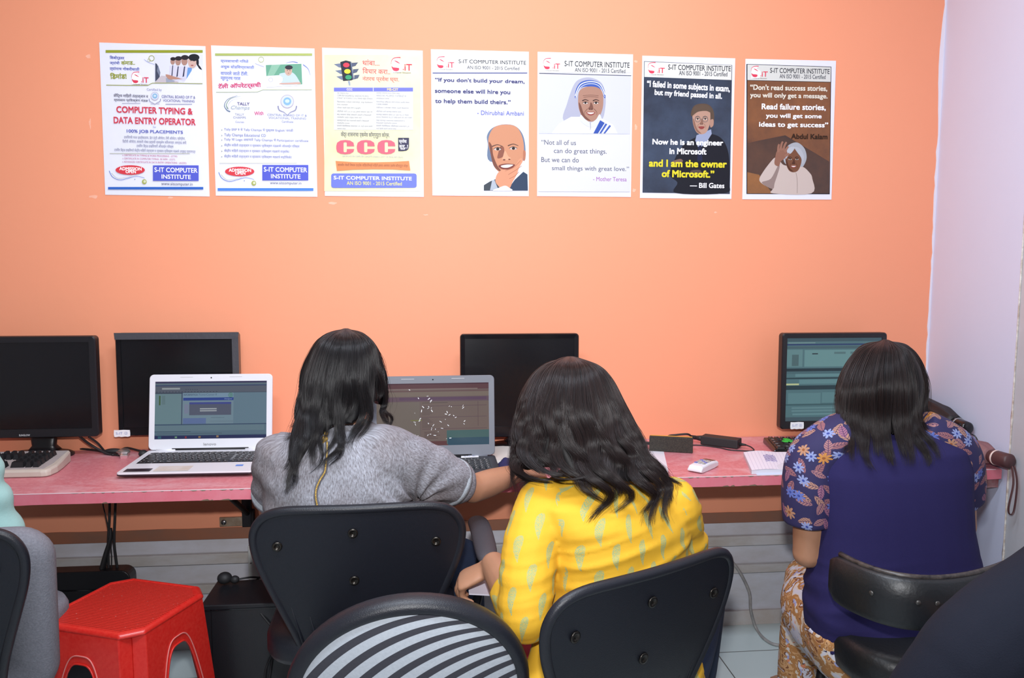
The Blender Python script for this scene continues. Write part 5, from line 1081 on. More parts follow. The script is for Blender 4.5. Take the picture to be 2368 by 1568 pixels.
# ================================================================ chairs
M_shell = mat('black_blue_plastic_shell', (.008, .009, .014, 1), .42, spec=.35, bump=.25, bscale=600)
M_rim = mat('black_rolled_rim', (.011, .012, .017, 1), .4, spec=.4, bump=.25, bscale=500)
M_pad = mat('grey_black_arm_pad', (.055, .052, .062, 1), .6, bump=.6, bscale=350)
M_crim = mat('crimson_seat_fabric', (.24, .012, .03, 1), .9)
M_screw = mat('dark_screw', (.05, .045, .04, 1), .3, .9)
def pedestal(t, z=.42):
    b = MB(); b.tube([(0, .25, .1), (0, .25, z)], .026, M_black, 16); b.tube([(0, .25, .26), (0, .25, z-.02)], .034, M_black, 16); b.build('gas_lift', M_black, t, world=False)
    b = MB(); b.tube([(0, .25, .085), (0, .25, .125)], .045, M_black, 16); b.build('hub', M_black, t, world=False)
    for k in range(5):
        a = R(72*k+18); e = Vector((.27*math.cos(a), .25+.27*math.sin(a), .07))
        b = MB(); b.tube([(0, .25, .105), (.13*math.cos(a), .25+.13*math.sin(a), .1), e], [.024, .02, .014], M_black, 10, flat=.75); b.build('base_arm', M_black, t, world=False)
        b = MB()
        for sg in (-1, 1): b.disc(e+Vector((-sg*.005*math.sin(a), sg*.005*math.cos(a), -.044)), .025, (-sg*math.sin(a), sg*math.cos(a), 0), .014, M_blackm, 16)
        b.box(e+Vector((0, 0, -.02)), (.018, .018, .035), M_black); b.build('caster', M_blackm, t, world=False)
def shell_pts():
    half = [(0, .80), (.10, .80), (.165, .797), (.205, .783), (.226, .755), (.231, .72), (.222, .672), (.2, .612), (.176, .552), (.152, .49), (.132, .43), (.105, .39), (.05, .375), (0, .372)]
    P, _ = spline([Vector((x, 0, z)) for x, z in half+[(-x, z) for x, z in half[-2:0:-1]]], [1]*(2*len(half)-2), 4, True)
    return [(p.x, p.z) for p in P]
def office_shell(label, loc, rz, group=None, seatm=M_crim, arms=(-1, 1), sc=1, sw=.46, ax=0, ay=0):
    t = thing('office_chair', loc, label, 'office chair', group, rz)
    S = lambda x, z: Vector((x*sc, .10+.30*x*x*1.4-.10*((z-.38)/.42)-.012*math.sin((z-.38)/.42*math.pi), z))
    o = shell_pts(); b = MB(); n = len(o)
    rs = []
    for f in (1, .96, .8, .6, .4, .2, .03): rs.append([S(x*f, .6+(z-.6)*f) for x, z in o])
    b.rings(rs[::-1], M_shell, caps=True); b.rings([[p+Vector((0, .014, 0)) for p in r] for r in rs], M_shell, caps=True)
    for x, h in ((-.155, .075), (-.115, .06), (-.075, .05), (.085, .05), (.115, .065), (.15, .08)): b.tube([S(x*.78, .40), S(x*.9, .44+h*.6), S(x, .44+h*1.6)], [.005, .004, .0005], M_shell, 6)
    b.build('back_shell', M_shell, t, world=False)
    b = MB(); b.tube([S(x, z)+Vector((0, .006, 0)) for x, z in o], .0105, M_rim, 10, closed=True); b.build('back_rim', M_rim, t, world=False)
    for x, z in ((-.178, .716), (-.012, .745), (.172, .712), (-.012, .628)):
        p = S(x, z); b = MB(); b.lathe([(.0115, 0), (.011, .003), (.006, .0035), (.0055, .001), (.001, .001)], p+Vector((0, -.001, 0)), M_screw, 14, (-.4*x, -1, -.1)); b.build('back_screw', M_screw, t, world=False)
    b = MB(); o2 = rrect(sw, .44, .09, 6, (0, .30)); b.rings([[(x*.97, .3+(y-.3)*.97, .405) for x, y in o2], [(x, y, .42) for x, y in o2], [(x, y, .455) for x, y in o2], [(x*.95, .3+(y-.3)*.95, .475) for x, y in o2], [(x*.5, .3+(y-.3)*.5, .478) for x, y in o2]], seatm); b.build('seat', seatm, t, world=False)
    b = MB(); b.box((0, .16, .40), (.12, .26, .012), M_black); b.tube([(0, .05, .4), (0, .1, .41)], .03, M_black); b.build('seat_plate', M_black, t, world=False)
    if arms:
        for sg in arms:
            b = MB(); b.tube([(sg*(.292-ax), .08+ay, .632), (sg*(.297-ax), .12+ay, .64), (sg*(.3-ax), .28+ay, .64), (sg*(.298-ax), .37+ay, .637), (sg*(.296-ax), .40+ay, .63)], [(.014, .01), (.026, .016), (.029, .017), (.027, .016), (.014, .01)], M_pad, 14, res=4, up=(0, 0, 1)); b.build('armrest_pad', M_pad, t, world=False)
            b = MB(); b.tube([(sg*.12, .27, .41), (sg*.24, .27+ay, .41), (sg*(.285-ax*.6), .27+ay, .45), (sg*(.295-ax), .27+ay, .55), (sg*(.298-ax), .25+ay, .63)], [(.022, .012)]*5, M_black, 10, res=4); b.build('armrest_support', M_black, t, world=False)
    pedestal(t)
    return t
def from_top(pl, pr, z):
    a, c = atz(*pl, z), atz(*pr, z); m = (a+c)/2
    return m, math.atan2(c.y-a.y, c.x-a.x), (c-a).length
m1, r1, w1 = from_top((640, 1202), (1010, 1187), .785)
office_shell('black plastic-backed office chair under the woman in grey', (m1.x, m1.y, 0), r1, None, M_shell, arms=(1,))
m2, r2, w2 = from_top((1302, 1416), (1716, 1288), .76)
c2 = office_shell('black plastic-backed office chair turned sideways under the woman in yellow', (m2.x, m2.y, -.022), r2, arms=(-1,), ax=.05, ay=.05)

# --- chair with grey upholstered back at the left edge
ml = at(-232, 1240, -1.10)
t = office_shell('office chair with grey fabric backrest and dark shell beside the red stool', (ml.x, ml.y, 0), R(2), None, mat('grey_heather_upholstery', (.15, .15, .175, 1), .95, bump=.5, bscale=260, var=.7, vscale=220, col2=(.24, .24, .27, 1)), (), .9, .24)
Mg = MATS['grey_heather_upholstery']
b = MB(); w, z0, z1 = .245, .36, .782; o = rrect(2*w, z1-z0, .075, 8, (0, (z0+z1)/2))
def gy(x, z): return .135+.22*x*x-.10*((z-.38)/.42)
rs = []
for f, dy in ((.1, .0), (.7, .0), (.93, .004), (.985, .016), (1, .035), (.985, .056), (.93, .07), (.6, .075), (.1, .075)):
    rs.append([(x*f*(1-.2*(z1-z)/(z1-z0)), gy(x*f, z)+dy, (z0+z1)/2+(z-(z0+z1)/2)*f+.002*noise.noise((x*20, z*20, dy*30))) for x, z in o])
b.rings(rs, Mg)
b.build('back_cushion', Mg, t, world=False)

# --- oval striped chair in front
def stripe_mat():
    m, N, L, bs = new_mat('striped_fabric'); at_ = N.new('ShaderNodeAttribute'); at_.attribute_name = 'stripe'
    fr = N.new('ShaderNodeMath'); fr.operation = 'FRACT'; L.new(at_.outputs['Fac'], fr.inputs[0])
    ls = N.new('ShaderNodeMath'); ls.operation = 'LESS_THAN'; ls.inputs[1].default_value = .45; L.new(fr.outputs[0], ls.inputs[0])
    tc = N.new('ShaderNodeTexCoord'); n = N.new('ShaderNodeTexNoise'); n.inputs['Scale'].default_value = 180; L.new(tc.outputs['Object'], n.inputs[0])
    hx = N.new('ShaderNodeMix'); hx.data_type = 'RGBA'; hx.inputs[6].default_value = (.33, .36, .40, 1); hx.inputs[7].default_value = (.41, .44, .48, 1); L.new(n.outputs[0], hx.inputs[0])
    mx = N.new('ShaderNodeMix'); mx.data_type = 'RGBA'; L.new(hx.outputs[2], mx.inputs[6]); mx.inputs[7].default_value = (.032, .032, .042, 1); L.new(ls.outputs[0], mx.inputs[0]); L.new(mx.outputs[2], bs.inputs['Base Color']); bs.inputs['Roughness'].default_value = .9
    bp = N.new('ShaderNodeBump'); bp.inputs['Strength'].default_value = .4; bp.inputs['Distance'].default_value = .001; L.new(n.outputs[0], bp.inputs['Height']); L.new(bp.outputs[0], bs.inputs['Normal'])
    return m
YS = -1.37
cs = at(948, 1590, YS); pt = at(958, 1367, YS); hw = (at(1213, 1590, YS)-at(668, 1590, YS)).length/2
t = thing('striped_chair', (cs.x, YS, 0), 'chair with oval grey and black striped fabric backrest', 'chair', None, R(3))
hh = pt.z-cs.z; cz = cs.z
b = MB(); NA, NR = 96, 40; vs, fs, st = [], [], []
def So(r, a): 
    x, z = hw*r*math.cos(a), hh*r*math.sin(a)*(1 if math.sin(a) > 0 else 1.15)
    return Vector((x, -.02*(1-r*r)+.35*x*x-.12*(z+.1), cz+z))
for k in range(NR+1):
    for j in range(NA): vs.append(So(.905*(k+.02)/(NR+.02), 2*math.pi*j/NA)+Vector((0, -.006, 0)))
for k in range(NR):
    for j in range(NA): a0 = k*NA+j; a1 = k*NA+(j+1) % NA; fs.append((a0, a1, a1+NA, a0+NA))
me = bpy.data.meshes.new('striped_panel'); me.from_pydata([tuple(v) for v in vs], [], fs); me.polygons.foreach_set('use_smooth', [True]*len(fs))
Rt = Matrix.Rotation(R(3), 3, 'Z'); pxm = hw*2/545.0       # stripe curves measured in the plane of the backrest
at_ = me.attributes.new('stripe', 'FLOAT', 'POINT')
for i, v in enumerate(vs):
    X, Y_ = 560/.28716*0+ (948+v.x/pxm-560)/.28716, (1590-(v.z-cz)/pxm-1120)/.28716
    qx, qy = X-1560, Y_-2150; dx, dy = 275, 165; d2 = dx*dx+dy*dy; qd = qx*dx+qy*dy
    disc = qd*qd-d2*(qx*qx+qy*qy-1225*1225)
    at_.data[i].value = (qd+math.sqrt(max(0, disc)))/d2*2.15+20.1
me.materials.append(stripe_mat()); o_ = link('backrest_fabric', me, t, False); sd = o_.modifiers.new('s', 'SOLIDIFY'); sd.thickness = .012; sd.offset = -1
b = MB(); ring = [So(.955, 2*math.pi*j/72) for j in range(72)]; b.tube(ring, [(.024, .017)]*72, M_rim, 12, closed=True); b.build('backrest_frame', M_rim, t, world=False)
b = MB(); o2 = rrect(.46, .44, .1, 6, (0, .30)); b.rings([[(x*f, .3+(y-.3)*f, z) for x, y in o2] for f, z in ((.96, .40), (1, .415), (1, .45), (.95, .47), (.5, .475))], M_pad); b.build('seat', M_pad, t, world=False)
b = MB(); b.tube([(0, .22, .39), (0, .02, .38), (0, -.0, .42), (0, .03, .5)], [(.03, .008)]*4, M_black, 10, res=4); b.build('back_stem', M_black, t, world=False)
pedestal(t, .40)

# --- black leather low-back chair
t = thing('leather_chair', (1.08, -.95, 0), 'black leatherette chair with worn curved low backrest under the woman in navy', 'chair')
M_lea = mat('worn_black_leatherette', (.010, .011, .013, 1), .4, bump=.3, bscale=120)
pL, pM, pR = atz(1930, 1274, .70), atz(2140, 1338, .70), atz(2362, 1287, .70)
arc = []
for k in range(25):
    u = k/24; p = pL*(1-u)*(1-2*u)+pM*4*u*(1-u)+pR*u*(2*u-1); arc.append(p)
def padring(p, t_, nrm):
    return [p+nrm*x+Vector((0, 0, 1))*z for x, z in ((-.014, -.105), (.0, -.112), (.014, -.105), (.018, -.06), (.017, -.015), (.008, -.001), (-.004, .0), (-.014, -.006), (-.017, -.05), (-.017, -.09))]
rs = []
for k, p in enumerate(arc):
    tn = (arc[min(24, k+1)]-arc[max(0, k-1)]).normalized(); nr = Vector((-tn.y, tn.x, 0)); q = padring(p, tn, nr)
    if k in (0, 24): c = sum(q, Vector())/len(q); q = [c+(v-c)*.72 for v in q]
    if k in (1, 23): c = sum(q, Vector())/len(q); q = [c+(v-c)*.96 for v in q]
    rs.append(q)
b = MB(); b.rings(rs, M_lea); b.build('backrest', M_lea, t)
b = MB(); Mworn = mat('worn_leather_edge', (.014, .012, .013, 1), .35, var=.8, vscale=75, col2=(.10, .08, .07, 1))
b.tube([p+Vector((0, .002, .001)) for p in arc[1:-1]], .0062, Mworn, 8); b.build('edge_piping', Mworn, t)
for px, py in ((2046, 1356), (2128, 1369), (2166, 1388), (2255, 1368)):
    u = (px-1930)/(2362-1930); k = int(u*24); p = arc[k]; tn = (arc[k+1]-arc[k-1]).normalized(); nr = Vector((-tn.y, tn.x, 0))
    zz = .66; c = p-nr*.017; c.z = .70-(py-1320)/1814*1.6*.9 if False else .70-.045
    b = MB(); b.lathe([(.0055, 0), (.005, .0015), (.001, .002)], c, mat('scuffed_stud', (.09, .085, .08, 1), .4, .6), 10, tuple(-nr)); b.build('stud', None, t)
b = MB(); o2 = rrect(.38, .40, .13, 7, (0, 0)); b.rings([[(1.125+x*f, -1.0+y*f, z-.015) for x, y in o2] for f, z in ((.9, .405), (.98, .415), (1.0, .44), (1.0, .465), (.97, .485), (.88, .497), (.4, .50))], M_lea); b.build('seat', M_lea, t)
b = MB()
b.tube([(1.14, -.85, .385), (1.15, -1.16, .385), (1.15, -1.22, .44), (arc[14].x, arc[14].y+.02, .62)], [(.02, .008)]*4, M_black, 10, res=5)
b.build('back_support', M_black, t)
for sx in (-1, 1):
    for sy in (-1, 1): b = MB(); b.tube([(1.125+sx*.12, -1.0+sy*.13, .40), (1.125+sx*.15, -1.0+sy*.17, .0)], .012, M_black, 10); b.build('leg', M_black, t)
# ================================================================ people
from mathutils.bvhtree import BVHTree
def fuse(mb, voxel, smooth=6, fac=.5):
    """one continuous skin grown round overlapping limbs"""
    me = mb.mesh('tmp'); o = bpy.data.objects.new('tmp', me); C.objects.link(o)
    r = o.modifiers.new('r', 'REMESH'); r.mode = 'VOXEL'; r.voxel_size = voxel; r.adaptivity = 0
    if smooth: s = o.modifiers.new('s', 'SMOOTH'); s.iterations = smooth; s.factor = fac
    dg = bpy.context.evaluated_depsgraph_get()
    m2 = bpy.data.meshes.new_from_object(o.evaluated_get(dg))
    bpy.data.objects.remove(o); bpy.data.meshes.remove(me)
    m2.polygons.foreach_set('use_smooth', [True]*len(m2.polygons)); m2.materials.clear()
    return m2
def arr(me):
    a = np.empty(len(me.vertices)*3, np.float32); me.vertices.foreach_get('co', a); return a.reshape(-1, 3)
def norms(me):
    a = np.empty(len(me.vertices)*3, np.float32); me.vertices.foreach_get('normal', a); return a.reshape(-1, 3)
def displace(me, fn):
    co = arr(me); n = norms(me)
    d = np.array([fn(Vector(c), Vector(k)) for c, k in zip(co, n)], np.float32)
    co = co+n*d[:, None]; me.vertices.foreach_set('co', co.ravel()); me.update()
def limb_uv(me, limbs):
    """metre-scaled UVs wrapped round the nearest limb: limbs = [(points, radius, uoff)]"""
    nf = len(me.polygons); ce = np.empty(nf*3, np.float32); me.polygons.foreach_get('center', ce); ce = ce.reshape(-1, 3); co = arr(me)
    best = np.full(nf, 1e9); bid = np.zeros(nf, int)
    def segd(P, a, b):
        d = b-a; t = np.clip(((P-a)@d)/(d@d), 0, 1); return np.linalg.norm(P-(a+t[:, None]*d), axis=1), t
    for li, (pts, rad, uo) in enumerate(limbs):
        pts = [np.array(p) for p in pts]
        for k in range(len(pts)-1):
            d, t = segd(ce, pts[k], pts[k+1]); d = d/rad
            w = d < best; best[w] = d[w]; bid[w] = li
    ul = me.uv_layers.new(name='UVMap'); nl = len(me.loops)
    lv = np.empty(nl, np.int32); me.loops.foreach_get('vertex_index', lv)
    lt = np.empty(nf, np.int32); me.polygons.foreach_get('loop_total', lt); lf = np.repeat(np.arange(nf), lt)
    uv = np.zeros((nl, 2), np.float32); lb = bid[lf]; P = co[lv]
    for li, (pts, rad, uo) in enumerate(limbs):
        w = lb == li
        if not w.any(): continue
        pts = [np.array(p) for p in pts]; Q = P[w]; a, b = pts[0], pts[-1]; ax = (b-a)/np.linalg.norm(b-a)
        ref = np.array([0, -1, 0.]); ref = ref-ax*(ref@ax); ref /= np.linalg.norm(ref); s = np.cross(ax, ref)
        L = 0; bd = np.full(len(Q), 1e9); vv = np.zeros(len(Q)); cc = np.zeros((len(Q), 3))
        for k in range(len(pts)-1):
            d, t = segd(Q, pts[k], pts[k+1]); l = np.linalg.norm(pts[k+1]-pts[k]); u = d < bd
            bd[u] = d[u]; vv[u] = L+t[u]*l; cc[u] = (pts[k]+t[:, None]*(pts[k+1]-pts[k]))[u]; L += l
        r = Q-a; vv = (r@ax); q = Q-cc; uv[w, 0] = np.arctan2(q@s, q@ref)*rad+uo; uv[w, 1] = -vv
    ul.data.foreach_set('uv', uv.ravel())
def child_mesh(name, me, m, parent, label=None):
    me.materials.append(m); o = link(name, me, parent)
    if label: o['label'] = label
    return o
def torso(b, rows, rot=0, n=28, p=2.4):
    """rows: (py, xl, xr, Y, half-depth): a ring each, traced at distance Y"""
    rs = []; ca, sa = math.cos(rot), math.sin(rot)
    for py, xl, xr, Y, th in rows:
        A, B_ = at(xl, py, Y), at(xr, py, Y); c = (A+B_)/2; a = (B_-A).length/2/max(.5, ca); ring = []
        for j in range(n):
            t = 2*math.pi*j/n; x = a*abs(math.cos(t))**(2/p)*(1 if math.cos(t) > 0 else -1); y = th*abs(math.sin(t))**(2/p)*(1 if math.sin(t) > 0 else -1)
            ring.append(Vector((c.x+x*ca-y*sa, c.y+x*sa+y*ca, c.z)))
        rs.append(ring)
    b.rings(rs, None); return rs
def limb(b, pts, rad, n=16, res=5):
    b.tube(pts, rad, None, n, res)
    b.ball(pts[0], rad[0] if not hasattr(rad[0], '__len__') else min(rad[0])); b.ball(pts[-1], rad[-1] if not hasattr(rad[-1], '__len__') else min(rad[-1]))
def hand(b, W, d, nrm, side, curl, k=1.0, tc=.5):
    d = Vector(d).normalized(); nrm = Vector(nrm); nrm = (nrm-d*nrm.dot(d)).normalized(); s = d.cross(nrm)*side
    rs = []
    for l, w, t in ((-.012, .027, .02), (.012, .030, .0175), (.04, .038, .0155), (.068, .041, .0145), (.084, .040, .012), (.09, .034, .008)):
        c = W+d*(l*k); rs.append([c+s*(w*k*math.cos(2*math.pi*j/16))+nrm*(t*k*math.sin(2*math.pi*j/16)) for j in range(16)])
    b.rings(rs, None)
    for i, (off, ln, r) in enumerate(((.029, .072, .0088), (.0095, .080, .0091), (-.010, .073, .0086), (-.028, .057, .0076))):
        p = W+d*((.080-.004*abs(i-1))*k)+s*(off*k); th = 0; P = [p-d*.012*k, p]; c = curl[i]
        for fr, add in ((.45, .9), (.31, 1.1), (.24, .6)):
            th += c*add; spread = s*((.10-.07*i))*.5
            p = p+(d*math.cos(th)+nrm*math.sin(th)+spread*(1-c*.5)).normalized()*(ln*fr*k); P.append(p)
        b.tube(P, [r*k*1.05, r*k*1.08, r*k*1.02, r*k*.92, r*k*.72], None, 10, 4); b.ball(P[-1], r*k*.72, n=10, k=6)
    p = W+d*.018*k+s*.024*k; t1 = (d*.62+s*.62+nrm*.35).normalized(); t2 = (d*.8+s*.2+nrm*tc).normalized(); t3 = (d*.75-s*.1+nrm*tc*1.4).normalized()
    P = [p, p+t1*.036*k, p+t1*.036*k+t2*.033*k, p+t1*.036*k+t2*.033*k+t3*.024*k]; b.tube(P, [.0135*k, .0115*k, .0098*k, .0075*k], None, 10, 4); b.ball(P[-1], .0075*k, n=10, k=6)
def head(b, c, fwd, up=(0, 0, 1), k=1.0, neck=None):
    f = Vector(fwd).normalized(); u = Vector(up); u = (u-f*u.dot(f)).normalized(); r = f.cross(u)
    M = Matrix((r, f, u)).transposed()
    T = lambda x, y, z: Vector(c)+M @ Vector((x*k, y*k, z*k))
    b.ball(c, (.074*k, .093*k, .105*k), None, 20, 14, M); b.ball(T(0, .022, -.055), (.056*k, .066*k, .068*k), None, 16, 10, M)
    b.ball(T(0, .072, -.095), (.024*k, .02*k, .02*k), None, 12, 8, M)                               # chin
    b.tube([T(0, .088, .012), T(0, .104, -.02), T(0, .108, -.034)], [.009*k, .012*k, .014*k], None, 10); b.ball(T(0, .105, -.034), (.017*k, .012*k, .01*k), None, 12, 8, M)  # nose
    b.ball(T(0, .082, .026), (.052*k, .014*k, .009*k), None, 14, 8, M)                              # brow
    b.ball(T(0, .085, -.062), (.026*k, .012*k, .007*k), None, 12, 8, M); b.ball(T(0, .083, -.072), (.022*k, .012*k, .008*k), None, 12, 8, M)   # lips
    for sg in (-1, 1): b.ball(T(sg*.076, -.008, -.012), (.009*k, .019*k, .031*k), None, 12, 8, M); b.ball(T(sg*.045, .062, -.03), (.022*k, .02*k, .024*k), None, 12, 8, M)
    if neck is not None: b.tube([T(0, -.012, -.05), T(0, -.02, -.1), neck], [.052*k, .05*k, .062*k], None, 16, 3)
    return T, M
def eyes(T, M, k, root):
    Mw = mat('eye_white', (.8, .78, .76, 1), .2); Mi = mat('dark_iris', (.02, .01, .008, 1), .15)
    for sg in (-1, 1):
        b = MB(); b.ball(T(sg*.032, .077, .004), (.0135*k, .0125*k, .0095*k), Mw, 14, 10, M); b.ball(T(sg*.032, .0868, .004), (.0055*k, .0035*k, .0055*k), Mi, 12, 8, M); b.build('eye', None, root)
def skin_mat():
    m, N, L, b = new_mat('brown_skin'); b.inputs['Base Color'].default_value = (.40, .20, .115, 1); b.inputs['Roughness'].default_value = .5
    b.inputs['Subsurface Weight'].default_value = .06; b.inputs['Subsurface Radius'].default_value = (.01, .004, .002); b.inputs['Subsurface Scale'].default_value = .5
    tc = N.new('ShaderNodeTexCoord'); n = N.new('ShaderNodeTexNoise'); n.inputs['Scale'].default_value = 14; n.inputs['Detail'].default_value = 6; L.new(tc.outputs['Object'], n.inputs[0])
    mx = N.new('ShaderNodeMix'); mx.data_type = 'RGBA'; mx.inputs[6].default_value = (.44, .225, .135, 1); mx.inputs[7].default_value = (.36, .17, .095, 1); L.new(n.outputs[0], mx.inputs[0]); L.new(mx.outputs[2], b.inputs['Base Color'])
    n2 = N.new('ShaderNodeTexNoise'); n2.inputs['Scale'].default_value = 260; L.new(tc.outputs['Object'], n2.inputs[0]); bp = N.new('ShaderNodeBump'); bp.inputs['Strength'].default_value = .15; bp.inputs['Distance'].default_value = .001; L.new(n2.outputs[0], bp.inputs['Height']); L.new(bp.outputs[0], b.inputs['Normal'])
    return m
M_skin = skin_mat()
# ---------------- hair
def hair_mat(name, c1, c2, rough=.3):
    m, N, L, b = new_mat(name); hi = N.new('ShaderNodeHairInfo')
    mx = N.new('ShaderNodeMix'); mx.data_type = 'RGBA'; mx.inputs[6].default_value = c1; mx.inputs[7].default_value = c2; L.new(hi.outputs['Random'], mx.inputs[0]); L.new(mx.outputs[2], b.inputs['Base Color'])
    b.inputs['Roughness'].default_value = rough*.85; b.inputs['Specular IOR Level'].default_value = .32
    return m
def resample(pts, M):
    P, _ = spline(pts, [1]*len(pts), 8); d = [0]
    for i in range(1, len(P)): d.append(d[-1]+(P[i]-P[i-1]).length)
    out = []; j = 0
    for k in range(M):
        s = d[-1]*k/(M-1)
        while j < len(d)-2 and d[j+1] < s: j += 1
        t = (s-d[j])/max(1e-9, d[j+1]-d[j]); out.append(P[j].lerp(P[j+1], min(1, t)))
    return np.array([list(p) for p in out])
def hair(root, hc, guides, m_base, m_strand, n, seed, cloth=None, wave=.006, freq=3.0, thick=.022, nclump=46, tip=.35, rad=.00042, taper0=.75, spread=.012, solid=.8):
    rnd = np.random.RandomState(seed); M = 26; hc = np.array(hc)
    G = np.stack([resample([Vector(p) for p in g], M) for g in guides]); K = len(G)
    def cat(u):
        x = np.clip(u, 0, .99999)*(K-1); i = int(x); t = x-i; g = lambda j: G[min(K-1, max(0, j))]
        a, b_, c, d = g(i-1), g(i), g(i+1), g(i+2)
        return .5*((2*b_)+(c-a)*t+(2*a-5*b_+4*c-d)*t*t+(3*b_-a-3*c+d)*t**3)
    # solid lock mass underneath
    NU = 54; S = np.stack([cat(i/(NU-1)) for i in range(NU)]); b = MB(); T = np.linspace(0, 1, M)
    lim = int(M*solid)
    outer, inner = [], []
    for i in range(NU):
        ax = S[i]-hc; ax[:, 2] *= .15; ax /= np.linalg.norm(ax, axis=1)[:, None]+1e-9
        lock = np.array([.004*math.sin(i*1.9+3*t)*t+.006*noise.noise((i*.5, t*2, seed)) for t in T])
        o = S[i]-ax*(.007-lock)[:, None]; outer.append(o[:lim]); th = thick*(1-.75*T**1.3); inner.append((o-ax*th[:, None])[:lim])
    vs = [tuple(p) for r in outer for p in r]+[tuple(p) for r in inner for p in r]; fs = []; q = NU*lim
    for i in range(NU-1):
        for j in range(lim-1):
            a = i*lim+j; fs.append((a, a+1, a+lim+1, a+lim)); fs.append((q+a, q+a+lim, q+a+lim+1, q+a+1))
        fs.append((i*lim, i*lim+lim, q+i*lim+lim, q+i*lim)); a = i*lim+lim-1; fs.append((a, q+a, q+a+lim, a+lim))
    for i in (0, NU-1):
        for j in range(lim-1): a = i*lim+j; fs.append((a, q+a, q+a+1, a+1) if i == 0 else (a, a+1, q+a+1, q+a))
    b.add(vs, fs)
    b.ball(hc+np.array([0, -.004, .002]), (.084, .1, .107), None, 24, 16)
    me = fuse(b, .006, 3); ho = child_mesh('hair', me, m_base, root)
    bvh = cloth
    # strands
    cl = np.sort(rnd.rand(nclump)); ph = rnd.rand(nclump)*6.28; cfr = freq*(.7+.6*rnd.rand(nclump)); clen = 1-tip*rnd.rand(nclump)**1.6
    curves = bpy.data.hair_curves.new('hair_strands'); curves.add_curves([M]*n)
    pos = np.zeros((n, M, 3), np.float32); rr = np.zeros((n, M), np.float32)
    for k in range(n):
        u = rnd.rand(); ci = int(np.argmin(np.abs(cl-u))); ly = rnd.rand()**1.5
        L_ = clen[ci]*(1-.18*rnd.rand()); p0 = cat(u); p1 = cat(cl[ci]*.85+u*.15)
        w = (T**1.4*.82)[:, None]; p = p0*(1-w)+p1*w
        xi = np.linspace(0, L_*(M-1), M); i0 = np.minimum(xi.astype(int), M-2); ft = (xi-i0)[:, None]; p = p[i0]*(1-ft)+p[i0+1]*ft
        ax = p-hc; ax[:, 2] *= .15; ax /= np.linalg.norm(ax, axis=1)[:, None]+1e-9; sd = np.stack([-ax[:, 1], ax[:, 0], ax[:, 2]*0], 1)
        tt = T*L_
        A = wave*np.clip((tt-.3)/.7, 0, 1)**1.2
        wv = np.sin(6.28*cfr[ci]*tt+ph[ci]); wc = np.cos(6.28*cfr[ci]*tt+ph[ci])
        j = rnd.randn(2)*spread*.5
        p = p+sd*(A*wv+j[0]*(.35+.65*tt))[:, None]+ax*(A*.5*wc+abs(j[1])*.25*np.sin(3.14*tt)-ly*.012*(1-.5*tt)+.001)[:, None]
        if rnd.rand() < .025: p = p+(ax*.02*rnd.rand()+sd*rnd.randn()*.012)*(tt**1.5)[:, None]
        pos[k] = p; rr[k] = rad*(1-.8*T**2)*(.8+.5*rnd.rand())
    if bvh is not None:
        off = .0015+.010*rnd.rand(n)**2
        for k in range(n):
            for q_ in range(M//3, M):
                v = Vector(pos[k, q_]); loc, nr, ix, ds = bvh.find_nearest(v)
                if loc is not None and ds < .06 and (v-loc).dot(nr) < off[k]: pos[k, q_] = loc+nr*off[k]
    curves.attributes['position'].data.foreach_set('vector', pos.ravel())
    ra = curves.attributes.new('radius', 'FLOAT', 'POINT') if 'radius' not in curves.attributes else curves.attributes['radius']
    ra.data.foreach_set('value', rr.ravel()); curves.materials.append(m_strand)
    so = bpy.data.objects.new('hair_strands', curves); C.objects.link(so); so.parent = ho
    so.location = (0, 0, 0)
    return ho
def bvh_of(me): return BVHTree.FromPolygons([tuple(v.co) for v in me.vertices], [tuple(p.vertices) for p in me.polygons])
def hit(bvh, px, py, lift=.002):
    d = ray(px, py).normalized(); loc, nr, i, ds = bvh.ray_cast(CAM, d); return loc+nr*lift if loc is not None else None
def G_(pts): return [at(*p) for p in pts]
M_hb = mat('black_hair_mass', (.003, .0025, .003, 1), .5, spec=.15); M_hs = hair_mat('black_hair', (.004, .0035, .004, 1), (.010, .008, .009, 1), .38)
M_hb2 = mat('dark_brown_hair_mass', (.004, .003, .003, 1), .5, spec=.15); M_hs2 = hair_mat('dark_brown_hair', (.005, .0035, .004, 1), (.020, .011, .010, 1), .4)
def math_node(N, L, op, a, b=None, c=None):
    n = N.new('ShaderNodeMath'); n.operation = op
    for i, v in enumerate((a, b, c)):
        if v is None: continue
        if isinstance(v, (int, float)): n.inputs[i].default_value = v
        else: L.new(v, n.inputs[i])
    return n.outputs[0]
def mixc(N, L, f, a, b):
    n = N.new('ShaderNodeMix'); n.data_type = 'RGBA'
    for i, v in ((0, f), (6, a), (7, b)):
        if isinstance(v, tuple): n.inputs[i].default_value = v
        elif isinstance(v, (int, float)): n.inputs[i].default_value = v
        else: L.new(v, n.inputs[i])
    return n.outputs[2]
def weave(N, L, b, sc=700, st=.25):
    tc = N.new('ShaderNodeTexCoord'); n = N.new('ShaderNodeTexNoise'); n.inputs['Scale'].default_value = sc; L.new(tc.outputs['Object'], n.inputs[0])
    bp = N.new('ShaderNodeBump'); bp.inputs['Strength'].default_value = st; bp.inputs['Distance'].default_value = .001; L.new(n.outputs[0], bp.inputs['Height']); L.new(bp.outputs[0], b.inputs['Normal'])
def legs(b, hips, knees, feet, r=(.085, .058, .045), Fd=(0, 1, 0)):
    for h, k, f in zip(hips, knees, feet):
        limb(b, [h, (Vector(h)+Vector(k))/2+Vector((0, 0, .006)), k], [r[0], r[0]*.9, r[1]]); limb(b, [k, (Vector(k)+Vector(f))/2+Vector((0, -.012, 0)), f], [r[1]*.96, r[1]*.92, r[2]])
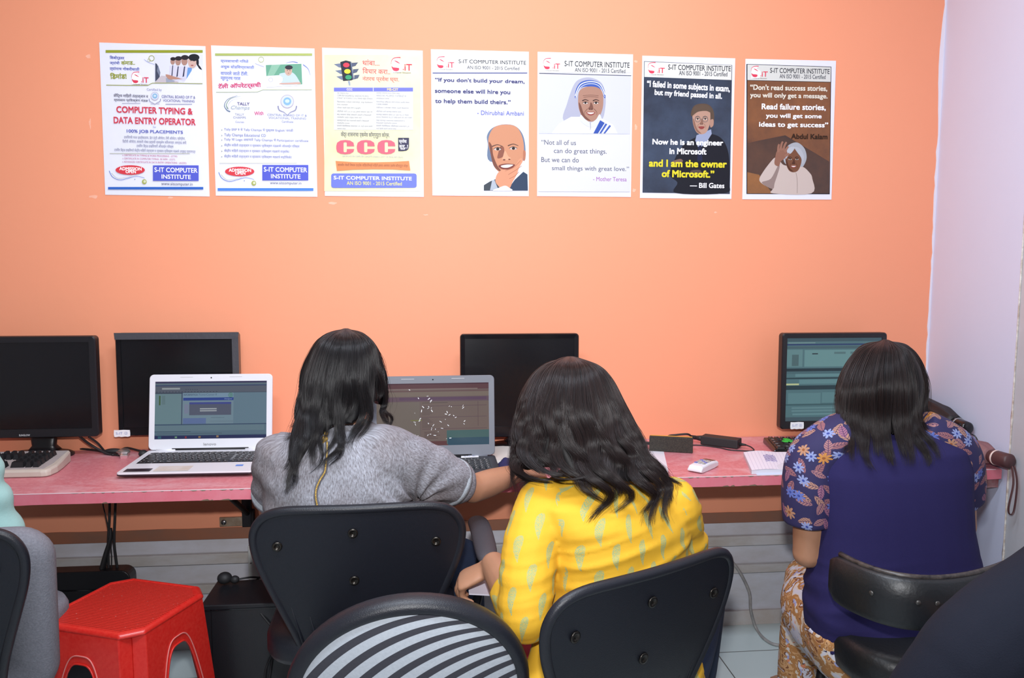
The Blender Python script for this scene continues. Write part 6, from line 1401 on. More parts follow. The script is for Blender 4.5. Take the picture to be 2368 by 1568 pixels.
def feet_(b, feet, Fd):
    for f in feet: f = Vector(f); d = Vector(Fd).normalized(); b.tube([f+Vector((0, 0, -.01))-d*.03, f+d*.06+Vector((0, 0, -.03)), f+d*.15+Vector((0, 0, -.045))], [(.036, .035), (.04, .028), (.034, .014)], None, 14, 4)

# =============== woman in grey, left of centre
def woman_grey():
    Y = -.86
    t = thing('person', (-.2, Y, 0), 'woman with long black hair in grey short-sleeved top seated at the grey laptop', 'person')
    hc = at(790, 868, -.79)
    rows = [(968, 758, 834, Y+.02, .05), (985, 720, 872, Y+.01, .062), (1005, 660, 905, Y, .078), (1035, 622, 938, Y, .098), (1075, 605, 945, Y, .112), (1130, 606, 950, Y, .115), (1190, 622, 948, Y, .115), (1270, 645, 925, Y+.04, .105), (1330, 640, 930, Y+.07, .11), (1370, 660, 910, Y+.08, .10)]
    sR, eR = at(905, 1062, Y), at(1092, 1131, -.70); wR = at(1200, 1120, -.53); wR.z = max(wR.z, DZ+.03); hR = at(1290, 1100, -.40)
    sL, eL, wL = at(650, 1062, Y), at(632, 1180, -.70), at(700, 1105, -.46); wL.z = DZ+.035
    hipL, hipR = at(715, 1325, Y+.1), at(870, 1325, Y+.1); kL, kR = at(760, 1290, -.50), at(1062, 1300, -.55); fL, fR = Vector((kL.x, -.52, .07)), Vector((kR.x+.02, -.50, .07))
    b = MB(); T, M = head(b, hc, (.1, 1, -.22), neck=at(790, 1005, -.87))
    torso(b, [(py, xl+8, xr-8, y, th-.01) for py, xl, xr, y, th in rows]); limb(b, [sR, (sR+eR)/2, eR], [.052, .046, .037]); limb(b, [eR, (eR*.6+wR*.4), wR], [.037, .037, .025]); hand(b, wR, hR-wR, (0, 0, -1), 1, (.35, .35, .4, .45))
    limb(b, [sL, (sL+eL)/2, eL], [.05, .045, .037]); limb(b, [eL, (eL*.6+wL*.4), wL], [.037, .036, .025]); hand(b, wL, (.25, 1, -.05), (0, 0, -1), -1, (.35, .35, .4, .45))
    legs(b, (hipL, hipR), (kL, kR), (fL, fR)); feet_(b, (fL, fR), (0, 1, 0))
    child_mesh('body', fuse(b, .0055, 4), M_skin, t); eyes(T, M, 1, t)
    # top
    b = MB(); torso(b, rows)
    cR = sR*.24+eR*.76; limb(b, [sR-(eR-sR)*.12, sR, sR*.5+eR*.5, cR], [.075, .078, .070, .059]); cL = sL*.35+eL*.65; limb(b, [sL, (sL+cL)/2, cL], [.066, .062, .056])
    me = fuse(b, .006, 7)
    bx = (sR+eR)/2
    def wr(c, n):
        q = 0
        dz = c.z-at(980, 1165, Y).z; dx = c.x-at(960, 1165, Y).x
        r = math.hypot(dx, dz); 
        if r < .16: q += .005*math.sin(12*math.atan2(dz, dx)+r*20)*math.exp(-r*14)*2
        q += .0035*noise.noise((c.x*7+c.z*5, c.y*6, c.z*20)); q += .0015*noise.noise((c.x*22, c.y*20, c.z*35))
        if c.x < at(650, 1150, Y).x: q += .003*math.sin(c.z*90+c.x*30)
        return q
    displace(me, wr); limb_uv(me, [([at(765, 980, Y), at(765, 1370, Y)], .15, 0), ([sR+(eR-sR)*.12, eR], .065, 0), ([sL, eL], .06, 0)])
    m, N, L, bs = new_mat('grey_melange_cotton'); uv = N.new('ShaderNodeTexCoord'); mp = N.new('ShaderNodeMapping'); mp.inputs['Scale'].default_value = (320, 95, 1); L.new(uv.outputs['UV'], mp.inputs[0])
    n1 = N.new('ShaderNodeTexNoise'); n1.inputs['Scale'].default_value = 1; n1.inputs['Detail'].default_value = 6; n1.inputs['Roughness'].default_value = .7; L.new(mp.outputs[0], n1.inputs[0])
    n2 = N.new('ShaderNodeTexNoise'); n2.inputs['Scale'].default_value = 5; n2.inputs['Detail'].default_value = 4; L.new(uv.outputs['Object'], n2.inputs[0])
    mr = N.new('ShaderNodeMapRange'); mr.inputs[1].default_value = .36; mr.inputs[2].default_value = .64; L.new(n1.outputs[0], mr.inputs[0])
    c = mixc(N, L, mr.outputs[0], (.13, .12, .13, 1), (.36, .37, .42, 1)); c2 = mixc(N, L, mr.outputs[0], (.10, .08, .085, 1), (.22, .20, .21, 1))
    m2 = N.new('ShaderNodeMapRange'); m2.inputs[1].default_value = .42; m2.inputs[2].default_value = .62; L.new(n2.outputs[0], m2.inputs[0]); L.new(mixc(N, L, m2.outputs[0], c, c2), bs.inputs['Base Color']); bs.inputs['Roughness'].default_value = .9; weave(N, L, bs, 500, .5)
    bv = bvh_of(me); top = child_mesh('top', me, m, t)
    Mcuff = mat('pale_grey_cuff', (.36, .39, .43, 1), .9, bump=.7, bscale=350, var=.8, vscale=300, col2=(.2, .21, .23, 1)); b = MB(); ax = (eR-sR).normalized()
    b.tube([cR-ax*.012, cR+ax*.004], [.0625, .0615], Mcuff, 28); b.tube([cR+ax*.004, cR+ax*.0055], [.0615, .052], Mcuff, 28); cf = b.build('cuff', Mcuff, top)
    axl = (eL-sL).normalized(); b = MB(); b.tube([cL-axl*.012, cL+axl*.006], [.06, .059], Mcuff, 28); b.build('cuff', Mcuff, top)
    Mz = mat('gold_zip_metal', (.55, .36, .10, 1), .35, .6, bump=.9, bscale=500); Mzt = mat('grey_zip_tape', (.12, .12, .15, 1), .9)
    zp = [p for p in (hit(bv, px, py, .0015) for px, py in ((757, 1022), (757, 1045), (754, 1075), (751, 1092), (740, 1110), (732, 1130), (731, 1150), (735, 1170), (742, 1188))) if p]
    b = MB(); b.tube(zp, .0046, Mzt, 8, 5, flat=.5); b.tube([p+Vector((0, -.0025, 0)) for p in zp], .0021, Mz, 8, 5); b.build('zip', None, top)
    zt = hit(bv, 755, 1012, .006) or zp[0]; b = MB(); b.ball(zt+Vector((0, -.003, .006)), .005, Mz, 12, 8); b.ball(zt+Vector((-.003, -.004, -.006)), (.008, .005, .007), Mz, 12, 8); b.tube([zt+Vector((-.005, -.004, -.012)), zt+Vector((-.009, -.005, -.02))], .0035, Mz, 8); b.build('zip_pull', Mz, top)
    b = MB(); rs = []
    for py, xl, xr, th in ((985, 742, 850, .062), (1003, 728, 868, .074), (1008, 726, 872, .077)):
        A, B_ = at(xl, py, Y), at(xr, py, Y); cc = (A+B_)/2; rs.append([Vector((cc.x+(B_-A).length/2*math.cos(2*math.pi*j/30), cc.y+th*math.sin(2*math.pi*j/30), cc.z+.012*math.sin(2*math.pi*j/30)*0)) for j in range(30)])
    b.rings(rs, m, caps=False); co_ = b.build('collar', m, top); sd = co_.modifiers.new('s', 'SOLIDIFY'); sd.thickness = .004
    # jeans
    b = MB(); torso(b, [(1290, 645, 925, Y+.06, .105), (1340, 640, 930, Y+.09, .115), (1370, 660, 910, Y+.1, .11)]); 
    for h, k, f in ((hipL, kL, fL), (hipR, kR, fR)): limb(b, [h, (h+k)/2, k], [.096, .086, .07]); limb(b, [k, (k+f)/2, f+Vector((0, 0, .02))], [.069, .066, .055])
    child_mesh('jeans', fuse(b, .009, 5), mat('dark_blue_denim', (.010, .022, .055, 1), .8, bump=.3, bscale=500, var=.8, vscale=30, col2=(.014, .03, .075, 1)), t)
    g = [G_([(795, 762, -.80), (752, 775, -.76), (718, 820, -.70), (706, 900, -.68), (704, 970, -.70)]),
         G_([(797, 761, -.81), (738, 785, -.80), (704, 850, -.78), (690, 920, -.79), (694, 962, -.83), (676, 982, -.86), (652, 988, -.87)]),
         G_([(798, 760, -.82), (745, 788, -.86), (712, 870, -.885), (702, 950, -.90), (690, 1010, -.95), (674, 1070, -.98), (660, 1112, -.99), (640, 1139, -.99)]),
         G_([(800, 760, -.83), (768, 788, -.895), (742, 870, -.925), (733, 950, -.94), (718, 1020, -.97), (704, 1075, -.985), (690, 1118, -.99), (668, 1136, -.99)]),
         G_([(800, 760, -.83), (795, 790, -.91), (784, 870, -.94), (780, 940, -.945), (772, 990, -.955), (762, 1040, -.98), (750, 1070, -.985), (735, 1094, -.99)]),
         G_([(800, 760, -.83), (825, 788, -.90), (828, 870, -.93), (830, 930, -.93), (826, 965, -.935), (815, 1000, -.95), (800, 1040, -.97), (770, 1078, -.98)]),
         G_([(801, 760, -.82), (850, 788, -.87), (868, 862, -.885), (874, 930, -.885), (868, 968, -.885), (864, 990, -.89), (878, 1008, -.90)]),
         G_([(802, 761, -.81), (856, 785, -.80), (886, 850, -.79), (893, 920, -.79), (886, 950, -.80), (900, 965, -.81), (905, 985, -.82), (892, 1008, -.83)]),
         G_([(803, 762, -.80), (845, 775, -.76), (876, 830, -.71), (884, 900, -.69), (880, 960, -.70)])]
    hair(t, hc, g, M_hb, M_hs, 6500, 3, bv, wave=.014, freq=2.6, thick=.038, nclump=36, tip=.36, spread=.008, solid=.74)
woman_grey()

# =============== woman in yellow
def leaf_mat():
    m, N, L, bs = new_mat('yellow_leaf_print_cotton'); tc = N.new('ShaderNodeTexCoord'); sp = N.new('ShaderNodeSeparateXYZ'); L.new(tc.outputs['UV'], sp.inputs[0])
    mn = lambda op, a, b=None, c=None: math_node(N, L, op, a, b, c)
    CW, CH = .068, .100; tot = None; vein = None
    for ox, oy in ((0, 0), (.5, .5)):
        x = mn('MULTIPLY', mn('SUBTRACT', mn('FRACT', mn('ADD', mn('DIVIDE', sp.outputs[0], CW), ox)), .5), CW); y = mn('MULTIPLY', mn('SUBTRACT', mn('FRACT', mn('ADD', mn('DIVIDE', sp.outputs[1], CH), oy)), .5), CH)
        yn = mn('DIVIDE', y, .027); x2 = mn('SUBTRACT', x, mn('MULTIPLY', mn('MULTIPLY', yn, yn), -.0045))
        w = mn('MULTIPLY', mn('SQRT', mn('MAXIMUM', mn('SUBTRACT', 1, mn('MULTIPLY', yn, yn)), 0)), mn('MULTIPLY', mn('ADD', mn('MULTIPLY', yn, .42), .62), .0125))
        ins = mn('LESS_THAN', mn('ABSOLUTE', x2), w)
        v = mn('SINE', mn('MULTIPLY', mn('SUBTRACT', y, mn('MULTIPLY', mn('ABSOLUTE', x2), .9)), 1700)); v = mn('GREATER_THAN', v, -.35)
        r = mn('MULTIPLY', ins, mn('ADD', mn('MULTIPLY', v, .5), .5)); tot = r if tot is None else mn('MAXIMUM', tot, r)
    n = N.new('ShaderNodeTexNoise'); n.inputs['Scale'].default_value = 420; n.inputs['Detail'].default_value = 3; L.new(tc.outputs['UV'], n.inputs[0])
    mr = N.new('ShaderNodeMapRange'); mr.inputs[1].default_value = .38; mr.inputs[2].default_value = .56; mr.inputs[3].default_value = .35; L.new(n.outputs[0], mr.inputs[0]); f = mn('MULTIPLY', tot, mr.outputs[0])
    n3 = N.new('ShaderNodeTexNoise'); n3.inputs['Scale'].default_value = 9; L.new(tc.outputs['UV'], n3.inputs[0]); base = mixc(N, L, n3.outputs[0], (.70, .375, .014, 1), (.74, .42, .024, 1))
    L.new(mixc(N, L, f, base, (.23, .38, .20, 1)), bs.inputs['Base Color']); bs.inputs['Roughness'].default_value = .8; weave(N, L, bs, 600, .2)
    return m
def woman_yellow():
    Y = -1.10; rot = R(24)
    t = thing('person', (.40, Y, 0), 'woman with curly dark hair in yellow leaf-print kurta seated between the two other women', 'person')
    hc = at(1318, 935, -1.0)
    rows = [(1075, 1312, 1420, Y+.04, .05), (1095, 1280, 1480, Y+.03, .065), (1112, 1244, 1548, Y+.02, .08), (1140, 1225, 1572, Y+.01, .098), (1190, 1248, 1584, Y, .108), (1250, 1266, 1586, Y, .112), (1310, 1272, 1588, Y, .112), (1370, 1268, 1586, Y-.005, .115), (1440, 1262, 1590, Y-.01, .12), (1510, 1256, 1600, Y-.01, .13), (1580, 1240, 1622, Y, .145), (1640, 1225, 1640, Y+.01, .15)]
    sL, eL = at(1256, 1168, Y-.03), at(1216, 1424, -1.215); wL = at(1143, 1308, -1.0)
    sR, eR, wR = at(1556, 1160, Y+.02), at(1585, 1290, -.98), at(1470, 1235, -.72); wR.z = DZ+.04; wR.y = -.60
    hipL, hipR = at(1330, 1610, Y+.02), at(1530, 1600, Y+.03); kL, kR = at(1300, 1450, -.74), at(1610, 1500, -.78); kL.z = min(kL.z, .5); kR.z = .47; fL, fR = Vector((kL.x-.02, -.66, .07)), Vector((kR.x, -.72, .07))
    Fd = Vector((-.45, .9, 0))
    b = MB(); T, M = head(b, hc, (-.25, 1, -.30), neck=at(1380, 1105, -1.1))
    torso(b, [(py, xl+9, xr-9, y, th-.012) for py, xl, xr, y, th in rows], rot)
    limb(b, [sL, (sL+eL)/2+Vector((-.01, 0, 0)), eL], [.046, .043, .037]); limb(b, [eL, eL*.55+wL*.45, wL], [.037, .041, .031])
    hd = at(1070, 1342, -.985)-wL
    hand(b, wL+hd.normalized()*.006, hd, (.66, .06, -.72), -1, (.70, .80, .86, .92), .96, .55)
    limb(b, [sR, (sR+eR)/2, eR], [.045, .042, .036]); limb(b, [eR, (eR+wR)/2, wR], [.036, .034, .025]); hand(b, wR, (-.3, 1, -.1), (0, 0, -1), 1, (.3, .3, .35, .4))
    legs(b, (hipL, hipR), (kL, kR), (fL, fR)); feet_(b, (fL, fR), Fd)
    child_mesh('body', fuse(b, .0042, 4), M_skin, t); eyes(T, M, 1, t)
    b = MB(); torso(b, rows, rot)
    cuff = eL*.60+wL*.40
    limb(b, [sL, sL*.6+eL*.4+Vector((-.012, 0, 0)), sL*.25+eL*.75+Vector((-.008, 0, 0)), eL], [.060, .060, .0575, .054]); limb(b, [eL, eL*.75+wL*.25, cuff], [.054, .052, .047])
    limb(b, [sR, (sR+eR)/2, eR], [.056, .056, .05]); limb(b, [eR, eR*.6+wR*.4], [.05, .046])
    me = fuse(b, .0055, 6)
    ar = at(1290, 1250, Y)
    def wr(c, n):
        s = c.z*1.0-(c.x-ar.x)*.22+.02*noise.noise((c.x*3, c.y*3, c.z*2)); q = 0
        a = 1-abs(noise.noise((c.x*2.2, c.y*2.0, s*17))*2); b2 = 1-abs(noise.noise((c.x*3+5, c.y*3, s*34))*2)
        low = min(1, max(0, (.86-c.z)/.1)); arm = .45+.55*min(1, max(0, (c.x-ar.x+.01)/.03)); q += (.0065*max(0, a-.45)+.003*max(0, b2-.45))*2*(.2+.8*low)*arm
        return q-.002
    displace(me, wr); limb_uv(me, [([at(1425, 1080, Y), at(1425, 1640, Y)], .145, 0), ([sL, sL*.4+eL*.6, eL], .058, .02), ([eL, cuff], .05, .04), ([sR, eR], .055, .0)])
    m = leaf_mat(); bv = bvh_of(me); ku = child_mesh('kurta', me, m, t)
    # kurta skirt over the seat, blue trousers
    b = MB(); torso(b, [(1560, 1236, 1600, Y+.01, .15), (1600, 1228, 1600, Y+.03, .16), (1650, 1225, 1600, Y+.05, .16)], rot)
    lk = at(1262, 1570, -1.19); limb(b, [at(1262, 1478, -1.17), at(1262, 1530, -1.19), at(1252, 1600, -1.21)], [.03, .04, .05])
    m2 = fuse(b, .008, 6); displace(m2, lambda c, n: .004*noise.noise((c.x*14, c.y*14, c.z*5))); limb_uv(m2, [([at(1425, 1560, Y), at(1425, 1700, Y)], .2, .03)]); child_mesh('kurta_skirt', m2, m, ku)
    b = MB()
    for h, k, f in ((hipL, kL, fL), (hipR, kR, fR)): limb(b, [h, h*.5+k*.5, k], [.088, .086, .072]); limb(b, [k, (k+f)/2, f+Vector((0, 0, .03))], [.074, .068, .056])
    child_mesh('trousers', fuse(b, .009, 5), MATS['dark_blue_denim'], t)
    g = [G_([(1312, 830, -1.0), (1262, 842, -.95), (1222, 890, -.90), (1205, 970, -.89), (1200, 1050, -.90), (1196, 1110, -.92)]),
         G_([(1312, 828, -1.01), (1248, 852, -.99), (1208, 910, -.98), (1193, 980, -.98), (1188, 1050, -1.0), (1192, 1100, -1.03), (1196, 1128, -1.05), (1180, 1152, -1.06)]),
         G_([(1314, 826, -1.02), (1256, 856, -1.06), (1222, 925, -1.10), (1208, 1005, -1.12), (1206, 1062, -1.14), (1222, 1098, -1.17), (1262, 1112, -1.2), (1290, 1108, -1.21)]),
         G_([(1316, 825, -1.03), (1288, 852, -1.11), (1266, 935, -1.15), (1258, 1010, -1.165), (1272, 1070, -1.18), (1312, 1104, -1.20), (1352, 1112, -1.21), (1372, 1100, -1.21)]),
         G_([(1318, 825, -1.03), (1322, 852, -1.12), (1322, 935, -1.165), (1335, 1015, -1.18), (1362, 1080, -1.20), (1392, 1130, -1.22), (1402, 1172, -1.22), (1388, 1215, -1.22)]),
         G_([(1322, 825, -1.03), (1362, 852, -1.10), (1384, 935, -1.14), (1408, 1015, -1.165), (1434, 1082, -1.19), (1452, 1130, -1.21), (1462, 1172, -1.22), (1438, 1204, -1.22)]),
         G_([(1326, 826, -1.02), (1388, 854, -1.06), (1422, 930, -1.09), (1452, 1005, -1.12), (1486, 1075, -1.16), (1512, 1130, -1.19), (1524, 1172, -1.205), (1510, 1216, -1.21)]),
         G_([(1328, 827, -1.02), (1396, 856, -1.03), (1434, 925, -1.05), (1466, 998, -1.09), (1506, 1068, -1.13), (1538, 1122, -1.16), (1552, 1165, -1.18), (1558, 1208, -1.18)]),
         G_([(1330, 828, -1.01), (1398, 858, -.98), (1438, 925, -.99), (1468, 990, -1.02), (1505, 1050, -1.07), (1540, 1098, -1.10), (1570, 1120, -1.12), (1562, 1142, -1.13)])]
    hair(t, hc, g, M_hb2, M_hs2, 9000, 11, bv, wave=.023, freq=3.4, thick=.05, nclump=48, tip=.28, spread=.012, solid=.82)
    # the white card in her left hand
    p = at(1112, 1362, -.99); b = MB(); b.hull8([p+Vector(v) for v in ((-.028, -.012, -.008), (.034, -.012, -.014), (.034, .05, -.002), (-.028, .05, .004), (-.028, -.012, -.005), (.034, -.012, -.011), (.034, .05, .001), (-.028, .05, .007))], mat('white_card', (.68, .66, .76, 1), .5)); tag(b.build('card', None, None, bevel=.0008), 'small white card held in the yellow kurta woman\'s left hand', 'card')
woman_yellow()

# =============== woman in navy with floral sleeves
def floral_mat():
    m, N, L, bs = new_mat('navy_floral_print'); tc = N.new('ShaderNodeTexCoord'); mn = lambda op, a, b=None, c=None: math_node(N, L, op, a, b, c)
    col = (.020, .016, .075, 1)
    def layer(col, scale, off, petals, R0, c1, c2, c3, thr, kind):
        mp = N.new('ShaderNodeMapping'); mp.inputs['Location'].default_value = (off, off*1.7, 0); L.new(tc.outputs['UV'], mp.inputs[0])
        v = N.new('ShaderNodeTexVoronoi'); v.voronoi_dimensions = '2D'; v.inputs['Scale'].default_value = scale; v.inputs['Randomness'].default_value = .8; L.new(mp.outputs[0], v.inputs[0])
        sp = N.new('ShaderNodeSeparateXYZ'); sub = N.new('ShaderNodeVectorMath'); sub.operation = 'SUBTRACT'; L.new(mp.outputs[0], sub.inputs[0]); L.new(v.outputs['Position'], sub.inputs[1]); L.new(sub.outputs[0], sp.inputs[0])
        sc = N.new('ShaderNodeSeparateColor'); L.new(v.outputs['Color'], sc.inputs[0]); rnd = sc.outputs[0]
        th = mn('ADD', mn('ARCTAN2', sp.outputs[1], sp.outputs[0]), mn('MULTIPLY', rnd, 6.28)); d = mn('SQRT', mn('ADD', mn('MULTIPLY', sp.outputs[0], sp.outputs[0]), mn('MULTIPLY', sp.outputs[1], sp.outputs[1])))
        if kind == 'flower': rad = mn('MULTIPLY', mn('ADD', mn('MULTIPLY', mn('ABSOLUTE', mn('COSINE', mn('MULTIPLY', th, petals))), .62), .38), R0); ins = mn('LESS_THAN', d, rad); dark = mn('GREATER_THAN', mn('SINE', mn('MULTIPLY', th, petals*6)), -.6); ctr = mn('LESS_THAN', d, R0*.22)
        else:
            lx = mn('MULTIPLY', d, mn('COSINE', th)); ly = mn('MULTIPLY', d, mn('SINE', th)); q = mn('ADD', mn('POWER', mn('ABSOLUTE', mn('DIVIDE', lx, R0)), 1.5), mn('POWER', mn('ABSOLUTE', mn('DIVIDE', ly, R0*.42)), 1.3)); ins = mn('LESS_THAN', q, 1)
            dark = mn('GREATER_THAN', mn('SINE', mn('MULTIPLY', mn('SUBTRACT', lx, mn('ABSOLUTE', ly)), 1100)), -.65); ctr = mn('LESS_THAN', mn('ABSOLUTE', ly), .0006)
        on = mn('MULTIPLY', ins, mn('GREATER_THAN', sc.outputs[1], thr)); cc = mixc(N, L, mn('GREATER_THAN', sc.outputs[2], .5), c1, c2); cc = mixc(N, L, mn('SUBTRACT', 1, dark), cc, c3); cc = mixc(N, L, ctr, cc, c3)
        return mixc(N, L, on, col, cc)
    col = layer(col, 30, .0, 2.5, .019, (.30, .12, .13, 1), (.40, .21, .15, 1), (.07, .03, .07, 1), .4, 'leaf')
    col = layer(col, 27, .37, 1.5, .017, (.30, .12, .19, 1), (.34, .16, .16, 1), (.08, .03, .09, 1), .62, 'leaf')
    col = layer(col, 32, .71, 4, .013, (.13, .18, .50, 1), (.30, .35, .58, 1), (.03, .05, .25, 1), .66, 'flower')
    col = layer(col, 20, .19, 4, .015, (.58, .26, .06, 1), (.45, .25, .16, 1), (.26, .08, .02, 1), .78, 'flower')
    L.new(col, bs.inputs['Base Color']); bs.inputs['Roughness'].default_value = .8; weave(N, L, bs, 600, .2)
    return m
def pants_mat():
    m, N, L, bs = new_mat('brown_white_floral_cotton'); tc = N.new('ShaderNodeTexCoord')
    def nz(s, d, off, dist=.8):
        mp = N.new('ShaderNodeMapping'); mp.inputs['Location'].default_value = (off, off, off); mp.inputs['Scale'].default_value = (1, .7, 1); L.new(tc.outputs['Object'], mp.inputs[0])
        n = N.new('ShaderNodeTexNoise'); n.inputs['Scale'].default_value = s; n.inputs['Detail'].default_value = d; n.inputs['Distortion'].default_value = dist; L.new(mp.outputs[0], n.inputs[0]); return n.outputs[0]
    def ramp(f, st):
        r = N.new('ShaderNodeValToRGB'); r.color_ramp.interpolation = 'CONSTANT'; e = r.color_ramp.elements
        e[0].position, e[0].color = st[0]; e[1].position, e[1].color = st[1]
        for p, c in st[2:]: k = e.new(p); k.color = c
        L.new(f, r.inputs[0]); return r.outputs[0]
    a = ramp(nz(26, 5, 0), [(0, (.62, .60, .68, 1)), (.42, (.66, .56, .46, 1)), (.47, (.42, .19, .06, 1)), (.55, (.60, .34, .16, 1)), (.585, (.22, .08, .03, 1)), (.63, (.64, .62, .70, 1))])
    c = ramp(nz(38, 4, 3.3), [(0, (0, 0, 0, 1)), (.64, (1, 1, 1, 1))]); d = ramp(nz(30, 4, 7.7), [(0, (0, 0, 0, 1)), (.65, (1, 1, 1, 1))])
    k = mixc(N, L, c, a, (.70, .24, .12, 1)); k = mixc(N, L, d, k, (.34, .36, .62, 1)); e = ramp(nz(44, 4, 12.1), [(0, (0, 0, 0, 1)), (.67, (1, 1, 1, 1))]); k = mixc(N, L, e, k, (.06, .03, .05, 1))
    L.new(k, bs.inputs['Base Color']); bs.inputs['Roughness'].default_value = .75; return m
def woman_navy():
    Y = -.95
    t = thing('person', (1.08, Y, 0), 'woman with straight dark hair in navy top with floral sleeves at the lit monitor', 'person')
    hc = at(2040, 888, -.88)
    rows = [(968, 2000, 2086, Y+.03, .05), (985, 1958, 2130, Y+.02, .066), (1003, 1912, 2186, Y+.01, .082), (1035, 1880, 2222, Y, .10), (1085, 1872, 2232, Y, .112), (1150, 1882, 2232, Y, .115), (1220, 1886, 2234, Y, .117), (1290, 1884, 2246, Y, .12), (1350, 1876, 2252, Y, .128), (1420, 1870, 2250, Y, .138), (1468, 1876, 2248, Y, .142), (1512, 1900, 2240, Y+.005, .14), (1535, 1930, 2220, Y+.01, .125)]
    sL, eL = at(1888, 1060, Y), at(1868, 1278, Y+.02); wL = at(1960, 1220, -.62); sR, eR = at(2200, 1052, Y), at(2222, 1215, Y+.06); wR = at(2120, 1130, -.60); wL.z = DZ+.04; wR.z = DZ+.04; wL.y = wR.y = -.56
    hipL, hipR = at(1965, 1470, Y+.02), at(2150, 1475, Y+.02); kL, kR = at(1872, 1345, -.58), at(2080, 1330, -.5); fL, fR = Vector((kL.x-.015, -.58, .07)), Vector((kR.x, -.5, .07))
    b = MB(); T, M = head(b, hc, (-.05, 1, -.2), neck=at(2042, 1000, -.95))
    torso(b, [(py, xl+9, xr-9, y, th-.012) for py, xl, xr, y, th in rows])
    for s, e, w, sd in ((sL, eL, wL, -1), (sR, eR, wR, 1)): limb(b, [s, (s+e)/2, e], [.05, .044, .036]); limb(b, [e, (e+w)/2, w], [.037, .035, .025]); hand(b, w, (-.1*sd, 1, -.05), (0, 0, -1), sd, (.35, .4, .4, .45))
    legs(b, (hipL, hipR), (kL, kR), (fL, fR)); feet_(b, (fL, fR), (0, 1, 0))
    child_mesh('body', fuse(b, .0055, 4), M_skin, t); eyes(T, M, 1, t)
    b = MB(); torso(b, rows); me = fuse(b, .0065, 6)
    def wr(c, n):
        low = min(1, max(0, (.66-c.z)/.12)); s = c.z+.25*(c.x-1.1)**2*1.2-.08*(c.x-1.1)
        a = 1-abs(noise.noise((c.x*2, c.y*2, s*20))*2); q = low*.008*max(0, a-.5)*2
        return q+.002*noise.noise((c.x*5, c.y*5, c.z*7))
    displace(me, wr); bv = bvh_of(me)
    Mn = mat('navy_jersey', (.020, .016, .080, 1), .9, spec=.25, bump=.25, bscale=700); top = child_mesh('top', me, Mn, t)
    fm = floral_mat()
    allv = []
    for s, e, fr, r, nk, sdx in ((sL, eL, .66, (.060, .066, .062, .058), at(1965, 988, Y+.0), -1), (sR, eR, .62, (.058, .062, .056, .05), at(2125, 988, Y+.0), 1)):
        b = MB(); c = s*(1-fr)+e*fr; b.tube([nk, (nk+s)/2+Vector((0, -.004, .006)), s+Vector((sdx*.006, 0, .0)), s*.5+c*.5+Vector((sdx*.010, 0, 0)), c+Vector((sdx*.006, 0, 0))], [(.052, .048), (.064, .058), (r[0], r[0]*1.05), r[1:2]*2, r[2:3]*2], None, 20, 5)
        m2 = fuse(b, .006, 4); displace(m2, lambda q, n: .004*noise.noise((q.x*16, q.y*14, q.z*12))); limb_uv(m2, [([nk, s, c], .06, .3*sdx)]); child_mesh('floral_sleeve', m2, fm, top); allv.append(m2)
    # floral trousers
    b = MB(); torso(b, [(1440, 1872, 2250, Y, .14), (1490, 1874, 2256, Y, .152), (1528, 1884, 2246, Y+.01, .155), (1556, 1905, 2226, Y+.02, .14)])
    for h, k, f in ((hipL, kL, fL), (hipR, kR, fR)): limb(b, [h, (h+k)/2+Vector((-.018 if h is hipL else .018, 0, -.01)), k], [.112, .106, .074]); limb(b, [k, (k+f)/2, f+Vector((0, 0, .03))], [.068, .072, .07])
    m3 = fuse(b, .008, 5); displace(m3, lambda c, n: .005*noise.noise((c.x*18, c.y*5, c.z*6))); child_mesh('trousers', m3, pants_mat(), t)
    g = [G_([(2040, 790, -.88), (1992, 800, -.84), (1958, 850, -.79), (1948, 920, -.78), (1955, 985, -.79)]),
         G_([(2042, 788, -.89), (1982, 812, -.87), (1944, 872, -.86), (1936, 930, -.86), (1946, 975, -.88), (1940, 996, -.90), (1912, 1008, -.92), (1880, 1004, -.94)]),
         G_([(2044, 787, -.90), (1988, 815, -.93), (1952, 885, -.955), (1944, 955, -.965), (1956, 1005, -.99), (1950, 1040, -1.02), (1938, 1066, -1.04), (1926, 1058, -1.045)]),
         G_([(2046, 786, -.91), (2018, 815, -.97), (1994, 890, -1.005), (1990, 965, -1.01), (2000, 1015, -1.03), (2000, 1050, -1.05), (2010, 1078, -1.065), (2022, 1092, -1.07)]),
         G_([(2048, 786, -.91), (2048, 815, -.985), (2042, 890, -1.02), (2040, 965, -1.02), (2046, 1020, -1.035), (2052, 1060, -1.06), (2058, 1088, -1.07)]),
         G_([(2050, 786, -.91), (2078, 815, -.97), (2092, 890, -1.005), (2092, 965, -1.01), (2098, 1015, -1.03), (2108, 1052, -1.055), (2112, 1082, -1.065), (2102, 1094, -1.07)]),
         G_([(2052, 787, -.90), (2106, 815, -.93), (2128, 885, -.95), (2124, 955, -.96), (2134, 998, -.985), (2158, 1030, -1.01), (2172, 1056, -1.03), (2166, 1074, -1.04)]),
         G_([(2053, 788, -.89), (2112, 814, -.87), (2140, 872, -.86), (2141, 925, -.86), (2136, 962, -.88), (2154, 990, -.90), (2176, 1012, -.93), (2192, 1044, -.95)]),
         G_([(2055, 790, -.88), (2098, 800, -.84), (2126, 850, -.79), (2132, 920, -.78), (2124, 980, -.79)])]
    hair(t, hc, g, M_hb2, M_hs2, 6500, 23, bv, wave=.006, freq=1.6, thick=.034, nclump=34, tip=.22, spread=.009, solid=.78)
woman_navy()

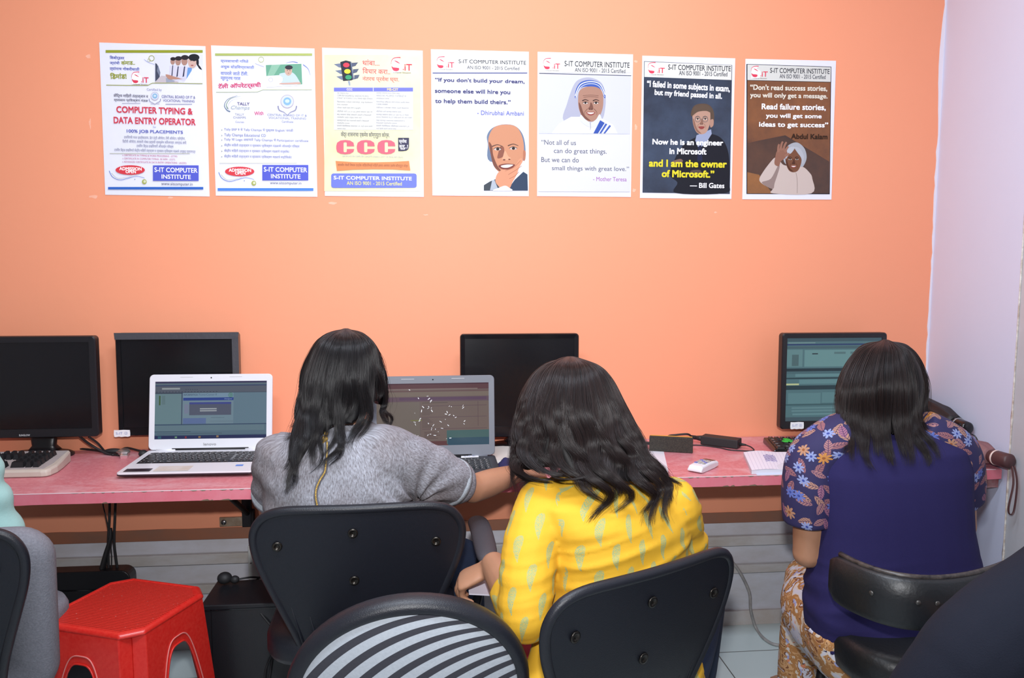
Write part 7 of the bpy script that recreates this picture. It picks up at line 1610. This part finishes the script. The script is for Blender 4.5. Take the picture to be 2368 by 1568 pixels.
# =============== people cut off by the frame
def edge_left():
    t = thing('person', (-1.1, -1.0, 0), 'person in mint green sleeve seated in the grey-backed office chair', 'person')
    c0 = at(-190, 1200, -.92); X = c0.x
    sh, el = at(-95, 1035, -.93), at(-10, 1212, -.90); wr_ = at(-260, 1130, -.5); wr_.z = DZ+.05
    hc = Vector((X, -.84, 1.13)); b = MB(); T, M = head(b, hc, (0, 1, -.15), neck=Vector((X, -.9, .98)))
    V = lambda z, a, d: [Vector((X+a*math.cos(2*math.pi*j/26), -.92+d*math.sin(2*math.pi*j/26), z)) for j in range(26)]
    b.rings([V(1.0, .05, .05), V(.97, .12, .07), V(.93, .165, .085), V(.84, .16, .1), (V(.7, .145, .1)), V(.58, .16, .12), V(.5, .16, .12)])
    limb(b, [sh, (sh+el)/2, el], [.046, .044, .037]); limb(b, [el, wr_], [.036, .026]); hand(b, wr_, (-.2, 1, 0), (0, 0, -1), 1, (.3, .35, .4, .4))
    sl = Vector((2*X-sh.x, sh.y, sh.z)); e2 = Vector((2*X-el.x, el.y, el.z)); w2 = wr_+Vector((-.12, .02, 0)); limb(b, [sl, e2], [.046, .037]); limb(b, [e2, w2], [.036, .026]); hand(b, w2, (.2, 1, 0), (0, 0, -1), -1, (.3, .35, .4, .4))
    kL, kR = Vector((X-.2, -.5, .5)), Vector((X-.02, -.5, .5)); fL, fR = Vector((X-.2, -.5, .07)), Vector((X-.04, -.5, .07))
    legs(b, (Vector((X-.09, -.9, .55)), Vector((X+.09, -.9, .55))), (kL, kR), (fL, fR)); feet_(b, (fL, fR), (0, 1, 0))
    child_mesh('body', fuse(b, .007, 4), M_skin, t); eyes(T, M, 1, t)
    b = MB(); b.rings([V(.985, .06, .06), V(.965, .125, .08), V(.93, .175, .095), V(.84, .17, .112), (V(.7, .156, .112)), V(.58, .165, .10), V(.5, .165, .10)])
    limb(b, [sh, sh*.5+el*.5, el+(el-sh)*.12], [.058, .056, .046]); limb(b, [sl, sl*.5+e2*.5, e2], [.058, .056, .05]); limb(b, [el, el*.7+wr_*.3], [.047, .042])
    me = fuse(b, .006, 4); displace(me, lambda c, n: .005*math.sin((c.z+.35*c.x)*95+3*noise.noise((c.x*6, c.y*6, c.z*6)))*(1 if c.x > X+.1 else .2)+.004*noise.noise((c.x*20, c.y*20, c.z*20)))
    child_mesh('top', me, mat('mint_green_cotton', (.30, .50, .48, 1), .85, bump=.3, bscale=500), t)
    b = MB()
    for h, k, f in ((Vector((X-.09, -.9, .55)), kL, fL), (Vector((X+.09, -.9, .55)), kR, fR)): limb(b, [h, k], [.1, .075]); limb(b, [k, f], [.073, .055])
    child_mesh('trousers', fuse(b, .01, 4), MATS['dark_blue_denim'], t)
    g = []
    for k in range(9):
        a = R(-120+240*k/8)-math.pi/2; dx, dy = math.cos(a), math.sin(a); g.append([hc+Vector((dx*.01, dy*.01, .115)), hc+Vector((dx*.07, dy*.085, .07)), hc+Vector((dx*.088, dy*.105, 0)), hc+Vector((dx*.088, dy*.105, -.08)), hc+Vector((dx*.09, dy*.11, -.15))])
    hair(t, hc, g, M_hb, M_hs, 1500, 5, None, wave=.004, thick=.03, nclump=30)
edge_left()
def edge_right():
    t = thing('person', (1.05, -1.72, 0), 'person in dark charcoal shirt, only shoulder seen, behind the woman in navy', 'person')
    s, m_, e = at(2475, 1372, -1.75), at(2300, 1510, -1.76), at(2168, 1660, -1.74); nk = at(2660, 1270, -1.74); X = nk.x
    s0 = at(2560, 1320, -1.75)
    hc = Vector((X+.02, -1.70, nk.z+.16)); b = MB(); T, M = head(b, hc, (.1, 1, -.1), neck=Vector((X, -1.74, nk.z-.03)))
    V = lambda z, a, d: [Vector((X+a*math.cos(2*math.pi*j/26), -1.74+d*math.sin(2*math.pi*j/26), z)) for j in range(26)]
    z = nk.z; TR = [V(z-.0, .06, .06), V(z-.03, .11, .08), V(z-.08, .17, .10), V(z-.18, .175, .115), V(z-.3, .165, .115), V(z-.42, .17, .13), V(z-.48, .17, .13)]
    b.rings(TR); limb(b, [s, m_, e], [.058, .054, .045]); w = Vector((X+.03, -1.45, .62)); limb(b, [e, w], [.042, .028]); hand(b, w, (.2, 1, 0), (0, 0, -1), -1, (.3, .35, .4, .4))
    sr = Vector((2*X-s.x, s.y, s.z)); er = Vector((2*X-e.x, e.y, e.z)); w2 = Vector((X+.27, -1.45, .62)); limb(b, [sr, er], [.056, .044]); limb(b, [er, w2], [.042, .028]); hand(b, w2, (-.2, 1, 0), (0, 0, -1), 1, (.3, .35, .4, .4))
    hp = [Vector((X-.09, -1.72, .53)), Vector((X+.09, -1.72, .53))]; kn = [Vector((X+.06, -1.34, .50)), Vector((X+.24, -1.36, .50))]; ft = [Vector((X+.06, -1.36, .07)), Vector((X+.24, -1.38, .07))]
    legs(b, hp, kn, ft); feet_(b, ft, (0, 1, 0)); child_mesh('body', fuse(b, .007, 4), M_skin, t); eyes(T, M, 1, t)
    b = MB(); b.rings([[c+(c-Vector((X, -1.74, c.z)))*.09 for c in r] for r in TR]); limb(b, [s0, s, m_, e, e+(e-m_)*.3], [.08, .080, .082, .076, .06]); limb(b, [sr, er], [.075, .065]); limb(b, [e, e*.6+w*.4], [.06, .05])
    me = fuse(b, .007, 8); displace(me, lambda c, n: .004*noise.noise((c.x*6, c.y*6, c.z*9))+.006*max(0, noise.noise((c.x*9+c.z*7, c.y*5, c.z*3))-.2)); child_mesh('shirt', me, mat('charcoal_blue_cotton', (.010, .012, .021, 1), .9, spec=.2, bump=.3, bscale=500), t)
    b = MB()
    for h, k, f in zip(hp, kn, ft): limb(b, [h, k], [.095, .072]); limb(b, [k, f], [.07, .055])
    child_mesh('trousers', fuse(b, .01, 4), MATS['dark_blue_denim'], t)
    g = []
    for k in range(9):
        a = R(-120+240*k/8)-math.pi/2; dx, dy = math.cos(a), math.sin(a); g.append([hc+Vector((dx*.01, dy*.01, .115)), hc+Vector((dx*.07, dy*.085, .07)), hc+Vector((dx*.085, dy*.1, 0)), hc+Vector((dx*.083, dy*.1, -.05)), hc+Vector((dx*.08, dy*.095, -.08))])
    hair(t, hc, g, M_hb, M_hs, 1500, 6, None, wave=.003, thick=.028, nclump=30)
    # the stool that carries this person
    q = thing('round_stool', (X, -1.72, 0), 'round black padded stool under the person in the charcoal shirt', 'stool'); b = MB(); b.lathe([(.02, .40), (.17, .405), (.18, .42), (.178, .44), (.15, .447), (.01, .447)], (X, -1.72, 0), M_pad, 28); b.build('seat', M_pad, q)
    for k in range(4):
        a = R(45+90*k); b = MB(); b.tube([(X+.13*math.cos(a), -1.72+.13*math.sin(a), .41), (X+.18*math.cos(a), -1.72+.18*math.sin(a), 0)], .011, M_steel, 8); b.build('leg', M_steel, q)
edge_right()
